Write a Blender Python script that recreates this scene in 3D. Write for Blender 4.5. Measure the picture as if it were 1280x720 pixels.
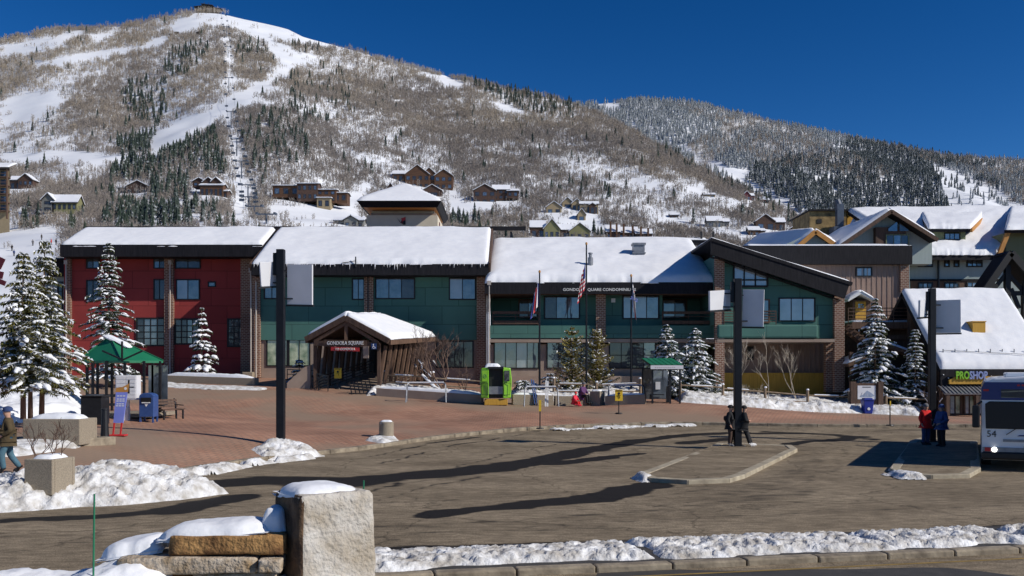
import bpy, bmesh, math, random
import numpy as np
from mathutils import Vector
for o in list(bpy.data.objects): bpy.data.objects.remove(o)
SC = bpy.context.scene; COL = SC.collection
R = math.radians
# ------------------------------------------------------------------ camera
F = 1200.0; HZ = 465.0; CZ = 3.1            # focal in photo pixels, horizon row, eye height
cd = bpy.data.cameras.new('camera'); cam = bpy.data.objects.new('camera', cd); COL.objects.link(cam)
cam.location = (0, 0, CZ); cam.rotation_euler = (R(90), 0, 0)
cd.sensor_width = 36; cd.lens = 36*F/1280; cd.shift_y = (HZ-360)/1280
cd.clip_start = 0.1; cd.clip_end = 20000
SC.camera = cam
# ------------------------------------------------------------------ sky, sun
SUN_EL = 34.0; SUN_AZ = 111.0               # azimuth clockwise from +Y
w = bpy.data.worlds.new('World'); SC.world = w; w.use_nodes = True
nt = w.node_tree; bgn = nt.nodes['Background']
sky = nt.nodes.new('ShaderNodeTexSky'); sky.sky_type = 'NISHITA'; sky.sun_disc = False
sky.sun_elevation = R(SUN_EL); sky.sun_rotation = R(SUN_AZ)
sky.altitude = 2600; sky.air_density = 1.0; sky.dust_density = 0.1; sky.ozone_density = 3.0
gam = nt.nodes.new('ShaderNodeGamma'); gam.inputs[1].default_value = 1.35
hsv = nt.nodes.new('ShaderNodeHueSaturation'); hsv.inputs['Saturation'].default_value = 1.2; hsv.inputs['Hue'].default_value = .504
nt.links.new(sky.outputs[0], gam.inputs[0]); nt.links.new(gam.outputs[0], hsv.inputs['Color'])
nt.links.new(hsv.outputs[0], bgn.inputs[0]); bgn.inputs[1].default_value = 0.048
sl = bpy.data.lights.new('sun', 'SUN'); sl.energy = 4.0; sl.angle = R(0.53); sl.color = (1.0, 0.94, 0.85)
so = bpy.data.objects.new('sun', sl); COL.objects.link(so)
SDIR = Vector((math.sin(R(SUN_AZ))*math.cos(R(SUN_EL)), math.cos(R(SUN_AZ))*math.cos(R(SUN_EL)), math.sin(R(SUN_EL))))
so.rotation_euler = SDIR.to_track_quat('Z', 'Y').to_euler(); so.location = SDIR*60
vs = SC.view_settings; vs.view_transform = 'Standard'; vs.look = 'None'; vs.gamma = 1; vs.exposure = 0.08; vs.use_curve_mapping = False
# ------------------------------------------------------------------ helpers
def at(px, py, Y): return ((px-640)*Y/F, Y, CZ+(HZ-py)*Y/F)
def X_(px, Y): return (px-640)*Y/F
def Z_(py, Y): return CZ+(HZ-py)*Y/F
org = {}
def tag(o, label=None, cat=None, group=None, kind=None):
    if label: o['label'] = label
    if cat: o['category'] = cat
    if group: o['group'] = group
    if kind: o['kind'] = kind
    return o
def thing(name, label, cat, loc=(0,0,0), group=None, local=False):
    o = bpy.data.objects.new(name, None); COL.objects.link(o); o.location = loc; o.empty_display_size = .3
    org[o.name] = Vector((0,0,0)) if local else Vector(loc)
    return tag(o, label, cat, group)
def copy_tree(o, parent=None):
    c = o.copy(); COL.objects.link(c); c.parent = parent
    for ch in list(o.children): copy_tree(ch, c)
    return c
class B:
    """mesh builder"""
    def __init__(s): s.v = []; s.f = []; s.m = []; s.cur = 0
    def add(s, vs, fs):
        n = len(s.v); s.v += [tuple(p) for p in vs]
        for f in fs: s.f.append(tuple(i+n for i in f)); s.m.append(s.cur)
        return s
    def box(s, x0, y0, z0, x1, y1, z1):
        if x0 > x1: x0, x1 = x1, x0
        if y0 > y1: y0, y1 = y1, y0
        if z0 > z1: z0, z1 = z1, z0
        return s.add([(x0,y0,z0),(x1,y0,z0),(x1,y1,z0),(x0,y1,z0),(x0,y0,z1),(x1,y0,z1),(x1,y1,z1),(x0,y1,z1)],
              [(0,3,2,1),(4,5,6,7),(0,1,5,4),(1,2,6,5),(2,3,7,6),(3,0,4,7)])
    def obox(s, c, size, rot=(0,0,0)):
        from mathutils import Euler
        M = Euler(rot).to_matrix(); a, b, d = size[0]/2, size[1]/2, size[2]/2
        vs = [Vector(c)+M@Vector((x*a,y*b,z*d)) for z in (-1,1) for x,y in ((-1,-1),(1,-1),(1,1),(-1,1))]
        return s.add(vs, [(0,3,2,1),(4,5,6,7),(0,1,5,4),(1,2,6,5),(2,3,7,6),(3,0,4,7)])
    def bar(s, p0, p1, w, h=None, up=(0,0,1)):
        p0 = Vector(p0); p1 = Vector(p1); h = h or w; d = (p1-p0).normalized(); u = Vector(up)
        if abs(d.dot(u)) > .98: u = Vector((0,1,0))
        a = d.cross(u).normalized()*w/2; b = a.cross(d).normalized()*h/2
        return s.add([p0-a-b,p0+a-b,p0+a+b,p0-a+b,p1-a-b,p1+a-b,p1+a+b,p1-a+b],
              [(0,3,2,1),(4,5,6,7),(0,1,5,4),(1,2,6,5),(2,3,7,6),(3,0,4,7)])
    def cyl(s, p0, p1, r0, r1=None, n=10, caps=True):
        p0 = Vector(p0); p1 = Vector(p1); r1 = r0 if r1 is None else r1; d = (p1-p0).normalized()
        u = Vector((0,0,1)) if abs(d.z) < .95 else Vector((1,0,0)); a = d.cross(u).normalized(); b = d.cross(a)
        vs = []
        for p, r in ((p0,r0),(p1,r1)):
            for i in range(n):
                t = 2*math.pi*i/n; vs.append(p+(a*math.cos(t)+b*math.sin(t))*r)
        fs = [(i,(i+1)%n,n+(i+1)%n,n+i) for i in range(n)]
        if caps: fs += [tuple(range(n))[::-1], tuple(range(n,2*n))]
        return s.add(vs, fs)
    def tube(s, pts, r, n=6):
        for a, b in zip(pts[:-1], pts[1:]): s.cyl(a, b, r, r, n)
        return s
    def prism(s, poly, y0, y1):
        """polygon of (x,z) extruded along y"""
        n = len(poly)
        return s.add([(x,y0,z) for x,z in poly]+[(x,y1,z) for x,z in poly],
              [tuple(range(n))[::-1], tuple(range(n,2*n))]+[(i,(i+1)%n,n+(i+1)%n,n+i) for i in range(n)])
    def prismz(s, poly, z0, z1):
        n = len(poly)
        return s.add([(x,y,z0) for x,y in poly]+[(x,y,z1) for x,y in poly],
              [tuple(range(n))[::-1], tuple(range(n,2*n))]+[(i,(i+1)%n,n+(i+1)%n,n+i) for i in range(n)])
    def slab(s, quad, t):
        """4 corners, extruded down by t"""
        q = [Vector(p) for p in quad]; nrm = (q[1]-q[0]).cross(q[3]-q[0]).normalized()
        if nrm.z < 0: nrm = -nrm
        return s.add(q+[p-nrm*t for p in q], [(0,1,2,3),(7,6,5,4),(0,4,5,1),(1,5,6,2),(2,6,7,3),(3,7,4,0)])
    def obj(s, name, mat, parent=None, bevel=0, smooth=False):
        me = bpy.data.meshes.new(name); off = Vector((0,0,0))
        if parent is not None: off = org[parent.name]
        me.from_pydata([(a-off.x, b-off.y, c-off.z) for a,b,c in s.v], [], s.f); me.update()
        bm = bmesh.new(); bm.from_mesh(me); bmesh.ops.recalc_face_normals(bm, faces=bm.faces); bm.to_mesh(me); bm.free()
        o = bpy.data.objects.new(name, me); COL.objects.link(o)
        mats = mat if isinstance(mat, (list,tuple)) else [mat]
        for m in mats: me.materials.append(M[m] if isinstance(m, str) else m)
        if len(mats) > 1: me.polygons.foreach_set('material_index', s.m)
        if smooth: me.polygons.foreach_set('use_smooth', [True]*len(me.polygons))
        if parent is not None: o.parent = parent
        org[o.name] = off
        if bevel:
            bv = o.modifiers.new('bevel', 'BEVEL'); bv.width = bevel; bv.segments = 2; bv.limit_method = 'ANGLE'
        return o
def mesh_np(name, V, Fq, mat, parent=None, smooth=False, attrs=None):
    """V (n,3), Fq (m,3|4) numpy -> object, fast"""
    me = bpy.data.meshes.new(name); V = np.asarray(V, np.float32); Fq = np.asarray(Fq, np.int32)
    if parent is not None: V = V-np.array(org[parent.name], np.float32)
    k = Fq.shape[1]; m = len(Fq)
    me.vertices.add(len(V)); me.vertices.foreach_set('co', V.ravel())
    me.loops.add(m*k); me.loops.foreach_set('vertex_index', Fq.ravel())
    me.polygons.add(m); me.polygons.foreach_set('loop_start', np.arange(0, m*k, k, dtype=np.int32))
    me.polygons.foreach_set('loop_total', np.full(m, k, np.int32))
    if smooth: me.polygons.foreach_set('use_smooth', np.ones(m, bool))
    for nm, a in (attrs or {}).items():
        at_ = me.attributes.new(nm, 'FLOAT', 'POINT'); at_.data.foreach_set('value', np.asarray(a, np.float32))
    me.update(calc_edges=True); me.validate()
    o = bpy.data.objects.new(name, me); COL.objects.link(o)
    me.materials.append(M[mat] if isinstance(mat, str) else mat)
    if parent is not None: o.parent = parent; org[o.name] = org[parent.name]
    else: org[o.name] = Vector((0,0,0))
    return o
def _h(i, j, s):
    n = (i.astype(np.int64)*374761393 + j.astype(np.int64)*668265263 + s*1442695041) & 0xffffffff
    n = ((n ^ (n >> 13))*1274126177) & 0xffffffff
    return ((n ^ (n >> 16)) & 0xffff)/65535.0
def vnoise(x, y, s=0):
    x = np.asarray(x, float); y = np.asarray(y, float)
    i = np.floor(x); j = np.floor(y); fx = x-i; fy = y-j; fx = fx*fx*(3-2*fx); fy = fy*fy*(3-2*fy)
    a = _h(i,j,s); b = _h(i+1,j,s); c = _h(i,j+1,s); d = _h(i+1,j+1,s)
    return (a*(1-fx)+b*fx)*(1-fy)+(c*(1-fx)+d*fx)*fy
def fbm(x, y, o=4, s=0, g=.5):
    t = 0; a = 1; n = 0
    for k in range(o): t = t+a*vnoise(np.asarray(x)*2**k, np.asarray(y)*2**k, s+k*17); n += a; a *= g
    return t/n
def sstep(a, b, x): t = np.clip((np.asarray(x, float)-a)/(b-a), 0, 1); return t*t*(3-2*t)
def inpoly(px, py, poly):
    px = np.asarray(px); py = np.asarray(py); c = np.zeros(px.shape, bool); n = len(poly)
    for i in range(n):
        x0,y0 = poly[i]; x1,y1 = poly[(i+1)%n]
        if y0 == y1: continue
        k = ((y0 > py) != (y1 > py)) & (px < (x1-x0)*(py-y0)/(y1-y0)+x0); c ^= k
    return c
def dpoly(x, y, pts, closed=False):
    """distance to a polyline"""
    x = np.asarray(x, float); y = np.asarray(y, float); d = np.full(x.shape, 1e9); n = len(pts)
    for i in range(n if closed else n-1):
        ax,ay = pts[i]; bx,by = pts[(i+1)%n]; L = (bx-ax)**2+(by-ay)**2+1e-9
        t = np.clip(((x-ax)*(bx-ax)+(y-ay)*(by-ay))/L, 0, 1)
        d = np.minimum(d, np.hypot(x-ax-t*(bx-ax), y-ay-t*(by-ay)))
    return d
def gridfaces(nx, ny):
    i = np.arange(nx-1)[None,:]+np.arange(ny-1)[:,None]*nx; i = i.ravel()
    return np.stack([i, i+1, i+nx+1, i+nx], 1)
# ------------------------------------------------------------------ materials
M = {}
def pm(name, c1, c2=None, scale=6, rough=.8, bump=0, bscale=None, metal=0, spec=.5, detail=4, stretch=None, coat=0):
    m = bpy.data.materials.new(name); m.use_nodes = True; t = m.node_tree; b = t.nodes['Principled BSDF']
    b.inputs['Roughness'].default_value = rough; b.inputs['Metallic'].default_value = metal
    b.inputs['Specular IOR Level'].default_value = spec; b.inputs['Coat Weight'].default_value = coat
    tc = t.nodes.new('ShaderNodeTexCoord'); mp = t.nodes.new('ShaderNodeMapping'); t.links.new(tc.outputs['Object'], mp.inputs[0])
    if stretch: mp.inputs['Scale'].default_value = stretch
    if c2:
        n = t.nodes.new('ShaderNodeTexNoise'); n.inputs['Scale'].default_value = scale; n.inputs['Detail'].default_value = detail
        t.links.new(mp.outputs[0], n.inputs['Vector'])
        r = t.nodes.new('ShaderNodeValToRGB'); r.color_ramp.elements[0].position = .32; r.color_ramp.elements[1].position = .68
        r.color_ramp.elements[0].color = (*c1,1); r.color_ramp.elements[1].color = (*c2,1)
        t.links.new(n.outputs[0], r.inputs[0]); t.links.new(r.outputs[0], b.inputs['Base Color'])
    else: b.inputs['Base Color'].default_value = (*c1,1)
    if bump:
        n2 = t.nodes.new('ShaderNodeTexNoise'); n2.inputs['Scale'].default_value = bscale or scale*3; n2.inputs['Detail'].default_value = 5
        t.links.new(mp.outputs[0], n2.inputs['Vector'])
        bp = t.nodes.new('ShaderNodeBump'); bp.inputs['Strength'].default_value = bump; bp.inputs['Distance'].default_value = .05
        t.links.new(n2.outputs[0], bp.inputs['Height']); t.links.new(bp.outputs[0], b.inputs['Normal'])
    M[name] = m; return m
def brickmat(name, c1, c2, mortar, w_, h_, axes='xz', ms=.012, extra=None, ang=0, rough=.85, var=(.68,1.2)):
    m = bpy.data.materials.new(name); m.use_nodes = True; t = m.node_tree; b = t.nodes['Principled BSDF']; L = t.links.new
    tc = t.nodes.new('ShaderNodeTexCoord'); mp = t.nodes.new('ShaderNodeMapping'); L(tc.outputs['Object'], mp.inputs[0])
    if axes == 'xz': mp.inputs['Rotation'].default_value = (R(-90), 0, 0)
    else: mp.inputs['Rotation'].default_value = (0, 0, ang)
    br = t.nodes.new('ShaderNodeTexBrick'); L(mp.outputs[0], br.inputs['Vector'])
    br.inputs['Scale'].default_value = 1; br.inputs['Brick Width'].default_value = w_; br.inputs['Row Height'].default_value = h_
    br.inputs['Mortar Size'].default_value = ms; br.inputs['Color1'].default_value = (*c1,1); br.inputs['Color2'].default_value = (*c2,1)
    br.inputs['Mortar'].default_value = (*mortar,1); br.inputs['Bias'].default_value = -.1
    n = t.nodes.new('ShaderNodeTexNoise'); n.inputs['Scale'].default_value = .35; n.inputs['Detail'].default_value = 6; L(tc.outputs['Object'], n.inputs['Vector'])
    mr = t.nodes.new('ShaderNodeMapRange'); mr.inputs['From Min'].default_value = .3; mr.inputs['From Max'].default_value = .7
    mr.inputs['To Min'].default_value = var[0]; mr.inputs['To Max'].default_value = var[1]; L(n.outputs[0], mr.inputs[0])
    mx = t.nodes.new('ShaderNodeMix'); mx.data_type = 'RGBA'; mx.blend_type = 'MULTIPLY'; mx.inputs[0].default_value = 1
    L(br.outputs['Color'], mx.inputs[6]); L(mr.outputs[0], mx.inputs[7]); out = mx.outputs[2]
    if extra: out = extra(t, L, out, tc)
    L(out, b.inputs['Base Color']); b.inputs['Roughness'].default_value = rough
    bp = t.nodes.new('ShaderNodeBump'); bp.inputs['Strength'].default_value = .5; bp.inputs['Distance'].default_value = .01; bp.invert = True
    L(br.outputs['Fac'], bp.inputs['Height']); L(bp.outputs[0], b.inputs['Normal'])
    M[name] = m; return m
def glassmat(name, dark, refl, c2=None, scale=.6):
    m = pm(name, dark, c2, scale=scale, rough=.5, detail=6); t = m.node_tree; b = t.nodes['Principled BSDF']; L = t.links.new
    g = t.nodes.new('ShaderNodeBsdfGlossy'); g.inputs['Roughness'].default_value = .03; g.inputs['Color'].default_value = (.85,.92,1,1)
    n = t.nodes.new('ShaderNodeTexNoise'); n.inputs['Scale'].default_value = .9
    bp = t.nodes.new('ShaderNodeBump'); bp.inputs['Strength'].default_value = .25; bp.inputs['Distance'].default_value = .03; L(n.outputs[0], bp.inputs['Height']); L(bp.outputs[0], g.inputs['Normal'])
    x = t.nodes.new('ShaderNodeMixShader'); x.inputs[0].default_value = refl
    L(b.outputs[0], x.inputs[1]); L(g.outputs[0], x.inputs[2]); L(x.outputs[0], t.nodes['Material Output'].inputs[0]); return m
def attrmat(name, stops, attr='tint', rough=.9, snow=None, inst=False):
    """colour ramp over a per-point attribute; snow=(threshold, softness) whitens faces that look up"""
    m = bpy.data.materials.new(name); m.use_nodes = True; t = m.node_tree; b = t.nodes['Principled BSDF']; L = t.links.new
    a = t.nodes.new('ShaderNodeAttribute'); a.attribute_name = attr
    if inst: a.attribute_type = 'INSTANCER'
    r = t.nodes.new('ShaderNodeValToRGB'); e = r.color_ramp.elements
    while len(e) < len(stops): e.new(.5)
    for k, (p, c) in enumerate(stops): e[k].position = p; e[k].color = (*c,1)
    L(a.outputs['Fac'], r.inputs[0]); out = r.outputs[0]
    if snow:
        g = t.nodes.new('ShaderNodeNewGeometry'); sp = t.nodes.new('ShaderNodeSeparateXYZ'); L(g.outputs['True Normal'], sp.inputs[0])
        ab = t.nodes.new('ShaderNodeMath'); ab.operation = 'ABSOLUTE'; L(sp.outputs[2], ab.inputs[0])
        n = t.nodes.new('ShaderNodeTexNoise'); n.inputs['Scale'].default_value = snow[2]; L(g.outputs['Position'], n.inputs['Vector'])
        ad = t.nodes.new('ShaderNodeMath'); ad.operation = 'ADD'; L(ab.outputs[0], ad.inputs[0]); L(n.outputs[0], ad.inputs[1])
        mr = t.nodes.new('ShaderNodeMapRange'); L(ad.outputs[0], mr.inputs[0]); mr.inputs['From Min'].default_value = snow[0]; mr.inputs['From Max'].default_value = snow[0]+snow[1]
        mx = t.nodes.new('ShaderNodeMix'); mx.data_type = 'RGBA'; L(mr.outputs[0], mx.inputs[0]); L(out, mx.inputs[6]); mx.inputs[7].default_value = (.72,.75,.8,1); out = mx.outputs[2]
    L(out, b.inputs['Base Color']); b.inputs['Roughness'].default_value = rough; b.inputs['Specular IOR Level'].default_value = .2
    M[name] = m; return m
pm('snow', (.80,.82,.86), (.87,.88,.90), scale=2.5, rough=.6, bump=.25, bscale=9, spec=.3)
pm('snow_rough', (.42,.39,.345), (.87,.88,.89), scale=3.2, rough=.7, bump=1., bscale=11, spec=.25, detail=9)
pm('snow_hill', (.74,.77,.82), (.86,.88,.91), scale=.03, rough=.7, bump=.4, bscale=.25, spec=.2)
pm('dark_trim', (.009,.009,.012), (.020,.019,.023), scale=3, rough=.7, stretch=(4,4,.4), bump=.2, spec=.2)
pm('tan_wall', (.30,.225,.175), (.37,.285,.225), scale=1.2, rough=.85, bump=.1, bscale=25)
pm('brown_plank', (.26,.175,.135), (.35,.245,.195), scale=2, rough=.8, stretch=(5,5,.4), bump=.15)
pm('yellow_wood', (.5,.27,.03), (.64,.36,.05), scale=2, rough=.7, stretch=(5,5,.4))
pm('dark_wood', (.065,.038,.026), (.125,.072,.048), scale=3, rough=.8, stretch=(3,3,.6), bump=.2)
pm('mid_wood', (.085,.048,.03), (.16,.092,.058), scale=3, rough=.8, stretch=(3,3,.6), bump=.2)
pm('fence_wood', (.20,.14,.09), (.34,.25,.17), scale=4, rough=.9, bump=.3)
pm('sage_wall', (.33,.40,.385), (.38,.45,.43), scale=1, rough=.85, stretch=(6,6,.3), bump=.1)
pm('olive_wall', (.15,.18,.10), (.18,.21,.12), scale=1, rough=.85, stretch=(6,6,.3))
pm('orange_trim', (.45,.20,.04), (.55,.26,.06), scale=3, rough=.7)
pm('beige_wall', (.60,.53,.41), (.66,.59,.46), scale=1, rough=.9, bump=.1, bscale=20)
pm('stone_wall', (.16,.11,.05), (.40,.28,.12), scale=1.6, rough=.9, bump=.5)
pm('black_metal', (.012,.012,.014), (.02,.02,.023), scale=5, rough=.45, metal=.2)
pm('pole_paint', (.005,.006,.009), (.010,.011,.015), scale=4, rough=.45, spec=.3)
pm('grey_metal', (.22,.23,.25), (.32,.33,.35), scale=4, rough=.5, metal=.5)
pm('pale_pipe', (.42,.37,.32), (.50,.45,.40), scale=2, rough=.5)
pm('white_panel', (.70,.70,.72), (.76,.76,.78), scale=2, rough=.45)
pm('white_paint', (.78,.78,.76)); pm('red_paint', (.55,.03,.03), rough=.5); pm('yellow_paint', (.72,.46,.02), (.8,.55,.03), rough=.5)
pm('blue_paint', (.03,.07,.22), (.04,.09,.26), rough=.4); pm('text_grey', (.55,.52,.52)); pm('black', (.008,.008,.009), rough=.6)
pm('lime', (.22,.52,.02), (.26,.58,.03), scale=2, rough=.35, coat=.3); pm('green_metal', (.012,.16,.075), (.018,.19,.09), scale=1.5, rough=.45)
pm('sign_blue', (.20,.24,.66), (.24,.28,.72), scale=2, rough=.5); pm('maroon', (.10,.012,.02), rough=.6)
pm('concrete', (.24,.20,.15), (.36,.30,.22), scale=30, rough=.9, bump=.4, bscale=60, detail=6)
pm('kerb_stone', (.15,.12,.085), (.36,.30,.215), scale=3, rough=.9, bump=.4, detail=8)
pm('granite', (.36,.30,.22), (.60,.57,.52), scale=2.2, rough=.9, bump=1, bscale=14, detail=9)
pm('ledge_stone', (.09,.035,.010), (.48,.27,.10), scale=4, rough=.9, bump=.9, bscale=18, detail=8)
pm('ledge_pale', (.28,.19,.10), (.60,.52,.42), scale=5, rough=.9, bump=.9, bscale=18, detail=8)
pm('bark', (.10,.06,.04), (.22,.15,.11), scale=6, rough=.95, bump=.6, stretch=(3,3,.5))
pm('twig', (.10,.06,.045), (.17,.11,.08), scale=6, rough=.9); pm('pale_bark', (.42,.36,.28), (.55,.48,.38), scale=6, rough=.9)
attrmat('needles', [(0,(.028,.050,.030)),(.5,(.070,.090,.034)),(1,(.19,.165,.045))], rough=.8)
attrmat('needles_pine', [(0,(.08,.085,.02)),(.5,(.16,.145,.035)),(1,(.28,.23,.07))], rough=.8)
attrmat('needles_far', [(0,(.020,.034,.034)),(.6,(.042,.058,.045)),(1,(.085,.095,.075))], rough=.9, snow=(.52,.55,.9), inst=True)
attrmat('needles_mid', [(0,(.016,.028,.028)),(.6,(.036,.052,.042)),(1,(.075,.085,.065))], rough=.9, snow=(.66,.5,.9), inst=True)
attrmat('needles_near', [(0,(.016,.028,.026)),(.6,(.034,.050,.036)),(1,(.070,.080,.055))], rough=.9, snow=(.80,.5,.9), inst=True)
M['needles_hill'] = attrmat('needles_hill', [(0,(.020,.034,.034)),(.6,(.042,.058,.045)),(1,(.085,.095,.075))], rough=.9, snow=(.78,.5,.9))
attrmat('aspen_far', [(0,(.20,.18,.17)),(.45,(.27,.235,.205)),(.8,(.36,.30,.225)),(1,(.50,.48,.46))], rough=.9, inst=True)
brickmat('brick', (.17,.075,.045), (.24,.115,.07), (.42,.33,.26), .30, .13, 'xz', .02)
brickmat('red_wall', (.28,.034,.031), (.32,.043,.038), (.19,.022,.02), 2.44, 1.35, 'xz', .03, var=(.84,1.12))
brickmat('green_wall', (.062,.165,.137), (.072,.188,.155), (.04,.11,.09), 2.44, 1.35, 'xz', .03, var=(.84,1.12))
glassmat('glass_dark', (.006,.007,.009), .07, (.05,.052,.055), 1.3)
glassmat('glass_refl_painted', (.012,.020,.034), .16, (.14,.17,.20), 1.1)  # pale noise in the pane colour imitates reflections and interiors
glassmat('glass_blind', (.20,.25,.28), .14, (.36,.40,.44), .7)
glassmat('glass_green_refl_painted', (.05,.10,.02), .12, (.58,.60,.40), 1.5)  # green-yellow reflection painted into the pane colour
pm('skin', (.52,.30,.21)); pm('asph_dark', (.035,.033,.031), (.055,.05,.046), scale=3, rough=.85, bump=.3, bscale=60)
def cloth(name, c, c2=None): return pm(name, c, c2 or tuple(k*1.4 for k in c), scale=9, rough=.9, bump=.3, bscale=12)
# ------------------------------------------------------------------ ground model
def zr(x, y): return .03*np.maximum(0, np.asarray(y, float)-38)**1.0
KERB = [(-60,6),(-30,15),(-16,19.6),(-11.6,21.3),(-10.3,22.4),(-9.9,24),(-10.2,26),(-10.25,27.8),(-9.5,31),(-8.2,34.4),(-6.2,37.3),(-4.6,40.2),(-2.8,43),(0,46),(2.5,47.9),(6.6,49.4),(9.3,49.8),(13,48.9),(16,48.4),(26,48.2),(60,49)]
_cp = [(12,592,25),(85,612,22),(70,555,30),(150,517,43.6),(351,557,35.4),(250,470,73.5),(440,487,61),(620,505,57),(740,506,58),(828,502,57),(1083,516,60),
       (1200,520,61),(720,487,69),(119,530,40),(1280,520,62),(1000,513,60),(480,520,52),(300,520,50)]
CP = [(X_(a,Y), Y, Z_(b,Y)) for a,b,Y in _cp]
CP += [(x,y,float(zr(x,y))+.13) for x,y in KERB[1:-1]]
CP += [(-70,80,3.2),(-40,110,2.8),(0,120,2.5),(60,80,1),(60,120,2.2),(-60,40,1.5)]
CP = np.array(CP); _S = 40.0
def _U(r2): return np.where(r2 > 1e-12, r2*np.log(np.maximum(r2,1e-12)), 0)
_n = len(CP); _A = np.zeros((_n+3,_n+3)); _P = np.c_[np.ones(_n), CP[:,:2]/_S]
_d2 = ((CP[:,None,:2]-CP[None,:,:2])**2).sum(2)/_S**2
_A[:_n,:_n] = _U(_d2)+np.eye(_n)*2e-4; _A[:_n,_n:] = _P; _A[_n:,:_n] = _P.T
_W = np.linalg.solve(_A, np.r_[CP[:,2], np.zeros(3)])
def zg(x, y):
    x = np.asarray(x, float); y = np.asarray(y, float); sh = x.shape; x = x.ravel(); y = y.ravel()
    d2 = ((x[:,None]-CP[None,:,0])**2+(y[:,None]-CP[None,:,1])**2)/_S**2
    r = _U(d2)@_W[:_n]+_W[_n]+_W[_n+1]*x/_S+_W[_n+2]*y/_S
    return r.reshape(sh) if sh else float(r[0])
def G(px, py, road=False):
    """where the view ray through a photo pixel meets the ground"""
    Y = np.arange(12, 110, .05); x = X_(px, Y); z = zr(x,Y) if road else zg(x,Y)
    k = np.argmin(np.abs(HZ-(z-CZ)*F/Y-py)); return float(x[k]), float(Y[k]), float(z[k])
def gz(x, y): return float(zg(x, y))
# ---- road
def rw(px, py): Y = F*CZ/(py-HZ); return (X_(px,Y), Y)
xs = np.arange(-34, 44, .2); ys = np.arange(11, 53, .2); gx, gy = np.meshgrid(xs, ys)
wx = gx+.9*(fbm(gx*.7,gy*.7,3,5)-.5); wy = gy+.9*(fbm(gx*.7,gy*.7,3,9)-.5)
wet_shade = np.zeros(gx.shape)
def stripe(pts, w0, w1, a, soft=.5):
    global wet_shade
    P = [rw(*p) for p in pts]
    for i in range(len(P)-1):
        t = i/max(1,len(P)-2); wd = w0+(w1-w0)*t; d = dpoly(wx, wy, P[i:i+2]); wet_shade = np.maximum(wet_shade, a*(1-sstep(wd*(1-soft), wd*(1+soft), d)))
stripe([(545,643),(640,634),(740,622),(820,607)], .45, .65, 1, .42)
stripe([(400,607),(480,598),(600,588),(680,575),(740,562),(800,554),(860,549),(930,547),(1010,548)], 1.0, .32, 1, .42)
stripe([(690,580),(760,572),(800,567)], .5, .35, .9, .3)
stripe([(255,606),(330,600),(420,604)], 1.1, 1.2, .85, .4)
stripe([(0,652),(90,648),(200,640),(300,622)], .3, .55, .9, .4)  # shadow band below the snow bank, painted into the mask
stripe([(440,640),(520,612),(600,596)], .10, .10, .55); stripe([(430,622),(540,594),(640,566),(720,552)], .10, .10, .55)
stripe([(470,580),(560,560),(650,549)], .09, .12, .6); stripe([(460,572),(540,557),(600,551)], .12, .2, .6)
stripe([(860,556),(910,553)], .5, .4, .9); stripe([(930,562),(1000,556),(1080,551)], .35, .4, .8)
stripe([(1000,560),(1010,585),(960,610),(900,622)], .9, .7, .36, .7); stripe([(760,640),(900,630),(1020,612)], .3, .5, .40)
stripe([(960,546),(1040,549),(1090,553)], .5, .5, .6); stripe([(470,668),(700,660),(900,655)], .12, .12, .35); stripe([(0,690),(160,684),(330,672)], .05, .06, .3)
stripe([(1100,545),(1180,544),(1280,545)], .4, .4, .45); stripe([(480,686),(700,682),(1000,672),(1280,660)], .3, .25, .75, .6)
for pts in ([(300,650),(500,606),(700,578),(900,556),(1100,547)],[(310,640),(500,600),(700,573),(880,553)],[(470,672),(700,655),(1000,640),(1280,632)],[(470,660),(700,646),(1000,632),(1280,624)],[(700,640),(860,628),(1000,610),(1040,585),(1060,560)],[(690,628),(850,618),(985,600),(1020,578),(1035,557)],[(1060,620),(1150,612),(1280,606)],[(0,672),(160,664),(330,652)],[(0,684),(160,676),(330,662)]): stripe(pts, .13, .13, .42, .8)
wet_shade *= .8+.4*fbm(gx*1.3, gy*4, 4, 3)
trk = sstep(.48, .8, fbm(gx*.22+gy*.15, gy*1.7-gx*.12, 5, 31, .6))*.34; wet_shade = np.clip(np.maximum(wet_shade, trk), 0, 1)
z = zr(gx, gy)+.03*(fbm(gx*.25,gy*.25,2,77)-.5)
z = z-.25*(1-sstep(-1,.2, dpoly(gx,gy,[(0,0),(0,1)])))
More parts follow.
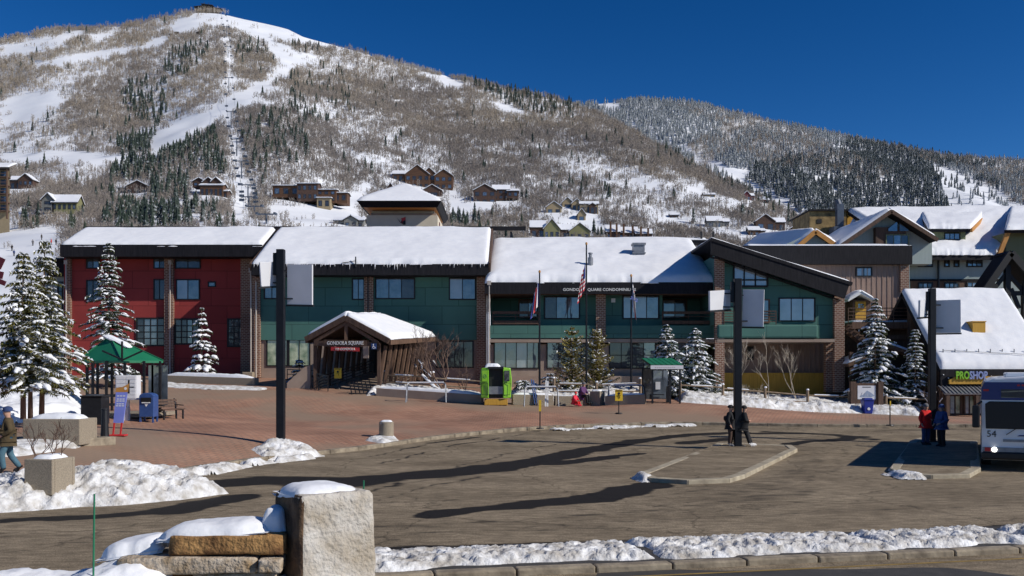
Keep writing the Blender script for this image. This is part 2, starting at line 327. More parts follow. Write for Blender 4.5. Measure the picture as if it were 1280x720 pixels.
def asphalt():
    m = bpy.data.materials.new('asphalt'); m.use_nodes = True; t = m.node_tree; b = t.nodes['Principled BSDF']; L = t.links.new
    tc = t.nodes.new('ShaderNodeTexCoord')
    def noise(s, d=5, st=None):
        mp = t.nodes.new('ShaderNodeMapping'); L(tc.outputs['Object'], mp.inputs[0])
        if st: mp.inputs['Scale'].default_value = st
        n = t.nodes.new('ShaderNodeTexNoise'); n.inputs['Scale'].default_value = s; n.inputs['Detail'].default_value = d; L(mp.outputs[0], n.inputs['Vector']); return n
    n1 = noise(.5, 9, (.6,1.2,1)); r = t.nodes.new('ShaderNodeValToRGB'); e = r.color_ramp.elements
    e[0].position = .3; e[0].color = (.165,.130,.087,1); e[1].position = .7; e[1].color = (.285,.229,.157,1); L(n1.outputs[0], r.inputs[0])
    n2 = noise(45, 3); mr = t.nodes.new('ShaderNodeMapRange'); mr.inputs['From Min'].default_value = .3; mr.inputs['From Max'].default_value = .7; mr.inputs['To Min'].default_value = .5; mr.inputs['To Max'].default_value = 1.5; L(n2.outputs[0], mr.inputs[0])
    mx = t.nodes.new('ShaderNodeMix'); mx.data_type = 'RGBA'; mx.blend_type = 'MULTIPLY'; mx.inputs[0].default_value = 1; L(r.outputs[0], mx.inputs[6]); L(mr.outputs[0], mx.inputs[7])
    n5 = noise(3.5, 10, (.7,1.5,1)); mr5 = t.nodes.new('ShaderNodeMapRange'); mr5.inputs['From Min'].default_value = .35; mr5.inputs['From Max'].default_value = .65; mr5.inputs['To Min'].default_value = .72; mr5.inputs['To Max'].default_value = 1.2; L(n5.outputs[0], mr5.inputs[0])
    mx5 = t.nodes.new('ShaderNodeMix'); mx5.data_type = 'RGBA'; mx5.blend_type = 'MULTIPLY'; mx5.inputs[0].default_value = 1; L(mx.outputs[2], mx5.inputs[6]); L(mr5.outputs[0], mx5.inputs[7]); mx = mx5
    a = t.nodes.new('ShaderNodeAttribute'); a.attribute_name = 'wet_shade'
    n3 = noise(2.2, 12, (.5,2.0,1)); ad = t.nodes.new('ShaderNodeMath'); ad.operation = 'MULTIPLY_ADD'; L(n3.outputs[0], ad.inputs[0]); ad.inputs[1].default_value = .8; L(a.outputs['Fac'], ad.inputs[2])
    m2 = t.nodes.new('ShaderNodeMapRange'); m2.inputs['From Min'].default_value = .72; m2.inputs['From Max'].default_value = 1.0; L(ad.outputs[0], m2.inputs[0])
    m3 = t.nodes.new('ShaderNodeMix'); m3.data_type = 'RGBA'; L(m2.outputs[0], m3.inputs[0]); L(mx.outputs[2], m3.inputs[6]); m3.inputs[7].default_value = (.017,.0145,.012,1)
    nw = noise(1.5, 4); vm = t.nodes.new('ShaderNodeVectorMath'); vm.operation = 'ADD'; L(tc.outputs['Object'], vm.inputs[0]); L(nw.outputs['Color'], vm.inputs[1]); vo = t.nodes.new('ShaderNodeTexVoronoi'); vo.feature = 'DISTANCE_TO_EDGE'; vo.inputs['Scale'].default_value = .2; L(vm.outputs[0], vo.inputs['Vector'])
    mc_ = t.nodes.new('ShaderNodeMapRange'); mc_.inputs['From Min'].default_value = .002; mc_.inputs['From Max'].default_value = .010; mc_.inputs['To Min'].default_value = .6; L(vo.outputs['Distance'], mc_.inputs[0])
    m6 = t.nodes.new('ShaderNodeMix'); m6.data_type = 'RGBA'; m6.blend_type = 'MULTIPLY'; m6.inputs[0].default_value = 1; L(m3.outputs[2], m6.inputs[6]); L(mc_.outputs[0], m6.inputs[7]); L(m6.outputs[2], b.inputs['Base Color'])
    m4 = t.nodes.new('ShaderNodeMapRange'); m4.inputs['To Min'].default_value = .9; m4.inputs['To Max'].default_value = .8; L(m2.outputs[0], m4.inputs[0]); L(m4.outputs[0], b.inputs['Roughness'])
    b.inputs['Specular IOR Level'].default_value = .18
    bp = t.nodes.new('ShaderNodeBump'); bp.inputs['Strength'].default_value = .35; bp.inputs['Distance'].default_value = .02; L(n2.outputs[0], bp.inputs['Height']); L(bp.outputs[0], b.inputs['Normal']); M['asphalt'] = m
asphalt()
road = mesh_np('road', np.c_[gx.ravel(),gy.ravel(),zr(gx,gy).ravel()+.012*fbm(gx*.3,gy*.3,2,77).ravel()], gridfaces(len(xs),len(ys)), 'asphalt', smooth=True, attrs={'wet_shade':wet_shade.ravel()}); tag(road, kind='structure')
b = B(); b.add([(-400,-400,-.09),(400,-400,-.09),(400,60,-.09),(-400,60,-.09)],[(0,1,2,3)])
tag(b.obj('road_surroundings','asph_dark'), kind='structure')
b = B(); b.add([(-9000,-9000,-3),(9000,-9000,-3),(9000,9000,-3),(-9000,9000,-3)],[(0,1,2,3)])
tag(b.obj('ground','snow_hill'), kind='structure')
# ---- brick plaza: ruled sheet from the kerb back past the buildings
def resample(P, n):
    P = np.array(P, float); d = np.r_[0, np.cumsum(np.hypot(*np.diff(P,axis=0).T))]; s = np.linspace(0, d[-1], n)
    return np.c_[np.interp(s,d,P[:,0]), np.interp(s,d,P[:,1])]
def chaikin(P, k=2):
    P = [tuple(p) for p in P]
    for _ in range(k):
        Q = [P[0]]
        for a, b_ in zip(P[:-1], P[1:]): Q += [(a[0]*.75+b_[0]*.25, a[1]*.75+b_[1]*.25),(a[0]*.25+b_[0]*.75, a[1]*.25+b_[1]*.75)]
        P = Q+[P[-1]]
    return P
KS = resample(chaikin(KERB), 260)
FAR = resample([(-110,90),(-70,118),(70,122),(90,60)], 260)
tt = np.linspace(0, 1, 90)**1.4
V = KS[None]*(1-tt[:,None,None])+FAR[None]*tt[:,None,None]
px_ = V[:,:,0].ravel(); py_ = V[:,:,1].ravel(); pz = zg(px_, py_)
kz = zr(KS[:,0],KS[:,1])+.13
wgt = np.repeat(np.exp(-tt*60), 260); pz = pz*(1-wgt)+np.tile(kz, 90)*wgt
def pavers_extra(t, L, out, tc):
    # worn grey-brown pavers among the red ones
    n = t.nodes.new('ShaderNodeTexNoise'); n.inputs['Scale'].default_value = .11; n.inputs['Detail'].default_value = 3; L(tc.outputs['Object'], n.inputs['Vector'])
    mr = t.nodes.new('ShaderNodeMapRange'); mr.inputs['From Min'].default_value = .47; mr.inputs['From Max'].default_value = .6; L(n.outputs[0], mr.inputs[0])
    mr.inputs['To Max'].default_value = .85
    mx = t.nodes.new('ShaderNodeMix'); mx.data_type = 'RGBA'; L(mr.outputs[0], mx.inputs[0]); L(out, mx.inputs[6]); mx.inputs[7].default_value = (.27,.195,.135,1); return mx.outputs[2]
brickmat('pavers', (.37,.18,.108), (.46,.25,.16), (.17,.115,.085), .42, .21, 'xy', .022, extra=pavers_extra, ang=R(20))
plaza = mesh_np('plaza', np.c_[px_,py_,pz], gridfaces(260,90), 'pavers', smooth=True); tag(plaza, kind='structure')
# ---- kerb stones
def kerb_run(P, parent, seg, wid, hgt, zf, mat='kerb_stone', gap=.02, bevel=.02, inset=0):
    n = max(2, int(sum(math.dist(P[i],P[i+1]) for i in range(len(P)-1))/seg)+1); Q = resample(P, n)
    for i in range(n-1):
        a = Vector((*Q[i],0)); c = Vector((*Q[i+1],0)); d = (c-a).normalized(); nn = Vector((-d.y,d.x,0)); a = a+d*gap/2; c = c-d*gap/2
        r = random.Random(i*7+int(P[0][0]*10)); h = hgt*(1+r.uniform(-.06,.06)); bb = B()
        vs = [a-nn*0, c-nn*0, c+nn*wid, a+nn*wid]
        bb.add([(p.x,p.y,zf(p.x,p.y)-.1) for p in vs]+[(p.x,p.y,zf(p.x,p.y)+h) for p in vs], [(0,3,2,1),(4,5,6,7),(0,1,5,4),(1,2,6,5),(2,3,7,6),(3,0,4,7)])
        bb.obj('kerb_stone', mat, parent, bevel=bevel)
zrf = lambda x,y: float(zr(x,y))
kb = thing('kerb', None, None); tag(kb, kind='structure')
kerb_run([tuple(p) for p in chaikin(KERB[2:18])], kb, 1.6, .32, .155, zrf)
kerb_run([(13,48.9),(16,48.4),(26,48.2),(40,48.6)], kb, 2.4, .3, .155, zrf)
# ---- traffic islands
pm('pale_kerb', (.26,.22,.16), (.46,.40,.29), scale=2.5, rough=.9, bump=.4, detail=8)
def island(px_pts, name):
    P = [rw(*p) for p in px_pts]; o = thing(name, None, None); tag(o, kind='structure')
    c = np.mean(P, axis=0); ins = [tuple(c+(np.array(p)-c)*(1-.26/max(.4,np.hypot(*(np.array(p)-c))))) for p in P]
    bb = B(); n = len(ins)
    bb.add([(x,y,zrf(x,y)+.11) for x,y in ins]+[(x,y,zrf(x,y)-.05) for x,y in ins], [tuple(range(n))]+[(i,(i+1)%n,n+(i+1)%n,n+i) for i in range(n)])
    bb.obj('island_paving', 'asphalt', o)
    Q = P+[P[0]]; ar = sum(Q[i][0]*Q[i+1][1]-Q[i+1][0]*Q[i][1] for i in range(n))
    if ar < 0: Q = Q[::-1]
    for i in range(n): kerb_run(Q[i:i+2], o, 1.3, .30, .13, zrf, mat='pale_kerb')
    return P
island([(797,597),(812,603),(860,606),(912,604),(932,598),(997,565),(990,561),(930,559),(896,559)], 'traffic_island')
island([(1112,590),(1126,597),(1165,599),(1212,598),(1226,590),(1222,557),(1150,554),(1137,557)], 'bus_island')
# ------------------------------------------------------------------ mountains
SK1 = [(-900,140),(-400,95),(-120,60),(0,50),(30,44),(60,37),(120,34),(160,31),(200,22),(228,15),(245,12),(275,13),(300,20),(350,33),(400,50),(440,62),(500,79),(560,95),(600,102),(640,113),(700,124),(740,137),(800,168),(860,203),(950,248),(1040,290),(1120,312),(1280,335),(1700,380)]
DD1 = [(-900,1050),(-400,1150),(0,1220),(260,1300),(500,1250),(720,1130),(860,930),(1040,700),(1280,540),(1700,430)]
FT = np.array([(0,0),(.14,.12),(.32,.33),(.56,.48),(.65,.53),(.8,.7),(1,1)])
SK2 = [(300,150),(560,138),(700,134),(735,131),(760,129),(800,126),(850,127),(880,132),(950,150),(1020,164),(1100,180),(1160,191),(1200,196),(1280,201),(1500,218),(1900,250)]
def smooth1(x, a, s):
    xs_ = np.linspace(x.min()-1, x.max()+1, 2000); v = np.interp(xs_, *zip(*a)); k = np.exp(-.5*(np.arange(-60,61)/s)**2); k /= k.sum()
    return np.interp(x, xs_, np.convolve(np.pad(v,60,mode='edge'), k, 'valid'))
def near_z(px, Y):
    px = np.asarray(px,float); sk = smooth1(px, SK1, 6); D = smooth1(px, DD1, 20)
    t = np.log(np.maximum(Y,116)/115)/np.log(D/115); tc_ = np.clip(t, 0, 1)
    f = np.interp(tc_, np.linspace(0,1,400), np.convolve(np.pad(np.interp(np.linspace(0,1,400), FT[:,0], FT[:,1]),15,mode='reflect',reflect_type='odd'), np.ones(31)/31, 'valid'))
    py = 470-f*(470-sk)
    x = X_(px, Y); gul = (fbm(x*.006+Y*.0015, Y*.0025, 4, 11)-.5)*46*sstep(.3,.7,tc_)*(1-sstep(.9,1,tc_))+(fbm(x*.02, Y*.02, 3, 21)-.5)*9*sstep(.05,.4,tc_)*(1-.7*sstep(.9,1,tc_))
    z = CZ+(HZ-py)*np.minimum(Y,D)/F+gul
    return z-np.maximum(0, Y-D)*.55
def far_z(px, Y):
    px = np.asarray(px,float); sk = smooth1(px, SK2, 8); D = 1900.; t = np.clip((Y-650)/(D-650),0,1)
    zt = CZ+(HZ-sk)*D/F; x = X_(px,Y); g = (fbm(x*.004, Y*.002, 4, 41)-.5)*110*np.sin(np.clip(t,0,1)*math.pi)
    return 30+(zt-30)*(t**1.15)+g-np.maximum(0,Y-D)*.5
def fan(name, fn, p0, p1, nx, Ys):
    pxs = np.linspace(p0, p1, nx); a, y = np.meshgrid(pxs, Ys); z = fn(a, y)
    o = mesh_np(name, np.c_[X_(a,y).ravel(), y.ravel(), z.ravel()], gridfaces(nx,len(Ys)), 'snow_hill', smooth=True); return tag(o, kind='structure')
fan('mountain', near_z, -900, 1700, 360, np.r_[np.geomspace(115,1300,150), np.linspace(1310,1700,20)])
fan('far_mountain', far_z, 300, 1900, 300, np.r_[np.linspace(650,1900,110), np.linspace(1920,2300,12)])
# ---- woods
HOUSES = [(490,566,207,233),(592,648,230,252),(340,433,228,256),(238,284,221,244),(145,186,226,242),(12,42,218,236),(52,96,242,268),(417,454,270,282),(484,492,229,240),(473,481,236,243),(528,552,231,245),(715,748,248,266),(683,702,252,266),(722,732,261,276),(703,716,247,259),(663,700,274,298),(690,738,279,299),(758,815,278,299),(810,848,258,273),(855,880,224,237),(901,921,244,254),(929,943,239,250),(949,962,246,254),(914,945,277,293),(936,957,283,294),(945,982,268,287),(884,912,270,284),(1000,1022,262,276),(838,848,266,272),(984,1005,284,293),(880,894,241,246),(0,18,195,275)]
RUNS = [[(215,28),(245,16),(300,18),(345,30),(405,50),(440,62),(395,58),(352,54),(320,52),(296,36),(262,34),(225,44),(212,40)],
 [(330,50),(362,58),(372,66),(404,72),(345,104),(305,134),(272,156),(215,192),(186,196),(190,178),(212,156),(266,136),(318,106),(348,86),(338,70)],
 [(279,48),(291,48),(296,160),(322,282),(286,282),(288,200),(284,150)], [(0,192),(60,190),(140,193),(168,200),(140,208),(0,204)],
 [(0,128),(40,116),(80,124),(60,138),(28,150),(0,164)], [(0,58),(60,46),(110,38),(80,62),(20,72),(0,74)], [(112,48),(150,33),(146,46),(118,58)],
 [(36,80),(100,68),(170,58),(215,44),(200,58),(120,78),(50,86)], [(525,93),(560,96),(590,108),(560,112)], [(610,127),(640,133),(660,146),(620,140)],
 [(690,285),(740,262),(760,290)], [(420,262),(455,225),(470,235),(450,265),(470,285),(400,285)], [(590,250),(640,250),(640,262),(600,268)],
 [(-50,285),(80,285),(90,470),(-50,470)], [(330,262),(440,258),(440,284),(330,284)], [(560,232),(600,262),(580,282),(556,262)]]
RUNS2 = [[(855,197),(880,205),(930,212),(950,222),(930,218),(870,212)], [(1165,205),(1240,232),(1280,262),(1280,290),(1190,270)], [(900,160),(955,150),(960,156),(905,168)], [(1030,180),(1075,190),(1075,195),(1030,186)], [(735,128),(778,131),(775,142),(755,136)], [(860,180),(960,240),(1045,292),(1020,290),(930,236),(855,190)]]
CON1 = [([(150,175),(265,160),(285,215),(270,290),(130,290),(140,215)], .9), ([(152,105),(205,100),(210,140),(196,160),(152,150)], .8), ([(200,70),(230,58),(262,50),(258,75),(235,95),(205,98)], .8),
 ([(296,55),(330,42),(355,60),(330,70),(298,68)], .6), ([(365,58),(405,50),(400,66),(370,66)], .6), ([(300,160),(375,125),(390,200),(330,225),(308,220)], .45), ([(340,100),(430,90),(450,150),(380,160)], .2),
 ([(580,102),(650,108),(720,130),(718,152),(640,138),(590,112)], .8), ([(690,232),(760,230),(770,262),(700,268)], .35), ([(640,230),(660,250),(640,262),(630,250)], .9), ([(180,255),(240,250),(240,290),(185,290)], .9),
 ([(0,262),(110,262),(95,292),(0,292)], .5), ([(92,45),(120,40),(130,60),(100,70)], .2), ([(560,256),(590,250),(600,290),(560,290)], .5), ([(735,288),(760,285),(765,300),(738,300)], .9), ([(925,270),(1000,255),(1010,285),(930,292)], .5), ([(235,262),(300,262),(300,290),(235,290)],.25)]
def pyof(z, Y): return HZ-(z-CZ)*F/Y
rng = np.random.default_rng(4)
def sample(n, fn, p0, p1, Y0, Y1):
    Y = rng.uniform(Y0**1.1, Y1**1.1, n)**(1/1.1); px = rng.uniform(p0, p1, n); return px, Y, fn(px, Y)
def scatter(name, protos, x, y, z, s, rot, tint, mat):
    """a wood as one object: tree meshes instanced on points"""
    n = len(x); me = bpy.data.meshes.new(name); me.vertices.add(n); me.vertices.foreach_set('co', np.c_[x,y,z].astype(np.float32).ravel())
    for nm, ty, v in (('tint','FLOAT',tint),('yaw','FLOAT',rot),('size','FLOAT',s),('kind_index','INT',rng.integers(0,len(protos),n))):
        a = me.attributes.new(nm, ty, 'POINT'); a.data.foreach_set('value', np.asarray(v, np.float32 if ty == 'FLOAT' else np.int32))
    o = bpy.data.objects.new(name, me); COL.objects.link(o); me.materials.append(M[mat])
    t = bpy.data.node_groups.new(name, 'GeometryNodeTree'); t.interface.new_socket('Geometry', in_out='INPUT', socket_type='NodeSocketGeometry'); t.interface.new_socket('Geometry', in_out='OUTPUT', socket_type='NodeSocketGeometry')
    N = t.nodes.new; L = t.links.new; gi = N('NodeGroupInput'); go = N('NodeGroupOutput'); mp = N('GeometryNodeMeshToPoints'); ip = N('GeometryNodeInstanceOnPoints'); jn = N('GeometryNodeJoinGeometry')
    def attr(nm, ty):
        a = N('GeometryNodeInputNamedAttribute'); a.data_type = ty; a.inputs['Name'].default_value = nm; return [q for q in a.outputs if q.enabled][0]
    for i, (pv, pf, pt) in enumerate(protos):
        pm_ = bpy.data.meshes.new(name+'_tree'); pm_.from_pydata([tuple(p) for p in pv], [], [tuple(int(k) for k in f) for f in pf]); pm_.materials.append(M[mat]); po = bpy.data.objects.new(name+'_tree', pm_)
        oi = N('GeometryNodeObjectInfo'); oi.inputs['Object'].default_value = po; oi.inputs['As Instance'].default_value = True; L(oi.outputs['Geometry'], jn.inputs[0])
    L(gi.outputs[0], mp.inputs[0]); L(mp.outputs[0], ip.inputs['Points']); L(jn.outputs[0], ip.inputs['Instance']); ip.inputs['Pick Instance'].default_value = True
    L(attr('kind_index','INT'), ip.inputs['Instance Index']); cx = N('ShaderNodeCombineXYZ'); L(attr('yaw','FLOAT'), cx.inputs[2]); L(cx.outputs[0], ip.inputs['Rotation']); L(attr('size','FLOAT'), ip.inputs['Scale']); L(ip.outputs[0], go.inputs[0])
    md = o.modifiers.new('scatter', 'NODES'); md.node_group = t; return o
def scrub_proto(seed, h, nb, stems, rad):
    V_ = []; F_ = []; n = 0; r = random.Random(seed)
    for k in range(stems):
        a, f, _ = aspen_proto(seed*31+k, h*r.uniform(.6,1.1), nb); q = rad*math.sqrt(r.random()); t = r.uniform(0,6.28); a = a+np.array([q*math.cos(t), q*math.sin(t), -.4]); V_.append(a); F_.append(f+n); n += len(a)
    return np.concatenate(V_), np.concatenate(F_), None
def aspen_proto(seed, h=9., nb=10):
    r = random.Random(seed); v = []; f = []
    def spike(p, q, w_):
        d = (q-p).normalized(); a = d.cross(Vector((r.uniform(-1,1),r.uniform(-1,1),.1))).normalized()*w_; n = len(v); v.extend([p-a,p+a,q]); f.append((n,n+1,n+2))
    spike(Vector((0,0,-1)), Vector((r.uniform(-.3,.3),r.uniform(-.3,.3),h)), .14)
    for i in range(nb):
        t = r.uniform(.2,.85); p = Vector((0,0,h*t)); a = r.uniform(0,6.28); L_ = h*r.uniform(.2,.38)*(1.25-t)
        spike(p, p+Vector((math.cos(a)*L_, math.sin(a)*L_, h*r.uniform(.12,.3))), r.uniform(.07,.16))
    return np.array([tuple(p) for p in v]), np.array(f), np.zeros(len(v))
def spruce_proto(seed, h=14., tiers=6, n=7):
    r = random.Random(seed); v = []; f = []; t_ = []
    for i in range(tiers):
        z0 = h*(.08+.84*i/tiers); z1 = min(h, z0+h*.30); rad = h*.16*(1-i/tiers)**.8+.25; k = len(v)
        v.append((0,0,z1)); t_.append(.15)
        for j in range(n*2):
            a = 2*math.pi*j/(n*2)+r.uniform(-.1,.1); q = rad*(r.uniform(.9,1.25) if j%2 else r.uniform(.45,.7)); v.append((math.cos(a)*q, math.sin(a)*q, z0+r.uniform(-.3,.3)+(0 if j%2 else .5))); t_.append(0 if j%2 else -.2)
        for j in range(n*2): f.append((k, k+1+j, k+1+(j+1)%(n*2)))
    return np.array(v), np.array(f), np.array(t_)
ASP = [scrub_proto(i, [6.5,5.,4.][i%3], 13, 6, 4.2) for i in range(9)]; ASP2 = [scrub_proto(i+40, 9., 12, 5, 5.) for i in range(5)]; SPR = [spruce_proto(i, 13., 5, 5) for i in range(5)]; SPF = [spruce_proto(i+9, 13., 6, 5) for i in range(5)]
# bare aspen and scrub on the near mountain
px, Y, z = sample(150000, near_z, -110, 1400, 190, 1320); py = pyof(z, Y)
D = smooth1(px, DD1, 20); ok = Y < D*1.02
x = X_(px,Y); den = fbm(x*.011, Y*.006, 4, 51); dg_ = fbm((py-.40*px)*.045, px*.004+py*.01, 3, 91); den = np.where(px > 420, .45*den+.55*dg_, den); den = sstep(.34,.60,den)*.68+.17
edge = (fbm(px*.12,py*.2,3,8)-.5)*14
for p in RUNS: den[inpoly(px+edge, py+edge*.5, p)] *= .015
for p, d_ in CON1: den[inpoly(px, py, p)] *= 1-.6*d_
for a_,b_,c_,d_ in HOUSES: den[(px > a_-1) & (px < b_+1) & (py > c_+.5*(d_-c_)) & (py < d_+9)] *= .12
den = np.where((py < 30+.17*np.abs(px-260)+25) & (px < 700), np.maximum(den, .5*(den > .08)), den)
ok &= (rng.uniform(0,1,len(px)) < den) & (Y > 200)
tint = np.clip(.15+.55*fbm(x[ok]*.008, Y[ok]*.008, 3, 61)+.45*sstep(700,1250,Y[ok])*fbm(x[ok]*.01,Y[ok]*.004,2,5)+rng.normal(0,.12,ok.sum()), 0, 1)  # tint also paints in tan sunlit ridges and greyer shaded parts
sc = rng.uniform(.6,1.25,ok.sum())*np.interp(Y[ok],[200,500,1300],[.55,.8,1.1])
o = scatter('aspen_wood', ASP, x[ok], Y[ok], z[ok], sc, rng.uniform(0,6.28,ok.sum()), tint, 'aspen_far')
tag(o, 'bare grey-brown aspen wood and scrub covering the snowy near mountainside', 'woodland', kind='stuff')
# spruces on the near mountain
px, Y, z = sample(90000, near_z, -100, 1420, 190, 1310); py = pyof(z, Y); D = smooth1(px, DD1, 20)
den = np.full(len(px), .007)
for p, d_ in CON1: den[inpoly(px+(fbm(px*.1,py*.1,2,4)-.5)*12, py, p)] = .30*d_
for p in RUNS: den[inpoly(px, py, p)] = 0
for a_,b_,c_,d_ in HOUSES: den[(px > a_-3) & (px < b_+3) & (py > c_) & (py < d_+14)] = 0
den = np.where((px > 820) & (py < 300) & (D-Y < 60), .05, den)
ok = (rng.uniform(0,1,len(px)) < den) & (Y < D); px, Y, z, py = px[ok], Y[ok], z[ok], py[ok]; x = X_(px,Y)
s = rng.uniform(.5,1.0,len(x))*np.interp(Y,[200,500,1200],[.55,.8,.95]); rot = rng.uniform(0,6.28,len(x)); tint = rng.uniform(.1,.8,len(x))
order = np.argsort(-s/Y); hid = (py > 284); order = np.r_[order[~hid[order]], order[hid[order]]]
big, rest = order[:300], order[300:]
o = scatter('spruce_wood', SPF, x[rest], Y[rest], z[rest]-.3, s[rest], rot[rest], tint[rest], 'needles_near')
tag(o, 'dark spruce stands scattered over the near mountainside', 'woodland', kind='stuff')
SPM = []
for i, (pv, pf, pt) in enumerate(SPR):
    for q in range(2):
        o = mesh_np('spruce_tree', pv, pf, 'needles_hill', attrs={'tint':np.clip(pt+.25+.3*q,0,1)}); SPM.append(o.data); bpy.data.objects.remove(o)
for j, i in enumerate(big):
    o = bpy.data.objects.new('spruce_tree', SPM[int(rng.integers(0,len(SPM)))]); COL.objects.link(o)
    o.location = (x[i],Y[i],z[i]-.3); o.scale = (s[i],)*3; o.rotation_euler = (0,0,rot[i])
    gl = ('slender snow-dusted spruce in the stand beside the lift line', 'spruces by the lift line') if 120 < px[i] < 400 else \
         (('snow-dusted spruce on the slope left of the lift line', 'spruces at the foot of the slope') if px[i] <= 120 else ('snow-dusted spruce among the hillside houses right of the lift line', 'spruces among the hillside houses'))
    tag(o, gl[0], 'tree', gl[1])
# far mountain spruce forest
px, Y, z = sample(62000, far_z, 560, 1500, 850, 1905); py = pyof(z, Y); x = X_(px,Y)
den = .30+.7*sstep(.36,.6,fbm(x*.006, Y*.004, 4, 71)); cl = np.hypot((px-1090)/160, (py-235)/45); den = np.maximum(den, 1-.6*cl)
for p in RUNS2: den[inpoly(px+(fbm(px*.1,py*.2,2,4)-.5)*10, py, p)] *= .05
ok = rng.uniform(0,1,len(px)) < den*.62
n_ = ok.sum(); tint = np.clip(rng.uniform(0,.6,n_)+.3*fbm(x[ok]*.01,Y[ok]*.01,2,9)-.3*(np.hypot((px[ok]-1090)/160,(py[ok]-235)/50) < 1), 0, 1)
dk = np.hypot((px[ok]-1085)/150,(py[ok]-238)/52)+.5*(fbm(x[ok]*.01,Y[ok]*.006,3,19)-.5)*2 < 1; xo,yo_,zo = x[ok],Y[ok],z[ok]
o = scatter('shaded_spruce_forest', SPF, xo[dk], yo_[dk], zo[dk]-.4, rng.uniform(.7,1.15,dk.sum()), rng.uniform(0,6.28,dk.sum()), tint[dk], 'needles_mid'); tag(o, 'darker, less frosted spruce forest in the hollow of the far mountain', 'woodland', kind='stuff')  # the hollow's shade is put into darker, less snowy needles
dk = ~dk; o = scatter('far_spruce_forest', SPF, xo[dk], yo_[dk], zo[dk]-.4, rng.uniform(.6,1.1,dk.sum()), rng.uniform(0,6.28,dk.sum()), tint[dk], 'needles_far')
tag(o, 'dense frosted spruce forest covering the far mountain', 'woodland', kind='stuff')
px, Y, z = sample(26000, far_z, 640, 1500, 900, 1905); x = X_(px,Y); ok = fbm(x*.006, Y*.004, 4, 71) < .5
n_ = ok.sum(); o = scatter('far_aspen_wood', ASP2, x[ok], Y[ok], z[ok], rng.uniform(.8,1.2,n_), rng.uniform(0,6.28,n_), rng.uniform(.2,.8,n_), 'aspen_far')
tag(o, 'bare aspen patches between the spruces on the far mountain', 'woodland', kind='stuff')
def hill(px, py):
    """where a view ray meets the near mountain"""
    Y = np.arange(150, 1300, 1.); z = near_z(np.full(Y.shape, float(px)), Y); k = np.argmin(np.abs(pyof(z,Y)-py)); return X_(px,Y[k]), float(Y[k]), float(z[k])
# ------------------------------------------------------------------ building helpers
def win(par, px0, py0, px1, py1, Y, cols=2, rows=1, glass='glass_dark', frame='black', fw=.09, rowz=None, d=.07):
    """a window set on a wall whose face is at depth Y: frame with mullions > panes"""
    x0, x1 = X_(px0,Y), X_(px1,Y); z0, z1 = Z_(py1,Y), Z_(py0,Y)
    return winw(par, x0, z0, x1, z1, Y, cols, rows, glass, frame, fw, rowz, d)
def winw(par, x0, z0, x1, z1, Y, cols=2, rows=1, glass='glass_dark', frame='black', fw=.09, rowz=None, d=.07):
    b = B(); y0, y1 = Y-d, Y+.05
    b.box(x0,y0,z0,x0+fw,y1,z1); b.box(x1-fw,y0,z0,x1,y1,z1); b.box(x0+fw,y0,z0,x1-fw,y1,z0+fw); b.box(x0+fw,y0,z1-fw,x1-fw,y1,z1)
    w_ = (x1-x0-fw*2); mw = fw*.6
    for i in range(1,cols): xx = x0+fw+w_*i/cols; b.box(xx-mw/2,y0+.012,z0+fw,xx+mw/2,y1,z1-fw)
    zz = rowz or [z0+fw+(z1-z0-2*fw)*i/rows for i in range(1,rows)]
    for q in zz: b.box(x0+fw,y0+.02,q-mw/2,x1-fw,y1,q+mw/2)
    o = b.obj('window', frame, par); gl = glass if isinstance(glass,(list,tuple)) else [glass]
    for i in range(cols):
        p = B(); a = x0+fw+w_*i/cols; p.box(a+.005, Y-.025, z0+fw, a+w_/cols-.005, Y+.02, z1-fw); g_ = gl[i%len(gl)]; g_ = 'glass_refl_painted' if g_ == 'glass_dark' and math.sin(x0*12.9+z0*78.2+i*37.7)*43758.5%1 < .3 else g_; p.obj('pane', g_, o)
    return o
def rectbox(par, name, mat, px0, py0, px1, py1, Y, depth, bevel=0):
    b = B(); b.box(X_(px0,Y), Y, Z_(py1,Y), X_(px1,Y), Y+depth, Z_(py0,Y)); return b.obj(name, mat, par, bevel=bevel)
def snow_slab(par, quad, t, nx, ny, seed, name='snow', over=.12, rag=.10, mat='snow', lump=.35, round_=.35):
    """snow lying on a sloping quad (corners: eave left, eave right, ridge right, ridge left)"""
    q = [np.array(p, float) for p in quad]; u, v = np.meshgrid(np.linspace(0,1,nx), np.linspace(0,1,ny))
    W = max(np.linalg.norm(q[1]-q[0]), np.linalg.norm(q[2]-q[3])); H = np.linalg.norm(q[3]-q[0])
    rg = (fbm(u*W*1.3, u*0+seed, 3, seed)-.5)*2*rag+over
    vv = v-(1-v)**3*rg/H
    P = (q[0][None,None]*(1-u[...,None])+q[1]*u[...,None])*(1-vv[...,None])+(q[3]*(1-u[...,None])+q[2]*u[...,None])*vv[...,None]
    ed = np.minimum(np.minimum(u*W, (1-u)*W), np.minimum(v*H, (1-v)*H*3+.12)); pr = np.sqrt(np.clip(1-(1-np.clip(ed/round_,0,1))**2, 0, 1))
    n = fbm(u*W*.45, v*H*.45, 4, seed+3); hgt = t*pr*(1+lump*(n-.5)*2)
    top = P.copy(); top[...,2] += hgt+.02; bot = P.copy(); bot[...,2] -= .01
    N = nx*ny; F1 = gridfaces(nx,ny); V = np.r_[top.reshape(-1,3), bot.reshape(-1,3)]
    ring = np.r_[np.arange(nx), np.arange(1,ny)*nx+nx-1, (ny-1)*nx+np.arange(nx-2,-1,-1), np.arange(ny-2,0,-1)*nx]
    r2 = np.roll(ring,-1); F2 = np.stack([ring+N, r2+N, r2, ring],1)
    return mesh_np(name, V, np.r_[F1, F2, (F1+N)[:,::-1]], mat, par, smooth=True)
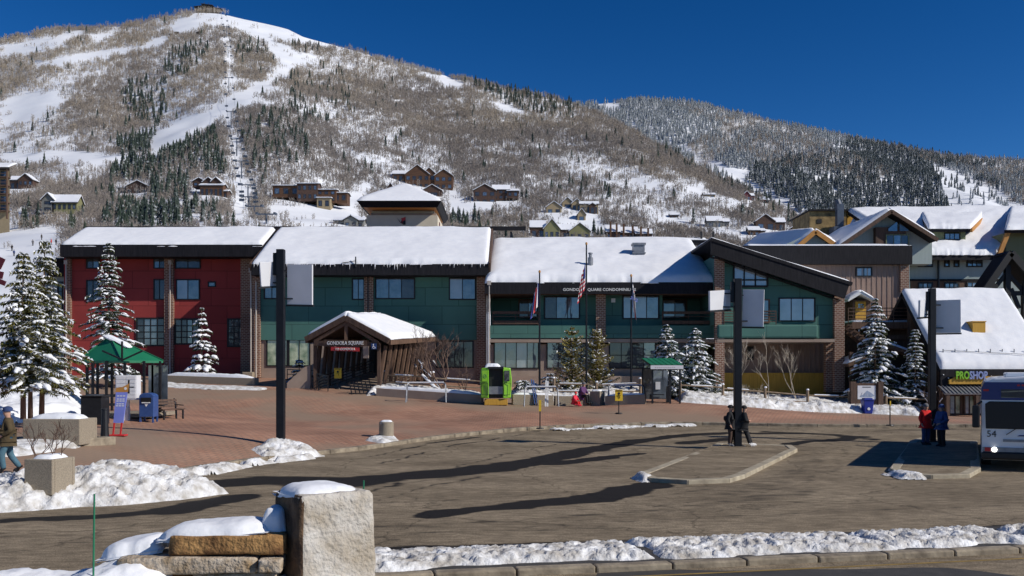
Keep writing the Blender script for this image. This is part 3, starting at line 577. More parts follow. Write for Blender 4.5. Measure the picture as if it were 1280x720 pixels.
def text(par, body, x, z, Y, width, hgt, mat, name='lettering', ext=.02, rot=(R(90),0,0), center=True, bold=0):
    c = bpy.data.curves.new('t', 'FONT'); c.body = body; c.extrude = ext; c.align_x = 'CENTER' if center else 'LEFT'; c.align_y = 'CENTER'; c.offset = bold; c.resolution_u = 2
    to = bpy.data.objects.new('t', c); me = bpy.data.meshes.new_from_object(to); bpy.data.objects.remove(to)
    co = np.empty(len(me.vertices)*3); me.vertices.foreach_get('co', co); co = co.reshape(-1,3); w0 = np.ptp(co[:,0]); h0 = np.ptp(co[:,1]); cy = (co[:,1].max()+co[:,1].min())/2
    co[:,1] -= cy; co[:,0] *= width/w0; co[:,1] *= hgt/h0; me.vertices.foreach_set('co', co.ravel())
    me.name = name; o = bpy.data.objects.new(name, me); COL.objects.link(o); me.materials.clear(); me.materials.append(M[mat])
    off = org[par.name]; o.parent = par; o.location = Vector((x,Y,z))-off; o.rotation_euler = rot; org[o.name] = off; return o
def pilaster(par, px0, py0, px1, py1, Y, pr=.28, mat='brick'):
    b = B(); b.box(X_(px0,Y), Y-pr, Z_(py1,Y), X_(px1,Y), Y+.1, Z_(py0,Y)); return b.obj('brick_pilaster', mat, par)
def pipe(par, px, py0, py1, Y, r=.055, mat='pale_pipe', hopper=True):
    b = B(); x = X_(px,Y); b.cyl((x,Y,Z_(py1,Y)),(x,Y,Z_(py0,Y)), r, r, 8)
    if hopper: b.box(x-.13, Y-.1, Z_(py0,Y)-.02, x+.13, Y+.1, Z_(py0,Y)+.28)
    return b.obj('downpipe', mat, par)
def rail(par, pts, h=1.0, nb=4, mat='black_metal', post=.05, n_post=None, name='railing'):
    b = B()
    for (p, q) in zip(pts[:-1], pts[1:]):
        p = Vector(p); q = Vector(q); k = n_post or max(1, int((q-p).length/1.4))
        for i in range(k+1): c = p.lerp(q, i/k); b.box(c.x-post/2,c.y-post/2,c.z,c.x+post/2,c.y+post/2,c.z+h)
        for j in range(nb): zz = Vector((0,0,h*(1-.95*j/nb)-.03)); b.bar(p+zz, q+zz, .06 if j == 0 else .03, .06 if j == 0 else .05)
    return b.obj(name, mat, par)
# ================================================================== RED WING
SL = .4434; RY = 77.; RZ = 14.55
def roof_z(y): return RZ-(RY-y)*SL
yr = 74.3; xl, xr = X_(80,yr), X_(330,yr)
rw_ = thing('red_condominium_wing', 'dark red three-storey wing with brick pilasters and a snowy roof', 'building', ((xl+xr)/2, yr, gz(-26,74)))
b = B(); b.prism([(xl,0),(xr,0),(xr,roof_z(yr)-.25),(xl,roof_z(yr)-.25)], yr, 88); b.obj('wall', 'red_wall', rw_)
ye = 72.7; xe0 = X_(76,ye); xe1 = -18.9
b = B(); b.slab([(xe0,ye,roof_z(ye)),(xe1,ye,roof_z(ye)),(xe1,RY,RZ),(xe0,RY,RZ)], .3); b.slab([(xe0,RY,RZ),(xe1,RY,RZ),(xe1,90,RZ-4),(xe0,90,RZ-4)], .3); rf = b.obj('roof','dark_trim',rw_)
b = B(); b.box(xe0,ye-.12,Z_(321,ye),xe1,ye,Z_(306,ye)); b.obj('fascia','dark_trim',rw_)
b = B(); b.slab([(xe0,ye,Z_(321,ye)+.06),(xe1,ye,Z_(321,ye)+.06),(xe1,yr,Z_(321,ye)+.06),(xe0,yr,Z_(321,ye)+.06)], .05); b.obj('soffit','dark_trim',rw_)
snow_slab(rf, [(xe0,ye,roof_z(ye)),(xe1,ye,roof_z(ye)),(xe1,RY-.3,RZ-.1),(xe0,RY-.3,RZ-.1)], .28, 90, 24, 3)
b = B(); b.box(xe0,RY-.1,RZ-.1,xe1+20,RY+.1,RZ+.22); b.obj('ridge_cap','dark_trim',rw_)
for a in ((108,322,125,336),(192,322,207,336),(219,321,251,336),(303,321,313,336),(108,350,125,376),(192,349,207,375),(307,349,314,375)): win(rw_, *a, yr, 2, 1, 'glass_dark')
win(rw_, 220,349,250,375, yr, 2, 1, ['glass_blind','glass_refl_painted']); win(rw_, 260,352,270,359, yr, 1, 1)
for a in ((170,397,207,433),(218,398,250,431),(284,398,314,434)): win(rw_, *a, yr, 4, 4, ['glass_dark','glass_dark','glass_refl_painted'], fw=.13)
for a in ((84,90),(207,218),(302,316)): pilaster(rw_, a[0], 322, a[1], 472, yr)
for p in (82.5,212.5): pipe(rw_, p, 330, 470, yr-.4)
b = B(); b.box(X_(63,79),78.,1.5,xl,86,Z_(324,79)); b.obj('side_bay','sage_wall',rw_)
b = B(); b.slab([(X_(61,78),77.3,Z_(324,78)),(xl,77.3,Z_(324,78)),(xl,86,Z_(318,78)),(X_(61,78),86,Z_(318,78))],.2); b.box(X_(62,78),77.6,Z_(346,78),xl-.02,78,Z_(325,78)); b.obj('side_bay_roof','dark_trim',rw_)
winw(rw_, X_(72,78), Z_(388,78), X_(79,78), Z_(352,78), 78, 1, 3)
# ================================================================== GREEN WING
yw = 70.2; ye = 68.6; gx0, gx1 = -18.6, -1.65
gw = thing('green_condominium_wing', 'dark green two-storey wing with long snowy roof behind the covered walkway', 'building', (-10,yw,gz(-10,70)))
wx0, wx1 = X_(326,yw), X_(606,yw)
b = B(); b.box(wx0,yw,Z_(425,yw),wx1,74.25,roof_z(yw)-.3); b.obj('wall','green_wall',gw)
b = B(); b.box(wx0,yw+.15,0.5,wx1,74.25,Z_(425,yw)-.005); b.obj('ground_floor_wall','tan_wall',gw)
b = B(); b.slab([(gx0,ye,roof_z(ye)),(gx1,ye,roof_z(ye)),(gx1,RY,RZ+.03),(gx0,RY,RZ+.03)],.3); b.slab([(gx0,RY,RZ),(gx1,RY,RZ),(gx1,86,RZ-4),(gx0,86,RZ-4)],.3); rf = b.obj('roof','dark_trim',gw)
b = B(); b.box(gx0,ye-.12,Z_(344,ye),gx1,ye,roof_z(ye)-.02); b.obj('fascia','dark_trim',gw)
b = B(); b.slab([(gx0,ye+.01,Z_(344,ye)+.06),(gx1,ye+.01,Z_(344,ye)+.06),(gx1,yw,Z_(344,ye)+.06),(gx0,yw,Z_(344,ye)+.06)],.05); b.obj('soffit','dark_trim',gw)
b = B(); b.bar((gx1+.06,ye-.1,roof_z(ye)-.35),(gx1+.06,RY,RZ-.35),.14,.85); b.obj('rake_board','dark_wood',gw); b = B(); b.bar((gx0-.06,ye-.1,roof_z(ye)-.25),(gx0-.06,RY,RZ-.25),.14,.55); b.obj('rake_board','dark_wood',gw)
b = B(); b.prism([(gx1-.25,0)]*1+[(gx1-.25,0)], 0, 1) if 0 else b.add([(gx1-.3,yw,Z_(345,yw)),(gx1-.3,RY,Z_(345,yw)),(gx1-.3,RY,RZ-.6),(gx1-.3,yw,roof_z(yw)-.6),(gx1-.5,yw,Z_(345,yw)),(gx1-.5,RY,Z_(345,yw)),(gx1-.5,RY,RZ-.6),(gx1-.5,yw,roof_z(yw)-.6)],[(0,1,2,3),(7,6,5,4),(0,4,5,1),(1,5,6,2),(2,6,7,3),(3,7,4,0)]); b.obj('gable_wall','dark_wood',gw)
snow_slab(rf, [(gx0,ye,roof_z(ye)),(gx1,ye,roof_z(ye)),(gx1,RY-.3,RZ-.1),(gx0,RY-.3,RZ-.1)], .30, 110, 40, 5, lump=.3)
r_ = random.Random(3); b = B()
for i in range(60):
    x = r_.uniform(gx0,gx1); l = r_.uniform(.08,.3)*(2 if r_.random() < .08 else 1); b.cyl((x,ye-.2,roof_z(ye)+.02),(x,ye-.2,roof_z(ye)-l),.03,.004,4)
b.obj('icicles','snow',rf)['kind'] = 'stuff'
win(gw,330,348,350,374,yw,2,1,'glass_refl_painted'); win(gw,440,348,456,375,yw,2); win(gw,469,347,519,374,yw,3,1,['glass_refl_painted','glass_refl_painted','glass_dark']); win(gw,561,347,595,375,yw,2,1,['glass_blind','glass_refl_painted'])
win(gw,333,424,360,458,yw+.15,2,1,'glass_green_refl_painted'); win(gw,360.5,424,388,458,yw+.15,2,1,'glass_green_refl_painted'); win(gw,545,426,592,460,yw+.15,4,1,'glass_dark')
for a in ((316,326,345,472),(456,467,344,410),(596,607,344,494)): pilaster(gw, a[0], a[2], a[1], a[3], yw)
pipe(gw,313.5,340,470,yw-.45); pipe(gw,609,336,492,yw-.6); pipe(gw,320,352,472,yw-.4,hopper=False)
b = B(); x = X_(445,ye); b.tube([(x,ye-.15,roof_z(ye)+.5),(x,ye-.15,roof_z(ye)-.2),(X_(461,yw),yw-.4,Z_(346,yw)),(X_(461,yw),yw-.4,Z_(392,yw))],.05); b.bar((x-1,ye-.1,roof_z(ye)+.05),(x,ye-.15,roof_z(ye)+.2),.04); b.obj('downpipe','black_metal',gw)
b = B(); b.box(X_(304,69.5),69.2,gz(-19,69)-.2,X_(317,69.5),69.9,Z_(465,69.5)); b.obj('pipe_plinth','concrete',gw,bevel=.04)
# ================================================================== MIDDLE CONDOMINIUMS
ym = 69.2; ye = 67.6; mx0, mx1 = X_(606,ye), X_(897,ye)
mc = thing('balcony_condominium_block', 'green block with balconies and lettered dark fascia below a deep snowy roof', 'building', (6,ym,gz(6,69)))
ez = Z_(353,ye); mr_y = 77.2; mr_z = Z_(303,mr_y)
wx0, wx1 = X_(612,ym), X_(893,ym)
b = B(); b.box(wx0,72.2,0.5,wx1,86,mr_z-2.2); b.box(X_(673,ym),ym,Z_(423,ym),X_(828,ym),72.15,ez-.1); b.obj('wall','green_wall',mc)
b = B(); b.box(wx0,ym-.75,Z_(423,ym),wx1,ym-.02,Z_(407.5,ym)); b.obj('spandrel','green_wall',mc)
b = B(); b.box(wx0,ym-.7,Z_(424,ym)-.25,wx1,72.15,Z_(424,ym)); b.obj('balcony_floor','tan_wall',mc)
b = B(); b.box(wx0,ym,0.5,X_(880,ym),72.15,Z_(425,ym)-.3); b.obj('ground_floor_wall','tan_wall',mc)
b = B(); b.box(X_(612,ym-.3),ym-.7,1.,X_(880,ym-.3),ym-.005,Z_(470,ym)); b.obj('window_ledge','tan_wall',mc)
b = B(); b.slab([(mx0,ye,ez),(mx1,ye,ez),(mx1,mr_y,mr_z),(mx0,mr_y,mr_z)],.3); b.slab([(mx0,mr_y,mr_z),(mx1,mr_y,mr_z),(mx1,88,mr_z-3),(mx0,88,mr_z-3)],.3); rf = b.obj('roof','dark_trim',mc)
b = B(); b.box(mx0,ye-.14,Z_(367.5,ye),mx1,ye,ez); b.obj('fascia','dark_trim',mc)
b = B(); b.slab([(mx0,ye+.01,Z_(367,ye)+.07),(mx1,ye+.01,Z_(367,ye)+.07),(mx1,72.2,Z_(367,ye)+.07),(mx0,72.2,Z_(367,ye)+.07)],.05); b.obj('soffit','dark_wood',mc)
b = B(); b.box(X_(622,78.5),mr_y+.1,mr_z-.2,X_(886,78.5),mr_y+.5,mr_z+.25); pk = b.obj('parapet','dark_trim',mc)
snow_slab(pk,[(X_(640,78.5),mr_y,mr_z+.22),(X_(882,78.5),mr_y,mr_z+.22),(X_(882,78.5),mr_y+3,mr_z+.22),(X_(640,78.5),mr_y+3,mr_z+.22)],.2,60,8,8,over=.05)
snow_slab(rf,[(mx0,ye,ez),(mx1,ye,ez),(mx1,mr_y-.1,mr_z-.05),(mx0+.3,mr_y-.1,mr_z-.05)],.5,120,46,12,lump=.22,round_=.9,rag=.16)
text(mc,'GONDOLA SQUARE CONDOMINIUMS',X_(749,ye),Z_(362.5,ye),ye-.15,X_(795,ye)-X_(704,ye),.24,'white_paint',name='lettering',bold=.012)
win(mc,680,370,725,399,ym,3,1,'glass_dark'); win(mc,778,369,824,399,ym,3,1,['glass_blind','glass_blind','glass_refl_painted'])
win(mc,648,374,673,398,72.2,2,1,'glass_dark',frame='mid_wood'); win(mc,828,374,859,398,72.2,2,1,['glass_blind','glass_dark'],frame='mid_wood')
win(mc,617,426,674,461,ym,4,1,['glass_refl_painted','glass_refl_painted','glass_blind','glass_refl_painted']); win(mc,683,426,742,461,ym,4,1,'glass_refl_painted'); win(mc,761,427,820,461,ym,4,2,'glass_dark'); win(mc,826,426,872,461,ym,3,1,'glass_dark')
pilaster(mc,745,367,757,424,ym-.8,.1)
for a,c in ((616,673),(828,893)):
    p, q = (X_(a,ym-.6),ym-.6,Z_(407,ym-.6)), (X_(c,ym-.6),ym-.6,Z_(407,ym-.6)); rail(mc,[p,q],1.0,3,'dark_wood')
    b = B(); b.box(p[0],ym-.68,p[2]+.1,q[0],ym-.62,p[2]+.35); b.box(p[0],ym-.68,p[2]+.82,q[0],ym-.62,p[2]+1.02); b.obj('rail_board','dark_wood',mc)
b = B(); b.box(X_(764,ym),ym-.08,Z_(378,ym),X_(769,ym),ym,Z_(373,ym)); b.obj('wall_lamp','white_panel',mc)
pipe(mc,899,356,480,ye-.1); pipe(mc,611.5,356,478,ye-.1)
def rp(px,py):   # a point on the middle roof
    t = np.linspace(0,1,400); y = ye+t*(mr_y-ye); zz = ez+t*(mr_z-ez); k = np.argmin(np.abs(HZ-(zz-CZ)*F/y-py)); return X_(px,y[k]), float(y[k]), float(zz[k])
x,y,z = rp(798,325); b = B(); b.box(x-.42,y-.42,z-.2,x+.42,y+.42,z+1.15); b.box(x-.5,y-.5,z+1.1,x+.5,y+.5,z+1.25); b.box(x-.5,y-.5,z+.45,x+.5,y+.5,z+.53); b.obj('roof_vent','grey_metal',mc)
x,y,z = rp(738,340); b = B(); b.cyl((x,y,z-.2),(x,y,z+1.05),.2,n=12); b.cyl((x,y,z+1.05),(x,y,z+1.3),.12,n=10); b.cyl((x,y,z+1.3),(x,y,z+1.4),.17,n=10); b.obj('flue_pipe','grey_metal',mc)
for px in (639,893,878): b = B(); x = X_(px,77); b.cyl((x,77.4,mr_z-.1),(x,77.4,mr_z+.9),.09,n=8); b.obj('vent_pipe','black_metal',mc)
# ================================================================== SLOPED-ROOF GREEN BLOCK
ys_ = 66.5; yf = 65.4
sb = thing('sloped_roof_green_block', 'green end block under a long slanting dark fascia with brick corner piers', 'building', (17.5,ys_,gz(17,66)))
def sz(px): return np.interp(px,[889,1063],[297,352])
P = lambda px,py,Y=yf: (X_(px,Y), Z_(py,Y))
b = B(); b.prism([P(889,297),P(1063,352),P(1056,373),P(889,318)], yf, yf+.25); b.obj('fascia','dark_trim',sb)
p0, p1 = P(889,297), P(1066,353); b = B(); b.slab([(p0[0],yf-.05,p0[1]),(p1[0],yf-.05,p1[1]),(p1[0],84,p1[1]),(p0[0],84,p0[1])],.22); rf = b.obj('roof','dark_trim',sb)
snow_slab(rf,[(p0[0],yf+.1,p0[1]),(p1[0],yf+.1,p1[1]),(p1[0],83,p1[1]),(p0[0],83,p0[1])],.17,60,30,21,over=.02,rag=.02,round_=.2)
b = B(); b.prism([P(895,318,ys_),P(1053,371,ys_),P(1050,406,ys_),P(895,406,ys_)], ys_, 83); b.obj('wall','green_wall',sb)
b = B(); b.add([(p0[0],yf+.3,p0[1]-1.2),(p1[0]-.6,yf+.3,p1[1]-1.2),(p1[0]-.6,ys_,p1[1]-1.2),(p0[0],ys_,p0[1]-1.2)],[(0,1,2,3)]); b.obj('soffit','dark_trim',sb)
b = B(); b.box(X_(895,ys_),ys_-.5,Z_(423,ys_),X_(1020,ys_),ys_+1,Z_(406,ys_)); b.obj('spandrel','green_wall',sb,bevel=.12)
b = B(); b.box(X_(1020,ys_)+.01,ys_-.02,Z_(423,ys_),X_(1041,ys_),ys_+1,Z_(406,ys_)-.01); b.obj('spandrel','green_wall',sb)
b = B(); b.box(X_(895,ys_),ys_-.4,Z_(426,ys_)-.1,X_(1041,ys_),71,Z_(424,ys_)); b.obj('overhang_soffit','tan_wall',sb)
b = B(); b.box(X_(900,70.5),70.5,0,X_(1041,70.5),76,Z_(424,ys_)-.1); b.obj('ground_floor_wall','brown_plank',sb)
for i in range(15): b = B(); x = X_(960,70.4)+i*.38; b.box(x,70.42,Z_(465,70.4),x+.05,70.5,Z_(426,70.4)); b.obj('batten','brown_plank',sb)
b = B(); b.box(X_(900,70.2),69.8,.2,X_(1030,70.2),70.49,Z_(466,70.2)); b.obj('timber_plinth','yellow_wood',sb)
b = B(); b.box(X_(934,70.4),70.4,Z_(450,70.4),X_(942,70.4),70.5,Z_(433,70.4)); b.obj('wall_vent','black',sb)
pilaster(sb,893,317,904.5,482,ys_-.1); pilaster(sb,1041.5,362,1054,490,ys_-.1); pilaster(sb,1030,424,1041,490,ys_+1.5,.4)
b = B(); y0 = ys_-.08
T = [P(917,323,ys_),P(959,337,ys_),P(959,358,ys_),P(917,358,ys_)]
for i in range(4): b.bar((T[i][0],y0,T[i][1]),(T[(i+1)%4][0],y0,T[(i+1)%4][1]),.1,.14)
for px in (930,944): b.bar((X_(px,ys_),y0,Z_(358,ys_)),(X_(px,ys_),y0,Z_(323+(px-917)/3,ys_)),.07,.1)
b.bar((T[3][0],y0,Z_(350,ys_)),(T[2][0],y0,Z_(350,ys_)),.08,.1); wo = b.obj('window','black',sb)
b = B(); b.prism(T, ys_-.03, ys_+.02); b.obj('pane','glass_blind',wo)
win(sb,973,372,1019,402,ys_,3,1,'glass_blind'); win(sb,934,374,962,404,ys_,2,1,'glass_dark',frame='mid_wood')
rail(sb,[(X_(905,ys_-.4),ys_-.4,Z_(406,ys_)),(X_(970,ys_-.4),ys_-.4,Z_(406,ys_))],.95,5,'dark_wood')
pipe(sb,890,300,316,yf+.3,r=.09,mat='black_metal',hopper=False)
# ================================================================== BROWN PLANK BLOCK with deck
yb = 72.
bb_ = thing('brown_plank_block', 'brown vertical-plank building with tall dark parapet band and entrance deck', 'building', (26,yb,gz(26,72)))
b = B(); b.box(X_(935,yb),yb,.2,X_(1136,yb),82,Z_(331,yb)); b.obj('wall','brown_plank',bb_)
for i in range(22): x = X_(1000,yb)+i*.385; b = B(); b.box(x,yb-.035,Z_(402,yb),x+.06,yb,Z_(332,yb)); b.obj('batten','brown_plank',bb_)
b = B(); b.box(X_(928,yb),yb-.5,Z_(331,yb),X_(1137,yb),82,Z_(308,yb)); pa = b.obj('parapet_band','dark_trim',bb_)
snow_slab(pa,[(X_(932,yb),yb-.45,Z_(308,yb)),(X_(1136,yb),yb-.45,Z_(308,yb)),(X_(1136,yb),80,Z_(308,yb)),(X_(932,yb),80,Z_(308,yb))],.16,60,20,30,over=.0,rag=.02,round_=.15)
win(bb_,1069,334,1090,346,yb,2,1,'glass_blind'); pilaster(bb_,1124.5,330,1135,366,yb,.2)
b = B(); b.prism([P(995,352,yb-.2),P(1030,362,yb-.2),P(1024,372,yb-.2),P(1000,366,yb-.2)], yb-.3, yb-.1); b.obj('awning','green_metal',bb_) if 0 else None
yd = 70.6   # porch and deck
b = B(); b.box(X_(1066,yd),yd,Z_(405,yd),X_(1088,yd),yb,Z_(375,yd)); pw = b.obj('porch_wall','mid_wood',bb_)
b = B(); b.prism([P(1060,374,yd-.5),P(1076,364,yd-.5),P(1093,374,yd-.5),P(1093,377,yd-.5),P(1076,367.5,yd-.5),P(1060,377,yd-.5)], yd-.6, yb); pr_ = b.obj('porch_roof','white_paint',bb_)
snow_slab(pr_,[(*P(1060,374,yd-.5),0)]*0 or [(X_(1060,yd-.5),yd-.65,Z_(374,yd-.5)),(X_(1060,yd-.5),yb,Z_(374,yd-.5)),(X_(1076,yd-.5),yb,Z_(364,yd-.5)),(X_(1076,yd-.5),yd-.65,Z_(364,yd-.5))],.14,10,8,33,over=.05,rag=.03)
snow_slab(pr_,[(X_(1093,yd-.5),yb,Z_(374,yd-.5)),(X_(1093,yd-.5),yd-.65,Z_(374,yd-.5)),(X_(1076,yd-.5),yd-.65,Z_(364,yd-.5)),(X_(1076,yd-.5),yb,Z_(364,yd-.5))],.14,10,8,34,over=.05,rag=.03)
b = B(); b.box(X_(1069,yd),yd-.06,Z_(404,yd),X_(1082,yd),yd+.02,Z_(377,yd)); dr = b.obj('door','yellow_wood',bb_)
winw(dr,X_(1071,yd),Z_(386,yd),X_(1080,yd),Z_(379,yd),yd-.06,2,2,'glass_refl_painted',frame='yellow_wood',fw=.05)
b = B(); b.box(X_(1054,69),67.2,Z_(412,69),X_(1142,69),yb,Z_(404,69)); dk = b.obj('deck','mid_wood',bb_)
snow_slab(dk,[(X_(1056,69),67.4,Z_(404,69)),(X_(1140,69),67.4,Z_(404,69)),(X_(1140,69),70,Z_(404,69)),(X_(1056,69),70,Z_(404,69))],.14,30,8,36,over=0)
rail(bb_,[(X_(1056,68),67.3,Z_(404,68)),(X_(1140,68),67.3,Z_(404,68))],1.05,4,'dark_wood')
b = B(); b.box(X_(1055,70),70,0,X_(1142,70),70.2,Z_(412,70)); b.obj('undercroft_wall','dark_wood',bb_)
for k,(py0,py1) in enumerate(((419,424),(427,433))): b = B(); b.box(X_(1108,67.5),67.3,Z_(py1,67.5),X_(1142,67.5),67.55,Z_(py0,67.5)); b.obj('beam','mid_wood',bb_)
b = B(); b.bar((X_(1055,67),66.6,Z_(408,67)),(X_(1098,67),66.2,Z_(446,67)),.15,.4); b.bar((X_(1055,67),67.4,Z_(408,67)),(X_(1098,67),67.,Z_(446,67)),.15,.4); st = b.obj('stair_stringer','mid_wood',bb_)
for i in range(9):
    t = (i+.5)/9; b = B(); px = 1055+43*t; py = 405+38*t; b.box(X_(px,67)-.16,66.2,Z_(py,67)-.03,X_(px,67)+.16,67.3,Z_(py,67)+.03); b.obj('step','mid_wood',st)
# low snowy roof and name wall of the passage below the deck
pg = thing('passage_roof', 'low snowy shingle canopy over a dark passage between spruces beneath the deck', 'canopy', (X_(1100,66),66,gz(25,66)))
for s_,(a,c) in enumerate((((1060,454),(1100,438)),((1140,440),(1095,424)))):
    b = B(); Y0 = 65.2-s_*.4; q = [(X_(a[0],Y0),Y0,Z_(a[1],Y0)),(X_(a[0],Y0),Y0+3,Z_(a[1],Y0)),(X_(c[0],Y0),Y0+3,Z_(c[1],Y0)),(X_(c[0],Y0),Y0,Z_(c[1],Y0))]; b.slab(q,.25); o = b.obj('roof','mid_wood',pg); snow_slab(o,q,.16,14,12,40+s_,over=.05)
for px in (1064,1136): b = B(); x = X_(px,65.5); b.box(x-.12,65.4,gz(x,65.5)-.1,x+.12,65.65,Z_(440,65.5)); b.obj('post','dark_wood',pg)
b = B(); b.box(X_(1100,66),66,gz(25,66)-.1,X_(1142,66),66.3,Z_(440,66)); nb = b.obj('name_wall','black',pg)
text(nb,'GONDOLA SQUARE',X_(1128,66)+.0,Z_(483,66),65.98,X_(1150,66)-X_(1102,66),.36,'text_grey')
# ================================================================== COVERED WALKWAY
A_ = Vector(at(433,395,60.6)); L_ = Vector(at(383,422,61.2)); R_ = Vector(at(487,424,60.)); ax = Vector((math.sin(R(13)),math.cos(R(13)),.055))
cw = thing('covered_walkway', 'timber gabled walkway with snowy roof and slatted sides leading up to the gondola', 'canopy', (A_.x,A_.y,gz(A_.x,A_.y)))
A2 = A_+ax*6.2; L2 = L_+ax*9.5; R2 = R_+ax*9.5
b = B(); b.slab([R_,R2,A2,A_],.2); b.slab([L2,L_,A_,A2],.2); b.add([R2,L2,A2],[(0,1,2)]); rf = b.obj('roof','dark_wood',cw)
up = Vector((0,0,.02))
snow_slab(rf,[R_+up,R2+up,A2+up,A_+up],.22,40,16,51,over=.1,rag=.05); snow_slab(rf,[L2+up,L_+up,A_+up,A2+up],.30,40,16,52,over=.14,rag=.1); 
fo = -ax*.12
b = B(); b.bar(L_+fo-Vector((0,0,.12)),A_+fo-Vector((0,0,.12)),.16,.34); b.bar(R_+fo-Vector((0,0,.12)),A_+fo-Vector((0,0,.12)),.16,.34); b.obj('barge_board','dark_wood',cw)
b = B(); b.bar(R_-Vector((0,0,.2)),R2-Vector((0,0,.2)),.16,.3); b.bar(L_-Vector((0,0,.2)),L2-Vector((0,0,.2)),.16,.3); b.obj('eave_board','mid_wood',cw)
cr = (R_-L_).normalized()
Lp = L_+cr*.55; Rp = R_-cr*.75
tb = Lp-Vector((0,0,.35)); tc_ = Rp-Vector((0,0,.35)); b = B(); b.bar(tb,tc_,.2,.32); b.obj('tie_beam','dark_wood',cw)
mid = (tb+tc_)/2; b = B(); b.bar(mid,A_-Vector((0,0,.3)),.2,.22); b.bar(tb+Vector((0,0,.1)),A_-Vector((0,0,.45)),.16,.2); b.bar(tc_+Vector((0,0,.1)),A_-Vector((0,0,.45)),.16,.2); b.obj('king_post','mid_wood',cw)
for k in range(5):
    for base in (Lp,Rp):
        p = base+ax*(k*2.1+.15); g_ = gz(p.x,p.y); b = B(); b.box(p.x-.11,p.y-.11,g_-.1,p.x+.11,p.y+.11,p.z-.25); b.obj('post','dark_wood',cw)
for k in range(9):   # leaning side boards
    p = Rp+ax*(.5+k*.98); g_ = gz(p.x,p.y); b = B(); b.bar((p.x-.12,p.y,g_+.2),(p.x+.28,p.y+.12,p.z-.45),.16,.62,up=(0,1,0)); b.obj('side_board','mid_wood',cw)
    p = Lp+ax*(.5+k*.98); b = B(); b.bar((p.x-.05,p.y,g_+.9),(p.x+.15,p.y+.1,p.z-.35),.16,.62,up=(0,1,0)); b.obj('side_board','dark_wood',cw)
b = B(); e = ax*9.4; q0 = Lp+e; q1 = Rp+e; b.add([(q0.x,q0.y,1),(q1.x,q1.y,1),(q1.x,q1.y,q1.z),(q0.x,q0.y,q0.z)],[(0,1,2,3)]); b.obj('end_wall','black',cw)
nrm = Vector((math.sin(R(13)),math.cos(R(13)),0)); sp = mid+Vector((0,0,.03))-nrm*.16; rz = -R(13)
b = B(); b.bar(sp-cr*1.45-Vector((0,0,.0)),sp+cr*1.45,.03,.42); sg = b.obj('name_board','dark_wood',cw)
text(sg,'GONDOLA SQUARE',sp.x,sp.z+.0,sp.y-.04,2.45,.27,'white_paint',rot=(R(90),0,rz),bold=.01)
s2 = sp-Vector((0,0,.36)); b = B(); b.bar(s2-cr*.95,s2+cr*.95,.04,.26); sg = b.obj('red_board','red_paint',cw); text(sg,'TO GONDOLA',s2.x,s2.z,s2.y-.05,1.35,.15,'white_paint',rot=(R(90),0,rz),bold=.01)
p = Rp-nrm*.16-cr*.75; b = B(); b.obox((p.x,p.y,p.z-.85),(.36,.05,.75),(0,0,rz)); b.obj('notice_board','tan_wall',cw)
b = B(); b.obox((Rp.x-.25,Rp.y-.2,Z_(433,60)),(.34,.04,.36),(0,0,rz)); ws = b.obj('wheelchair_sign','blue_paint',cw)
b = B(); c0 = Vector((Rp.x-.25,Rp.y-.235,Z_(433,60))); b.cyl(c0+Vector((-.02,0,.12)),c0+Vector((-.02,-.01,.12)),.035,n=8); b.bar(c0+Vector((-.03,0,.08)),c0+Vector((-.01,0,-.04)),.03,.03); b.bar(c0+Vector((-.01,0,-.02)),c0+Vector((.08,0,-.04)),.03,.03); b.bar(c0+Vector((.08,0,-.04)),c0+Vector((.11,0,-.12)),.03,.03)
for i in range(9): t0 = R(120+i*25); t1 = R(145+i*25); b.bar(c0+Vector((.01+.085*math.cos(t0),0,-.05+.085*math.sin(t0))),c0+Vector((.01+.085*math.cos(t1),0,-.05+.085*math.sin(t1))),.02,.02)
b.obj('wheelchair_symbol','white_paint',ws)
# ramp with railings inside
g0 = gz(A_.x,59.5); b = B(); q0 = Lp-nrm*1.2; q1 = Rp-nrm*1.2; q2 = Rp+ax*9; q3 = Lp+ax*9
b.add([(q0.x-.6,q0.y,gz(q0.x,q0.y)-.06),(q1.x,q1.y,gz(q1.x,q1.y)-.06),(q2.x,q2.y,g0+1.25),(q3.x,q3.y,g0+1.25)],[(0,1,2,3)]); b.obj('ramp_floor','tan_wall',cw)
p0 = Vector((X_(398,60.5),60.5,g0)); p1 = Vector((X_(466,66),66,g0+1.15)); rail(cw,[p0,p1],1.0,5,'black_metal')
rail(cw,[(X_(396,61),61,gz(X_(396,61),61)),(X_(410,60),60,gz(X_(410,60),60))],1.0,5,'black_metal')
b = B(); x,y = Lp.x-.6,Lp.y; b.prism([(x-1.2,g0-.2),(x+.3,g0-.2),(x+.3,g0+1.75),(x-.1,g0+1.6),(x-1.2,g0+.6)],y+.2,y+.5); b.obj('wing_wall','tan_wall',cw)
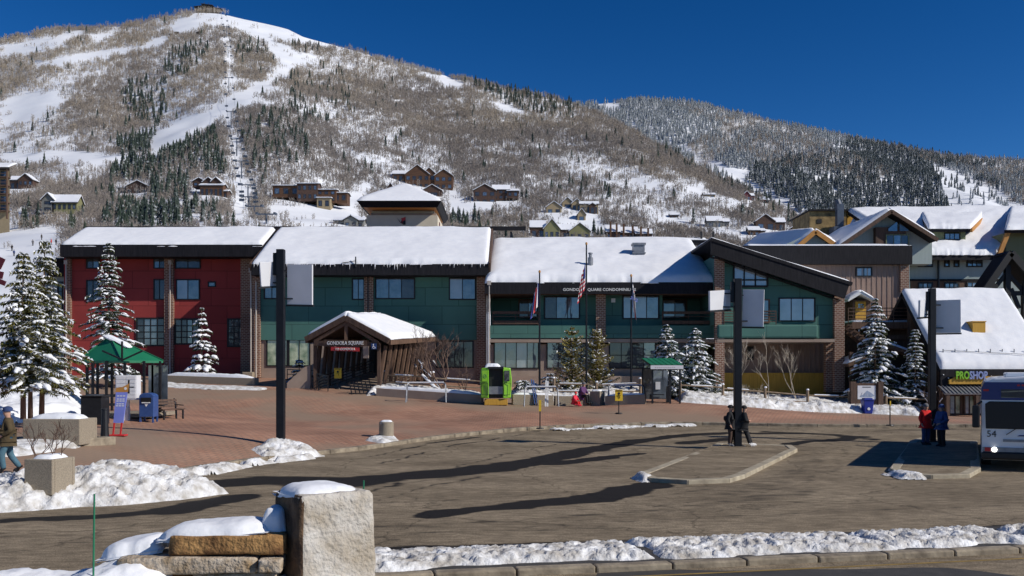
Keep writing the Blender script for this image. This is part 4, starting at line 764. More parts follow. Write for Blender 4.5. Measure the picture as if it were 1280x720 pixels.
# ================================================================== PRO SHOP
ys2 = 61.; yr2 = 67.; psx0 = X_(1175,ys2); psx1 = X_(1253,yr2); ez2 = Z_(461,ys2); rz2 = Z_(365,yr2)
ps = thing('ski_shop', 'low shop with steep snow-covered roof and coloured sign letters', 'building', (psx0+5,62,gz(30,62)))
b = B(); b.prism([(psx0+.5,-.2),(psx1+6,-.2),(psx1+6,ez2-.05),(psx0+.5,ez2-.05)],62.2,72); b.prism([(psx0+.5,ez2-.05),(psx1,ez2-.05),(psx1,rz2-.9),(psx0+.5,rz2-.9)],66.6,67.3); b.obj('wall','dark_wood',ps)
q = [(psx0,ys2,ez2),(psx1+.2,ys2,ez2),(psx1+.2,yr2,rz2),(psx0,yr2,rz2)]
b = B(); b.slab(q,.3); b.slab([(psx0,yr2,rz2),(psx1+.2,yr2,rz2),(psx1+.2,73,ez2+1),(psx0,73,ez2+1)],.3); b.slab([(psx1+.2,ys2,ez2),(psx1+6,ys2,ez2),(psx1+6,ys2+2.4,ez2+1),(psx1+.2,ys2+2.4,ez2+1)],.3); rf = b.obj('roof','dark_trim',ps)
snow_slab(rf,q,.34,60,50,61,over=.08,rag=.06,lump=.4); snow_slab(rf,[(psx1+.2,ys2,ez2),(psx1+6,ys2,ez2),(psx1+6,ys2+2.4,ez2+1),(psx1+.2,ys2+2.4,ez2+1)],.3,40,14,62,over=.08)
b = B(); b.box(psx0,ys2-.1,Z_(483,ys2),psx1+6,ys2+.05,ez2-.02); b.box(psx0,ys2+.05,Z_(483,ys2),psx1+6,62.2,Z_(481,ys2)); b.obj('fascia','dark_trim',ps)
b = B()
for i in range(18): px = 1178+i*6; b.cyl((X_(px,ys2),ys2-.12,Z_(468+2*(i%3)+((i*7)%5),ys2)),(X_(px,ys2),ys2-.2,Z_(469+2*(i%3)+((i*7)%5),ys2)),.03,n=5)
b.obj('light_string','white_paint',ps)['kind'] = 'stuff'
b = B(); b.prism([P(1184,480,ys2),P(1184,475,ys2),P(1192,471,ys2),P(1250,470,ys2),P(1250,476,ys2),P(1243,480,ys2)],ys2-.3,ys2-.12); b.obj('sign_board','yellow_wood',ps)
text(ps,'PRO',X_(1200,ys2),Z_(469,ys2),ys2-.34,X_(1208,ys2)-X_(1191.5,ys2),.52,'lime',bold=.03,ext=.06); pm('sign_letter_blue',(.30,.36,.62),rough=.4); text(ps,'SHOP',X_(1219.5,ys2),Z_(469,ys2),ys2-.34,X_(1231,ys2)-X_(1208.5,ys2),.52,'sign_letter_blue',bold=.03,ext=.06)
b = B(); b.slab([(X_(1178,60),59.7,Z_(492,60)),(X_(1262,60),59.7,Z_(492,60)),(X_(1262,60),60.9,Z_(483,60)),(X_(1182,60),60.9,Z_(483,60))],.07)
b.obj('awning','grey_metal',ps)
for i in range(16): px = 1180+i*5; b = B(); b.bar((X_(px,60),59.7,Z_(491.4,60)),(X_(px+1,60),60.9,Z_(482.4,60)),.05,.05); b.obj('awning_rib','grey_metal',ps)
for a in ((1185,1202),(1204,1219),(1222,1240),(1243,1262)): win(ps,a[0],493,a[1],519,62.2,2,1,['glass_blind','glass_green_refl_painted'],fw=.12,frame='dark_wood')
for px in (1183,1220,1262): b = B(); x = X_(px,60); b.box(x-.11,59.75,gz(x,60)-.1,x+.11,59.95,Z_(491,60)); b.obj('post','dark_wood',ps)
def rp2(px,py):
    t = np.linspace(0,1,400); y = ys2+t*(yr2-ys2); zz = ez2+t*(rz2-ez2); k = np.argmin(np.abs(HZ-(zz-CZ)*F/y-py)); return X_(px,y[k]), float(y[k]), float(zz[k])
x,y,z = rp2(1223,421); b = B(); b.box(x-.42,y-.1,z-.3,x+.42,y+.9,z+1.0); b.box(x-.46,y-.14,z+.98,x+.46,y+.94,z+1.04); b.obj('roof_vent_box','yellow_wood',ps)
b = B(); x0_,y0_,z0_ = rp2(1178,446); x1_,y1_,z1_ = rp2(1300,452); b.bar((x0_,y0_-.1,z0_+.42),(x1_,y1_-.1,z1_+.42),.03)
for i in range(9): t = i/8; b.bar((x0_+(x1_-x0_)*t,y0_-.1,z0_+.1),(x0_+(x1_-x0_)*t,y0_-.1,z0_+.5),.05)
b.obj('snow_guard','grey_metal',ps)
# ================================================================== SAGE LODGE
yl = 86.
lg = thing('sage_lodge', 'grey-green lodge with front gable, dormers and a broad snowy roof', 'building', (X_(1180,yl),yl,gz(38,86)))
b = B(); b.box(X_(1137,yl),yl,-1,X_(1330,yl),100,Z_(318,yl)); b.obj('wall','sage_wall',lg)
b = B(); b.box(X_(1138,yl),yl-.12,Z_(370,yl),X_(1330,yl),yl,Z_(351,yl)); b.obj('plinth_wall','mid_wood',lg)
b = B(); b.box(X_(1137,yl),yl-.2,Z_(351.5,yl),X_(1330,yl),yl,Z_(349,yl)); b.obj('string_course','dark_trim',lg)
qe, qr = yl-1.4, 99.
q = [(X_(1140,qe),qe,Z_(318,qe)),(X_(1246,qe),qe,Z_(318,qe)),(X_(1310,qr),qr,Z_(261,qr)),(X_(1060,qr),qr,Z_(264,qr))]
b = B(); b.slab(q,.35); rf = b.obj('roof','dark_trim',lg); b = B(); b.box(q[0][0],qe-.12,q[0][2]-.5,q[1][0],qe,q[0][2]); b.obj('fascia','dark_trim',lg)
snow_slab(rf,q,.45,70,40,71,over=.2,rag=.12)
q = [(X_(1050,qr-4),qr-4,Z_(300,qr-4)),(X_(1140,qr-4),qr-4,Z_(300,qr-4)),(X_(1140,qr),qr,Z_(268,qr)),(X_(1070,qr),qr,Z_(268,qr))]; b = B(); b.slab(q,.3); o = b.obj('rear_roof','dark_trim',lg); snow_slab(o,q,.35,30,14,72)
# right wing roof
q = [(X_(1252,qe),qe-.5,Z_(288,qe)),(X_(1340,qe),qe-.5,Z_(288,qe)),(X_(1340,qr),qr,Z_(262,qr)),(X_(1262,qr),qr,Z_(262,qr))]; b = B(); b.slab(q,.3); o = b.obj('dormer_roof','dark_trim',lg); snow_slab(o,q,.4,30,20,73,over=.2)
b = B(); b.box(X_(1258,qe+.8),qe+.8,Z_(330,qe),X_(1340,qe),qr,Z_(289,qe)); b.obj('dormer_wall','olive_wall',lg)
b = B(); b.bar((X_(1246,qe),qe-.2,Z_(322,qe)),(X_(1261,qe),qe-.2,Z_(285,qe)),.3,.35); b.obj('rake_board','orange_trim',lg)
# front gable
yg = 83.; g0,ga,g1 = P(1047,308,yg),P(1114,262,yg),P(1172,298,yg)
b = B(); b.prism([P(1060,312,yg+1.2),P(1060,303,yg+1.2),P(1114,266,yg+1.2),P(1165,298,yg+1.2),P(1165,330,yg+1.2),P(1137,330,yg+1.2),P(1137,372,yg+1.2),P(1060,372,yg+1.2)],yg+1.2,98); b.obj('gable_wall','sage_wall',lg)
for k,(a,c) in enumerate(((g0,ga),(g1,ga))):
    q = [(a[0],yg,a[1]),(a[0],97,a[1]),(c[0],97,c[1]),(c[0],yg,c[1])]; q = q if k == 0 else [q[1],q[0],q[3],q[2]]
    b = B(); b.slab(q,.3); o = b.obj('gable_roof','dark_trim',lg); snow_slab(o,q,.35,30,20,75+k,over=.12,rag=.08)
    b = B(); b.bar((a[0],yg-.06,a[1]-.15),(c[0],yg-.06,c[1]-.15),.16,.32); b.obj('barge_board','dark_wood',lg)
b = B(); b.box(X_(1098,yg),yg+.6,Z_(312,yg),X_(1136,yg),yg+1.15,Z_(274,yg)-.6); b.obj('balcony_recess','dark_wood',lg)
win(lg,1107,293,1136,307,yg+.6,3,1,'glass_dark',frame='olive_wall'); b = B(); T = [P(1110,289,yg+.6),P(1110,286,yg+.6),P(1121,277,yg+.6),P(1121,289,yg+.6)]; b.prism(T,yg+.5,yg+.6); b.obj('pane','glass_refl_painted',lg); T = [P(1124,289,yg+.6),P(1124,278,yg+.6),P(1135,287,yg+.6),P(1135,289,yg+.6)]; b = B(); b.prism(T,yg+.5,yg+.6); b.obj('pane','glass_dark',lg)
for a in ((1147,323,1166,334),(1180,323,1187,334),(1192,323,1199,334),(1208,322,1228,334),(1147,353,1166,365),(1180,353,1199,365),(1208,352,1228,365)): win(lg,*a,yl-(.12 if a[1] > 340 else 0),max(1,int((a[2]-a[0])//6)),2 if a[1] > 340 else 1,['glass_dark','glass_blind'] if a[1] > 340 else 'glass_dark',fw=.12)
pipe(lg,1173,322,366,yl-.15,r=.09,mat='black_metal',hopper=False)
# shed dormer
ydm = 87.3; q = [(X_(1160,ydm-.6),ydm-.6,Z_(287,ydm)),(X_(1214,ydm-.6),ydm-.6,Z_(287,ydm)),(X_(1232,97.5),97.5,Z_(268,97.5)),(X_(1150,97.5),97.5,Z_(268,97.5))]
b = B(); b.slab(q,.3); o = b.obj('dormer_roof','dark_trim',lg); snow_slab(o,q,.35,40,16,78,over=.15,rag=.1); b = B(); b.box(X_(1166,ydm),ydm,Z_(308,ydm),X_(1207,ydm),97,Z_(288,ydm)); b.obj('dormer_wall','olive_wall',lg)
b = B(); b.bar((q[1][0],q[1][1],q[1][2]-.15),(q[2][0],q[2][1],q[2][2]-.15),.2,.35); b.obj('rake_board','orange_trim',lg); win(lg,1180,291,1200,300,ydm,3,1,'glass_refl_painted')
# ================================================================== TIMBER PORCH at the right edge
yt = 74.; tp = thing('timber_gable_porch', 'dark timber-framed porch gable with open braces beside the lodge', 'porch', (X_(1264,yt),yt,gz(39,74)))
for a in ((1228,372),(1304,368)):
    pa_, pc = P(a[0],a[1]-8,yt), P(1263,313,yt); q = [(pa_[0],yt,pa_[1]),(pa_[0],yt+2.2,pa_[1]),(pc[0],yt+2.2,pc[1]),(pc[0],yt,pc[1])]; b = B(); b.slab(q if a[0] < 1260 else q[::-1],.35); b.obj('roof','dark_trim',tp)
    b = B(); b.bar((pa_[0],yt-.1,pa_[1]-.2),(pc[0],yt-.1,pc[1]-.2),.2,.5); b.obj('barge_board','black',tp)
for px in (1243,1263,1285): b = B(); x = X_(px,yt); b.box(x-.2,yt+.3,gz(x,yt)-.2,x+.2,yt+.7,Z_(330+abs(px-1263)*.9,yt)); b.obj('post','black',tp)
for i,(a,c) in enumerate((((1243,365),(1263,340)),((1285,365),(1263,340)),((1248,385),(1258,360)),((1278,385),(1268,360)))): b = B(); b.bar((X_(a[0],yt),yt+.5,Z_(a[1],yt)),(X_(c[0],yt),yt+.5,Z_(c[1],yt)),.2,.28); b.obj('brace','black',tp)
b = B(); b.bar((X_(1236,yt),yt+.5,Z_(366,yt)),(X_(1296,yt),yt+.5,Z_(366,yt)),.25,.35); b.obj('tie_beam','black',tp)
b = B(); b.box(X_(1243,yt+6),yt+6,0,X_(1300,yt+6),yt+6.3,Z_(352,yt+6)); b.obj('back_wall','sage_wall',tp)
# ================================================================== BEIGE LIFT TERMINAL with hip roof
yk = 104.; kt = thing('gondola_terminal', 'beige stepped building with overhanging snowy hip roof and a red emblem', 'building', (X_(507,yk),yk,gz(-11,104)))
def KX(px): return X_(px,yk)
b = B(); b.box(KX(458),yk,0,KX(547),yk+9,Z_(269,yk)); b.obj('wall','beige_wall',kt); b = B(); b.box(KX(464),yk+.6,Z_(269,yk),KX(542),yk+8,Z_(257,yk)); b.obj('upper_wall','beige_wall',kt)
b = B(); b.box(KX(463),yk+.2,Z_(269,yk),KX(545),yk+8.4,Z_(266,yk)); b.obj('ledge','tan_wall',kt)
x0,x1 = KX(450),KX(553); y0,y1 = yk-2.0,yk+10.; zb,zt = Z_(258,yk-2),Z_(251,yk-2); b = B(); b.add([(x0+.4,y0+.4,zb),(x1-.4,y0+.4,zb),(x1-.4,y1-.4,zb),(x0+.4,y1-.4,zb),(x0,y0,zt),(x1,y0,zt),(x1,y1,zt),(x0,y1,zt)],[(0,3,2,1),(4,5,6,7),(0,1,5,4),(1,2,6,5),(2,3,7,6),(3,0,4,7)]); b.obj('fascia','dark_trim',kt)
b = B(); b.add([(x0+.6,y0+.6,zb-.02),(x1-.6,y0+.6,zb-.02),(x1-.6,y1-.6,zb-.02),(x0+.6,y1-.6,zb-.02)],[(0,1,2,3)]); b.obj('soffit','orange_trim',kt)
def hip_snow(par,x0,x1,y0,y1,z0,z1,n=26,seed=1,ridge=.06):
    u,v = np.meshgrid(np.linspace(0,1,n),np.linspace(0,1,n)); e = np.minimum(np.minimum(u,1-u),np.minimum(v,1-v))*2
    h = np.minimum(e,1-ridge)*(z1-z0)+.28*np.sqrt(np.clip(e*8,0,1)); x = x0+(x1-x0)*u; y = y0+(y1-y0)*v; z = z0+h+(fbm(x*.7,y*.7,3,seed)-.5)*.12*(e > .02)
    mesh_np('snow',np.c_[x.ravel(),y.ravel(),z.ravel()],gridfaces(n,n),'snow',par,smooth=True)
hip_snow(kt,x0-.05,x1+.05,y0-.05,y1+.05,zt+.01,Z_(231,yk+4),seed=4)
def PK(px,py): return P(px,py,yk)
b = B(); b.prism([PK(496,272),PK(501,278),PK(503,273),PK(507,271),PK(507,280),PK(503,280),PK(500,278)],yk-.06,yk-.01); em = b.obj('emblem','maroon',kt); b = B(); b.prism([PK(501.5,273),PK(507,271.5),PK(507,275),PK(503,277)],yk-.09,yk-.065); b.obj('emblem_stroke','red_paint',em); b = B(); b.prism([PK(504,276),PK(507,275.2),PK(507,281),PK(504,281)],yk-.085,yk-.062); b.obj('emblem_stroke','black',em)
b = B(); x = KX(547); b.box(x,yk+2,Z_(285,yk),x+.05,yk+3,Z_(274,yk)); b.obj('door','maroon',kt)
# ================================================================== BRICK PENTHOUSE + small orange gable
yp = 100.; pn = thing('stone_penthouse', 'tan stone-clad penthouse block with tall blue-grey chimney flue', 'building', (X_(1035,yp),yp,gz(30,100)))
b = B(); b.box(X_(1012,yp),yp,0,X_(1058,yp),yp+6,Z_(264,yp)); b.obj('wall','stone_wall',pn); b = B(); b.box(X_(1011,yp),yp-.3,Z_(264,yp),X_(1072,yp),yp+7,Z_(262,yp)); b.obj('roof','dark_trim',pn)
b = B(); b.box(X_(1060,yp),yp+.2,0,X_(1071,yp),yp+6,Z_(264,yp)); b.obj('pale_wall','yellow_wood',pn); b = B(); b.box(X_(1021,yp),yp-.05,Z_(279,yp),X_(1027,yp),yp,Z_(274,yp)); b.obj('vent','black',pn)
pm('flue_paint',(.05,.07,.10),(.07,.09,.13),scale=3,rough=.5); b = B(); x = X_(1050,yp-2); b.box(x-.8,yp-2.6,Z_(296,yp-2),x+.9,yp-1,Z_(284,yp-2)); b.box(x-.33,yp-2.2,Z_(284,yp-2),x+.33,yp-1.5,Z_(255,yp-2)); b.cyl((x,yp-1.8,Z_(258,yp-2)),(x-.25,yp-1.8,Z_(249,yp-2)),.36,.3,10); b.obj('chimney_flue','flue_paint',pn)
yo = 84.; og = thing('orange_trimmed_gable', 'small snowy gable with orange barge boards above the parapet', 'building', (X_(1003,yo),yo,gz(25,84)))
b = B(); b.prism([P(972,310,yo+.5),P(1018,289,yo+.5),P(1042,310,yo+.5),P(1042,330,yo+.5),P(972,330,yo+.5)],yo+.5,96); b.box(X_(975,yo),yo+.6,0,X_(1040,yo),95,Z_(325,yo)); b.obj('wall','sage_wall',og)
for k,(a,c) in enumerate((((995,309),(1019,288)),((1046,307),(1019,288)))):
    q = [(X_(a[0],yo),yo,Z_(a[1],yo)),(X_(a[0]-(70 if k == 0 else 0),97),97,Z_(a[1]+ (3 if k==0 else -4),97)),(X_(c[0]-(70 if k==0 else 0),97),97,Z_(c[1]+6,97)),(X_(c[0],yo),yo,Z_(c[1],yo))]; q = q if k == 0 else q[::-1]
    b = B(); b.slab(q,.3); o = b.obj('roof','dark_trim',og); q = q if k == 0 else [q[2],q[3],q[0],q[1]]; snow_slab(o,q,.3,24,14,82+k,over=.05); b = B(); b.bar((X_(a[0],yo),yo-.1,Z_(a[1],yo)-.1),(X_(c[0],yo),yo-.1,Z_(c[1],yo)-.1),.14,.4); b.obj('barge_board','orange_trim',og)
# ================================================================== HILLSIDE HOUSES
pm('log_wall',(.065,.030,.016),(.125,.060,.028),scale=1,rough=.8,stretch=(.2,.2,3)); pm('brown_wall',(.055,.030,.022),(.095,.052,.036),scale=1,rough=.85); pm('olive_siding',(.19,.185,.085),(.24,.23,.11),scale=1,rough=.85,stretch=(3,3,.2)); pm('cream_siding',(.28,.215,.125),(.34,.265,.16),scale=1); pm('grey_siding',(.16,.16,.15),(.22,.22,.20),scale=1); pm('wine_wall',(.11,.02,.03),(.14,.03,.04),scale=1); pm('roof_edge',(.03,.022,.018))
pm('roof_snow_far',(.78,.80,.85),(.86,.87,.90),scale=.3,rough=.6)
def gable(par,x0,x1,y0,y1,zb,ze,za,wall,front=True,ov=.6,nwin=2,rows=1,glass='glass_dark',sn=.35,porch=False):
    """a gabled volume: ridge runs back (front=True) or across; roof > snow; windows > panes"""
    b = B(); xm = (x0+x1)/2; ymid = (y0+y1)/2
    if front: b.prism([(x0,zb),(x1,zb),(x1,ze),(xm,za),(x0,ze)],y0,y1)
    else:
        b.box(x0,y0,zb,x1,y1,ze); b.add([(x0,y0,ze),(x0,ymid,za),(x0,y1,ze),(x1,y0,ze),(x1,ymid,za),(x1,y1,ze)],[(0,1,2),(5,4,3),(0,3,4,1),(1,4,5,2)])
    b.obj('wall',wall,par)
    def rq(t): 
        if front: s_ = (za-ze)/(xm-x0); return [[(x0-ov,y1+ov,ze-ov*s_+t),(x0-ov,y0-ov,ze-ov*s_+t),(xm,y0-ov,za+t),(xm,y1+ov,za+t)],[(x1+ov,y0-ov,ze-ov*s_+t),(x1+ov,y1+ov,ze-ov*s_+t),(xm,y1+ov,za+t),(xm,y0-ov,za+t)]]
        s_ = (za-ze)/(ymid-y0); return [[(x0-ov,y0-ov,ze-ov*s_+t),(x1+ov,y0-ov,ze-ov*s_+t),(x1+ov,ymid,za+t),(x0-ov,ymid,za+t)],[(x1+ov,y1+ov,ze-ov*s_+t),(x0-ov,y1+ov,ze-ov*s_+t),(x0-ov,ymid,za+t),(x1+ov,ymid,za+t)]]
    b = B(); [b.slab(q,.3) for q in rq(.25)]; rf = b.obj('roof','roof_edge',par); b = B(); [b.slab(q,sn) for q in rq(.27+sn)]; b.obj('snow','roof_snow_far',rf)
    h = (ze-zb)/rows; w_ = (x1-x0)/max(1,nwin)
    for r__ in range(rows):
        for i in range(nwin): winw(par,x0+w_*(i+.22),zb+h*(r__+.3),x0+w_*(i+.78),zb+h*(r__+.8),y0,1,1,glass,frame='roof_edge',fw=.15)
    return rf
def house(name,label,px0,px1,py0,py1,vols,group=None,depth=None):
    """vols in fractions of the house's picture box: (u0,u1, base, eave, apex, wall, front, depth offset, windows, rows)"""
    x,Y,z = hill((px0+px1)/2,py1); W = (px1-px0)*Y/F; H = (py1-py0)*Y/F; xl_ = X_(px0,Y); z = CZ+(HZ-py1)*Y/F
    t = thing(name,label,'house',(x,Y,z),group)
    for (u0,u1,b0,e0,a0,wl,fr,dy,nw,rw2) in vols: gable(t,xl_+W*u0,xl_+W*u1,Y+dy,Y+dy+(depth or max(6,W*.3)),z+H*b0-(3 if b0 == 0 else 0),z+H*e0,z+H*a0,wl,fr,.5,nw,rw2)
    return t,x,Y,z,W,H
house('log_lodge','large log lodge with three front gables on the hillside above the terminal roof',490,566,207,233,[(0,.28,.0,.62,.85,'log_wall',False,2,3,2),(.22,.62,0,.55,1,'log_wall',True,-2,4,2),(.5,.72,0,.6,.9,'log_wall',True,0,2,2),(.7,1,0,.5,.8,'log_wall',True,-1,3,2)])
house('brown_chalet','dark brown chalet with big front gable beside a dense spruce clump',592,648,230,252,[(0,.5,0,.6,.95,'brown_wall',True,-2,3,2),(.42,.8,.1,.7,1,'brown_wall',False,1,3,2),(.75,1,.2,.6,.75,'brown_wall',False,0,2,1)])
house('timber_mansion','wide low timber mansion with stepped nearly flat roofs right of the lift line',340,433,228,256,[(0,.36,.35,.86,.9,'log_wall',False,1,3,1),(.34,.62,.15,.92,1,'brown_wall',False,-1,4,2),(.6,.86,.1,.66,.72,'log_wall',False,0,3,2),(.82,1,.1,.55,.6,'log_wall',False,2,2,1),(.62,.8,0,.25,.28,'cream_siding',False,-3,2,1)],depth=9)
house('gabled_chalet','brown chalet with a row of small snowy gables left of the lift line',238,284,221,244,[(0,.35,.5,.8,1,'brown_wall',True,3,2,1),(.3,.6,.4,.75,1,'brown_wall',True,2,2,1),(.55,.8,.4,.75,.98,'brown_wall',True,1,2,1),(.28,.9,0,.5,.62,'log_wall',False,-1,5,1),(.8,1,0,.2,.3,'brown_wall',False,0,2,1)])
house('half_hidden_chalet','dark chalet with curved snowy roof half hidden by the spruce stand',145,186,226,242,[(0,.35,.2,.5,.6,'grey_siding',False,2,2,1),(.3,1,0,.55,1,'brown_wall',True,0,3,1)])
house('brick_red_house','brown-red house with two low snowy gables near the balcony tower',12,42,218,236,[(0,.5,0,.6,.9,'brown_wall',False,0,2,1),(.4,1,0,.6,1,'brown_wall',True,-1,3,2)])
house('grey_green_house','pale olive two-storey house with plain snowy pitched roof on the left slope',52,96,242,268,[(0,.35,.1,.7,1,'grey_siding',True,0,1,2),(.3,1,0,.58,.95,'olive_siding',False,0,5,2)])
house('small_grey_cottage','small grey cottage with white gables just above the green wing ridge',417,454,270,282,[(0,.4,0,.55,.9,'grey_siding',False,1,2,1),(.35,.8,0,.6,1,'grey_siding',True,0,2,1),(.75,1,0,.55,.9,'grey_siding',False,1,1,1)])
house('pale_hut','pale hut with snowy shed roof left of the terminal roof',443,454,270,281,[(0,1,0,.6,1,'cream_siding',False,0,1,1)])
for i,(a,c) in enumerate(((484,492),(473,481),(528,552))): house('small_brown_cabin',['tiny brown gabled cabin below the log lodge, upper left of the terminal','tiny brown gabled cabin beside the white boulders left of the terminal','brown cabin with long snowy roof peeking over the right of the terminal roof'][i],a,c,[229,236,231][i],[240,243,245][i],[(0,1,0,.5,1,'brown_wall',True,0,1,1)])
house('tan_house','tan house with dark front gable at the head of the hillside spruces',715,748,248,266,[(0,.4,.1,.7,1,'cream_siding',True,3,2,1),(.3,1,0,.6,.8,'cream_siding',False,0,3,1),(.65,.88,0,.5,.62,'brown_wall',True,-2,1,1)])
house('yellow_house','yellow gabled house left of the tan house',683,702,252,266,[(0,1,0,.5,1,'cream_siding',True,0,2,1)])
house('narrow_yellow_cottage','narrow yellow cottage between the tan house and the townhouses',722,732,261,276,[(0,1,0,.55,1,'cream_siding',True,0,1,1)])
house('dusty_brown_house','dusty brown gable between the yellow and tan houses',703,716,247,259,[(0,1,0,.5,1,'cream_siding',True,0,1,1)])
for i,(a,c,p,q) in enumerate(((663,700,274,298),(690,738,279,299))): house('olive_townhouse',['olive townhouse with blue-shaded snowy roof, farther of the two olive gables','olive townhouse with dark vertical boards, the nearer of the two olive gables'][i],a,c,p,q,[(.45,1,0,.5,1,'olive_siding',True,0,3,1),(0,.5,0,.6,.95,'brown_wall',False,1,2,1)])
for i,(a,c) in enumerate(((758,775),(772,797),(795,815))):
    t,x,Y,z,W,H = house('brown_townhouse',['brown townhouse with tall chimneys nearest the olive townhouses','brown townhouse with tall chimneys in the middle of its row','brown townhouse with short chimneys at the right end of its row'][i],a,c,278+i*3,299,[(0,1,0,.45,.85,'brown_wall',False,0,2,1)])
    for k in range(2): b = B(); xx = x-W*.2+k*W*.45; b.box(xx-.5,Y-1,z-2,xx+.5,Y,z+H*(1.05-.12*k)); b.obj('chimney','log_wall',t)
house('long_bungalow','low bungalow with wide snowy roof and dark windows beyond the townhouses',810,848,258,273,[(.0,.75,0,.4,.75,'brown_wall',False,0,4,1),(.55,.95,0,.3,.45,'brown_wall',False,-2,2,1)])
for i,a in enumerate(((855,880,224,237),(901,921,244,254),(929,943,239,250),(949,962,246,254),(914,945,277,293),(936,957,283,294),(945,982,268,287),(884,912,270,284),(1000,1022,262,276),(838,848,266,272),(984,1005,284,293),(880,894,241,246))):
    lab = ['dark red-brown chalet highest among the right-hand hillside houses','low snow-roofed house on the bare slope below the red-brown chalet','wine-red house with bluish snowy roof beside the pale slope line','small wine-red cottage just right of the wine-red house','pale-roofed tan cottage behind the slanting fascia','small orange-lit cottage with snowy roof beside the tan cottage','long brown flat-roofed house among small spruces','snow-buried house on the slope above the middle roof','grey house with snowy roof behind the stone penthouse','dark shed at the end of the long bungalow','brown gable poking above the orange-trimmed roof','sand-coloured hut on the slope left of the low snow-roofed house'][i]
    wl = ['brown_wall','grey_siding','wine_wall','wine_wall','cream_siding','log_wall','brown_wall','grey_siding','grey_siding','brown_wall','brown_wall','cream_siding'][i]
    house('hillside_house',lab,*a,[(0,.65,0,.55,1,wl,i%2 == 0,0,2,1),(.5,1,0,.5,.8,wl,False,1,2,1)] if i not in (9,11) else [(0,1,0,.5,1,wl,False,0,2,1)])
# balcony tower at the left edge
Yt = 330.; bt = thing('balcony_tower', 'tan apartment tower with stacked timber balconies and snowy roof', 'building', (X_(4,Yt),Yt,Z_(275,Yt)))
b = B(); b.prismz([(X_(-60,Yt),Yt),(X_(12,Yt),Yt),(X_(12,Yt)-8,Yt+14),(X_(-60,Yt)-8,Yt+14)],Z_(300,Yt),Z_(212,Yt)); b.obj('wall','cream_siding',bt)
for i in range(5):
    b = B(); zz = Z_(222+i*10.5,Yt); b.box(X_(-60,Yt-2),Yt-2.2,zz-.25,X_(13.5,Yt),Yt,zz); b.box(X_(-60,Yt-2),Yt-2.2,zz+.85,X_(13.5,Yt),Yt-2.05,zz+1.05); b.obj('balcony','mid_wood',bt); winw(bt,X_(1,Yt),zz+.1,X_(8,Yt),zz+2.2,Yt,2,1,'glass_dark')
for px in (-8,13): b = B(); b.box(X_(px-1.2,Yt),Yt-2.3,Z_(275,Yt),X_(px+.6,Yt),Yt-1.8,Z_(212,Yt)); b.obj('balcony_post','mid_wood',bt)
b = B(); b.prismz([(X_(-62,Yt),Yt-3),(X_(17.5,Yt),Yt-3),(X_(17.5,Yt)-9,Yt+15),(X_(-62,Yt)-9,Yt+15)],Z_(213,Yt),Z_(211,Yt)); rf = b.obj('roof','roof_edge',bt)
snow_slab(rf,[(X_(-62,Yt),Yt-3,Z_(211,Yt)),(X_(17,Yt),Yt-3,Z_(211,Yt)),(X_(7,Yt),Yt+8,Z_(198,Yt)),(X_(-60,Yt),Yt+8,Z_(198,Yt))],.4,30,12,91)
# ================================================================== SUMMIT STATION, LIFT
def top_z(px): D_ = float(smooth1(np.array([float(px)]),DD1,20)[0]); return X_(px,D_),D_,float(near_z(np.array([float(px)]),np.array([D_]))[0])
x,Y,z = top_z(258); ss = thing('summit_station', 'dark low lift station crowning the summit', 'building', (x,Y,z))
b = B(); z -= 2; b.box(x-13,Y-6,z-4,x-3,Y+4,z+4.5); b.box(x-4,Y-7,z-4,x+9,Y+4,z+6.5); b.box(x+9,Y-5,z-4,x+17,Y+3,z+2.5); b.obj('wall','roof_edge',ss)
b = B(); b.slab([(x-15,Y-8,z+4),(x-3,Y-8,z+5.5),(x-3,Y+5,z+5.5),(x-15,Y+5,z+4)],.5); b.slab([(x-5,Y-8,z+8),(x+11,Y-8,z+6),(x+11,Y+5,z+6),(x-5,Y+5,z+8)],.6); b.slab([(x+8,Y-6,z+4),(x+22,Y-6,z+2),(x+22,Y+4,z+2),(x+8,Y+4,z+4)],.5); b.obj('roof','roof_edge',ss)
b = B(); b.cyl((x+3,Y,z+6),(x+3,Y,z+12),.25,n=5); b.obj('mast','roof_edge',ss)
LT = [(283,47,14),(285,72,14),(286,116,19),(289,160,21),(296,195,21),(302,223,22),(310,248,17),(311,262,16),(318,272,14),(333,280,12)]
tops = []
for i,(px,py,h) in enumerate(LT):
    x,Y,z = hill(px,py); hh = h*Y/F; t = thing('lift_tower', 'steel lift tower with crossarm in the line climbing to the summit', 'lift tower', (x,Y,z), 'towers of the chairlift'); r0 = .35
    b = B(); b.cyl((x,Y,z-1),(x,Y,z+hh),r0*1.1,r0*.8,6); b.obj('mast','flue_paint',t); b = B(); b.bar((x-3.2,Y,z+hh),(x+3.2,Y,z+hh),.4,.45); b.box(x-3.6,Y-1.5,z+hh-.2,x-2.8,Y+1.5,z+hh+.5); b.box(x+2.8,Y-1.5,z+hh-.2,x+3.6,Y+1.5,z+hh+.5); b.obj('crossarm','flue_paint',t); tops.append(Vector((x,Y,z+hh)))
tops = sorted(tops[:8], key=lambda p:-p.y)
x,Y,z = top_z(278); tops = [Vector((x,Y,z+3))]+tops
for s_ in (-3.2,3.2):
    b = B(); b.tube([p+Vector((s_,0,-.3)) for p in tops],.07,3); tag(b.obj('lift_cable','black_metal'),'thin lift cable strung '+('up' if s_ < 0 else 'down')+' the tower line','cable','cables of the chairlift')
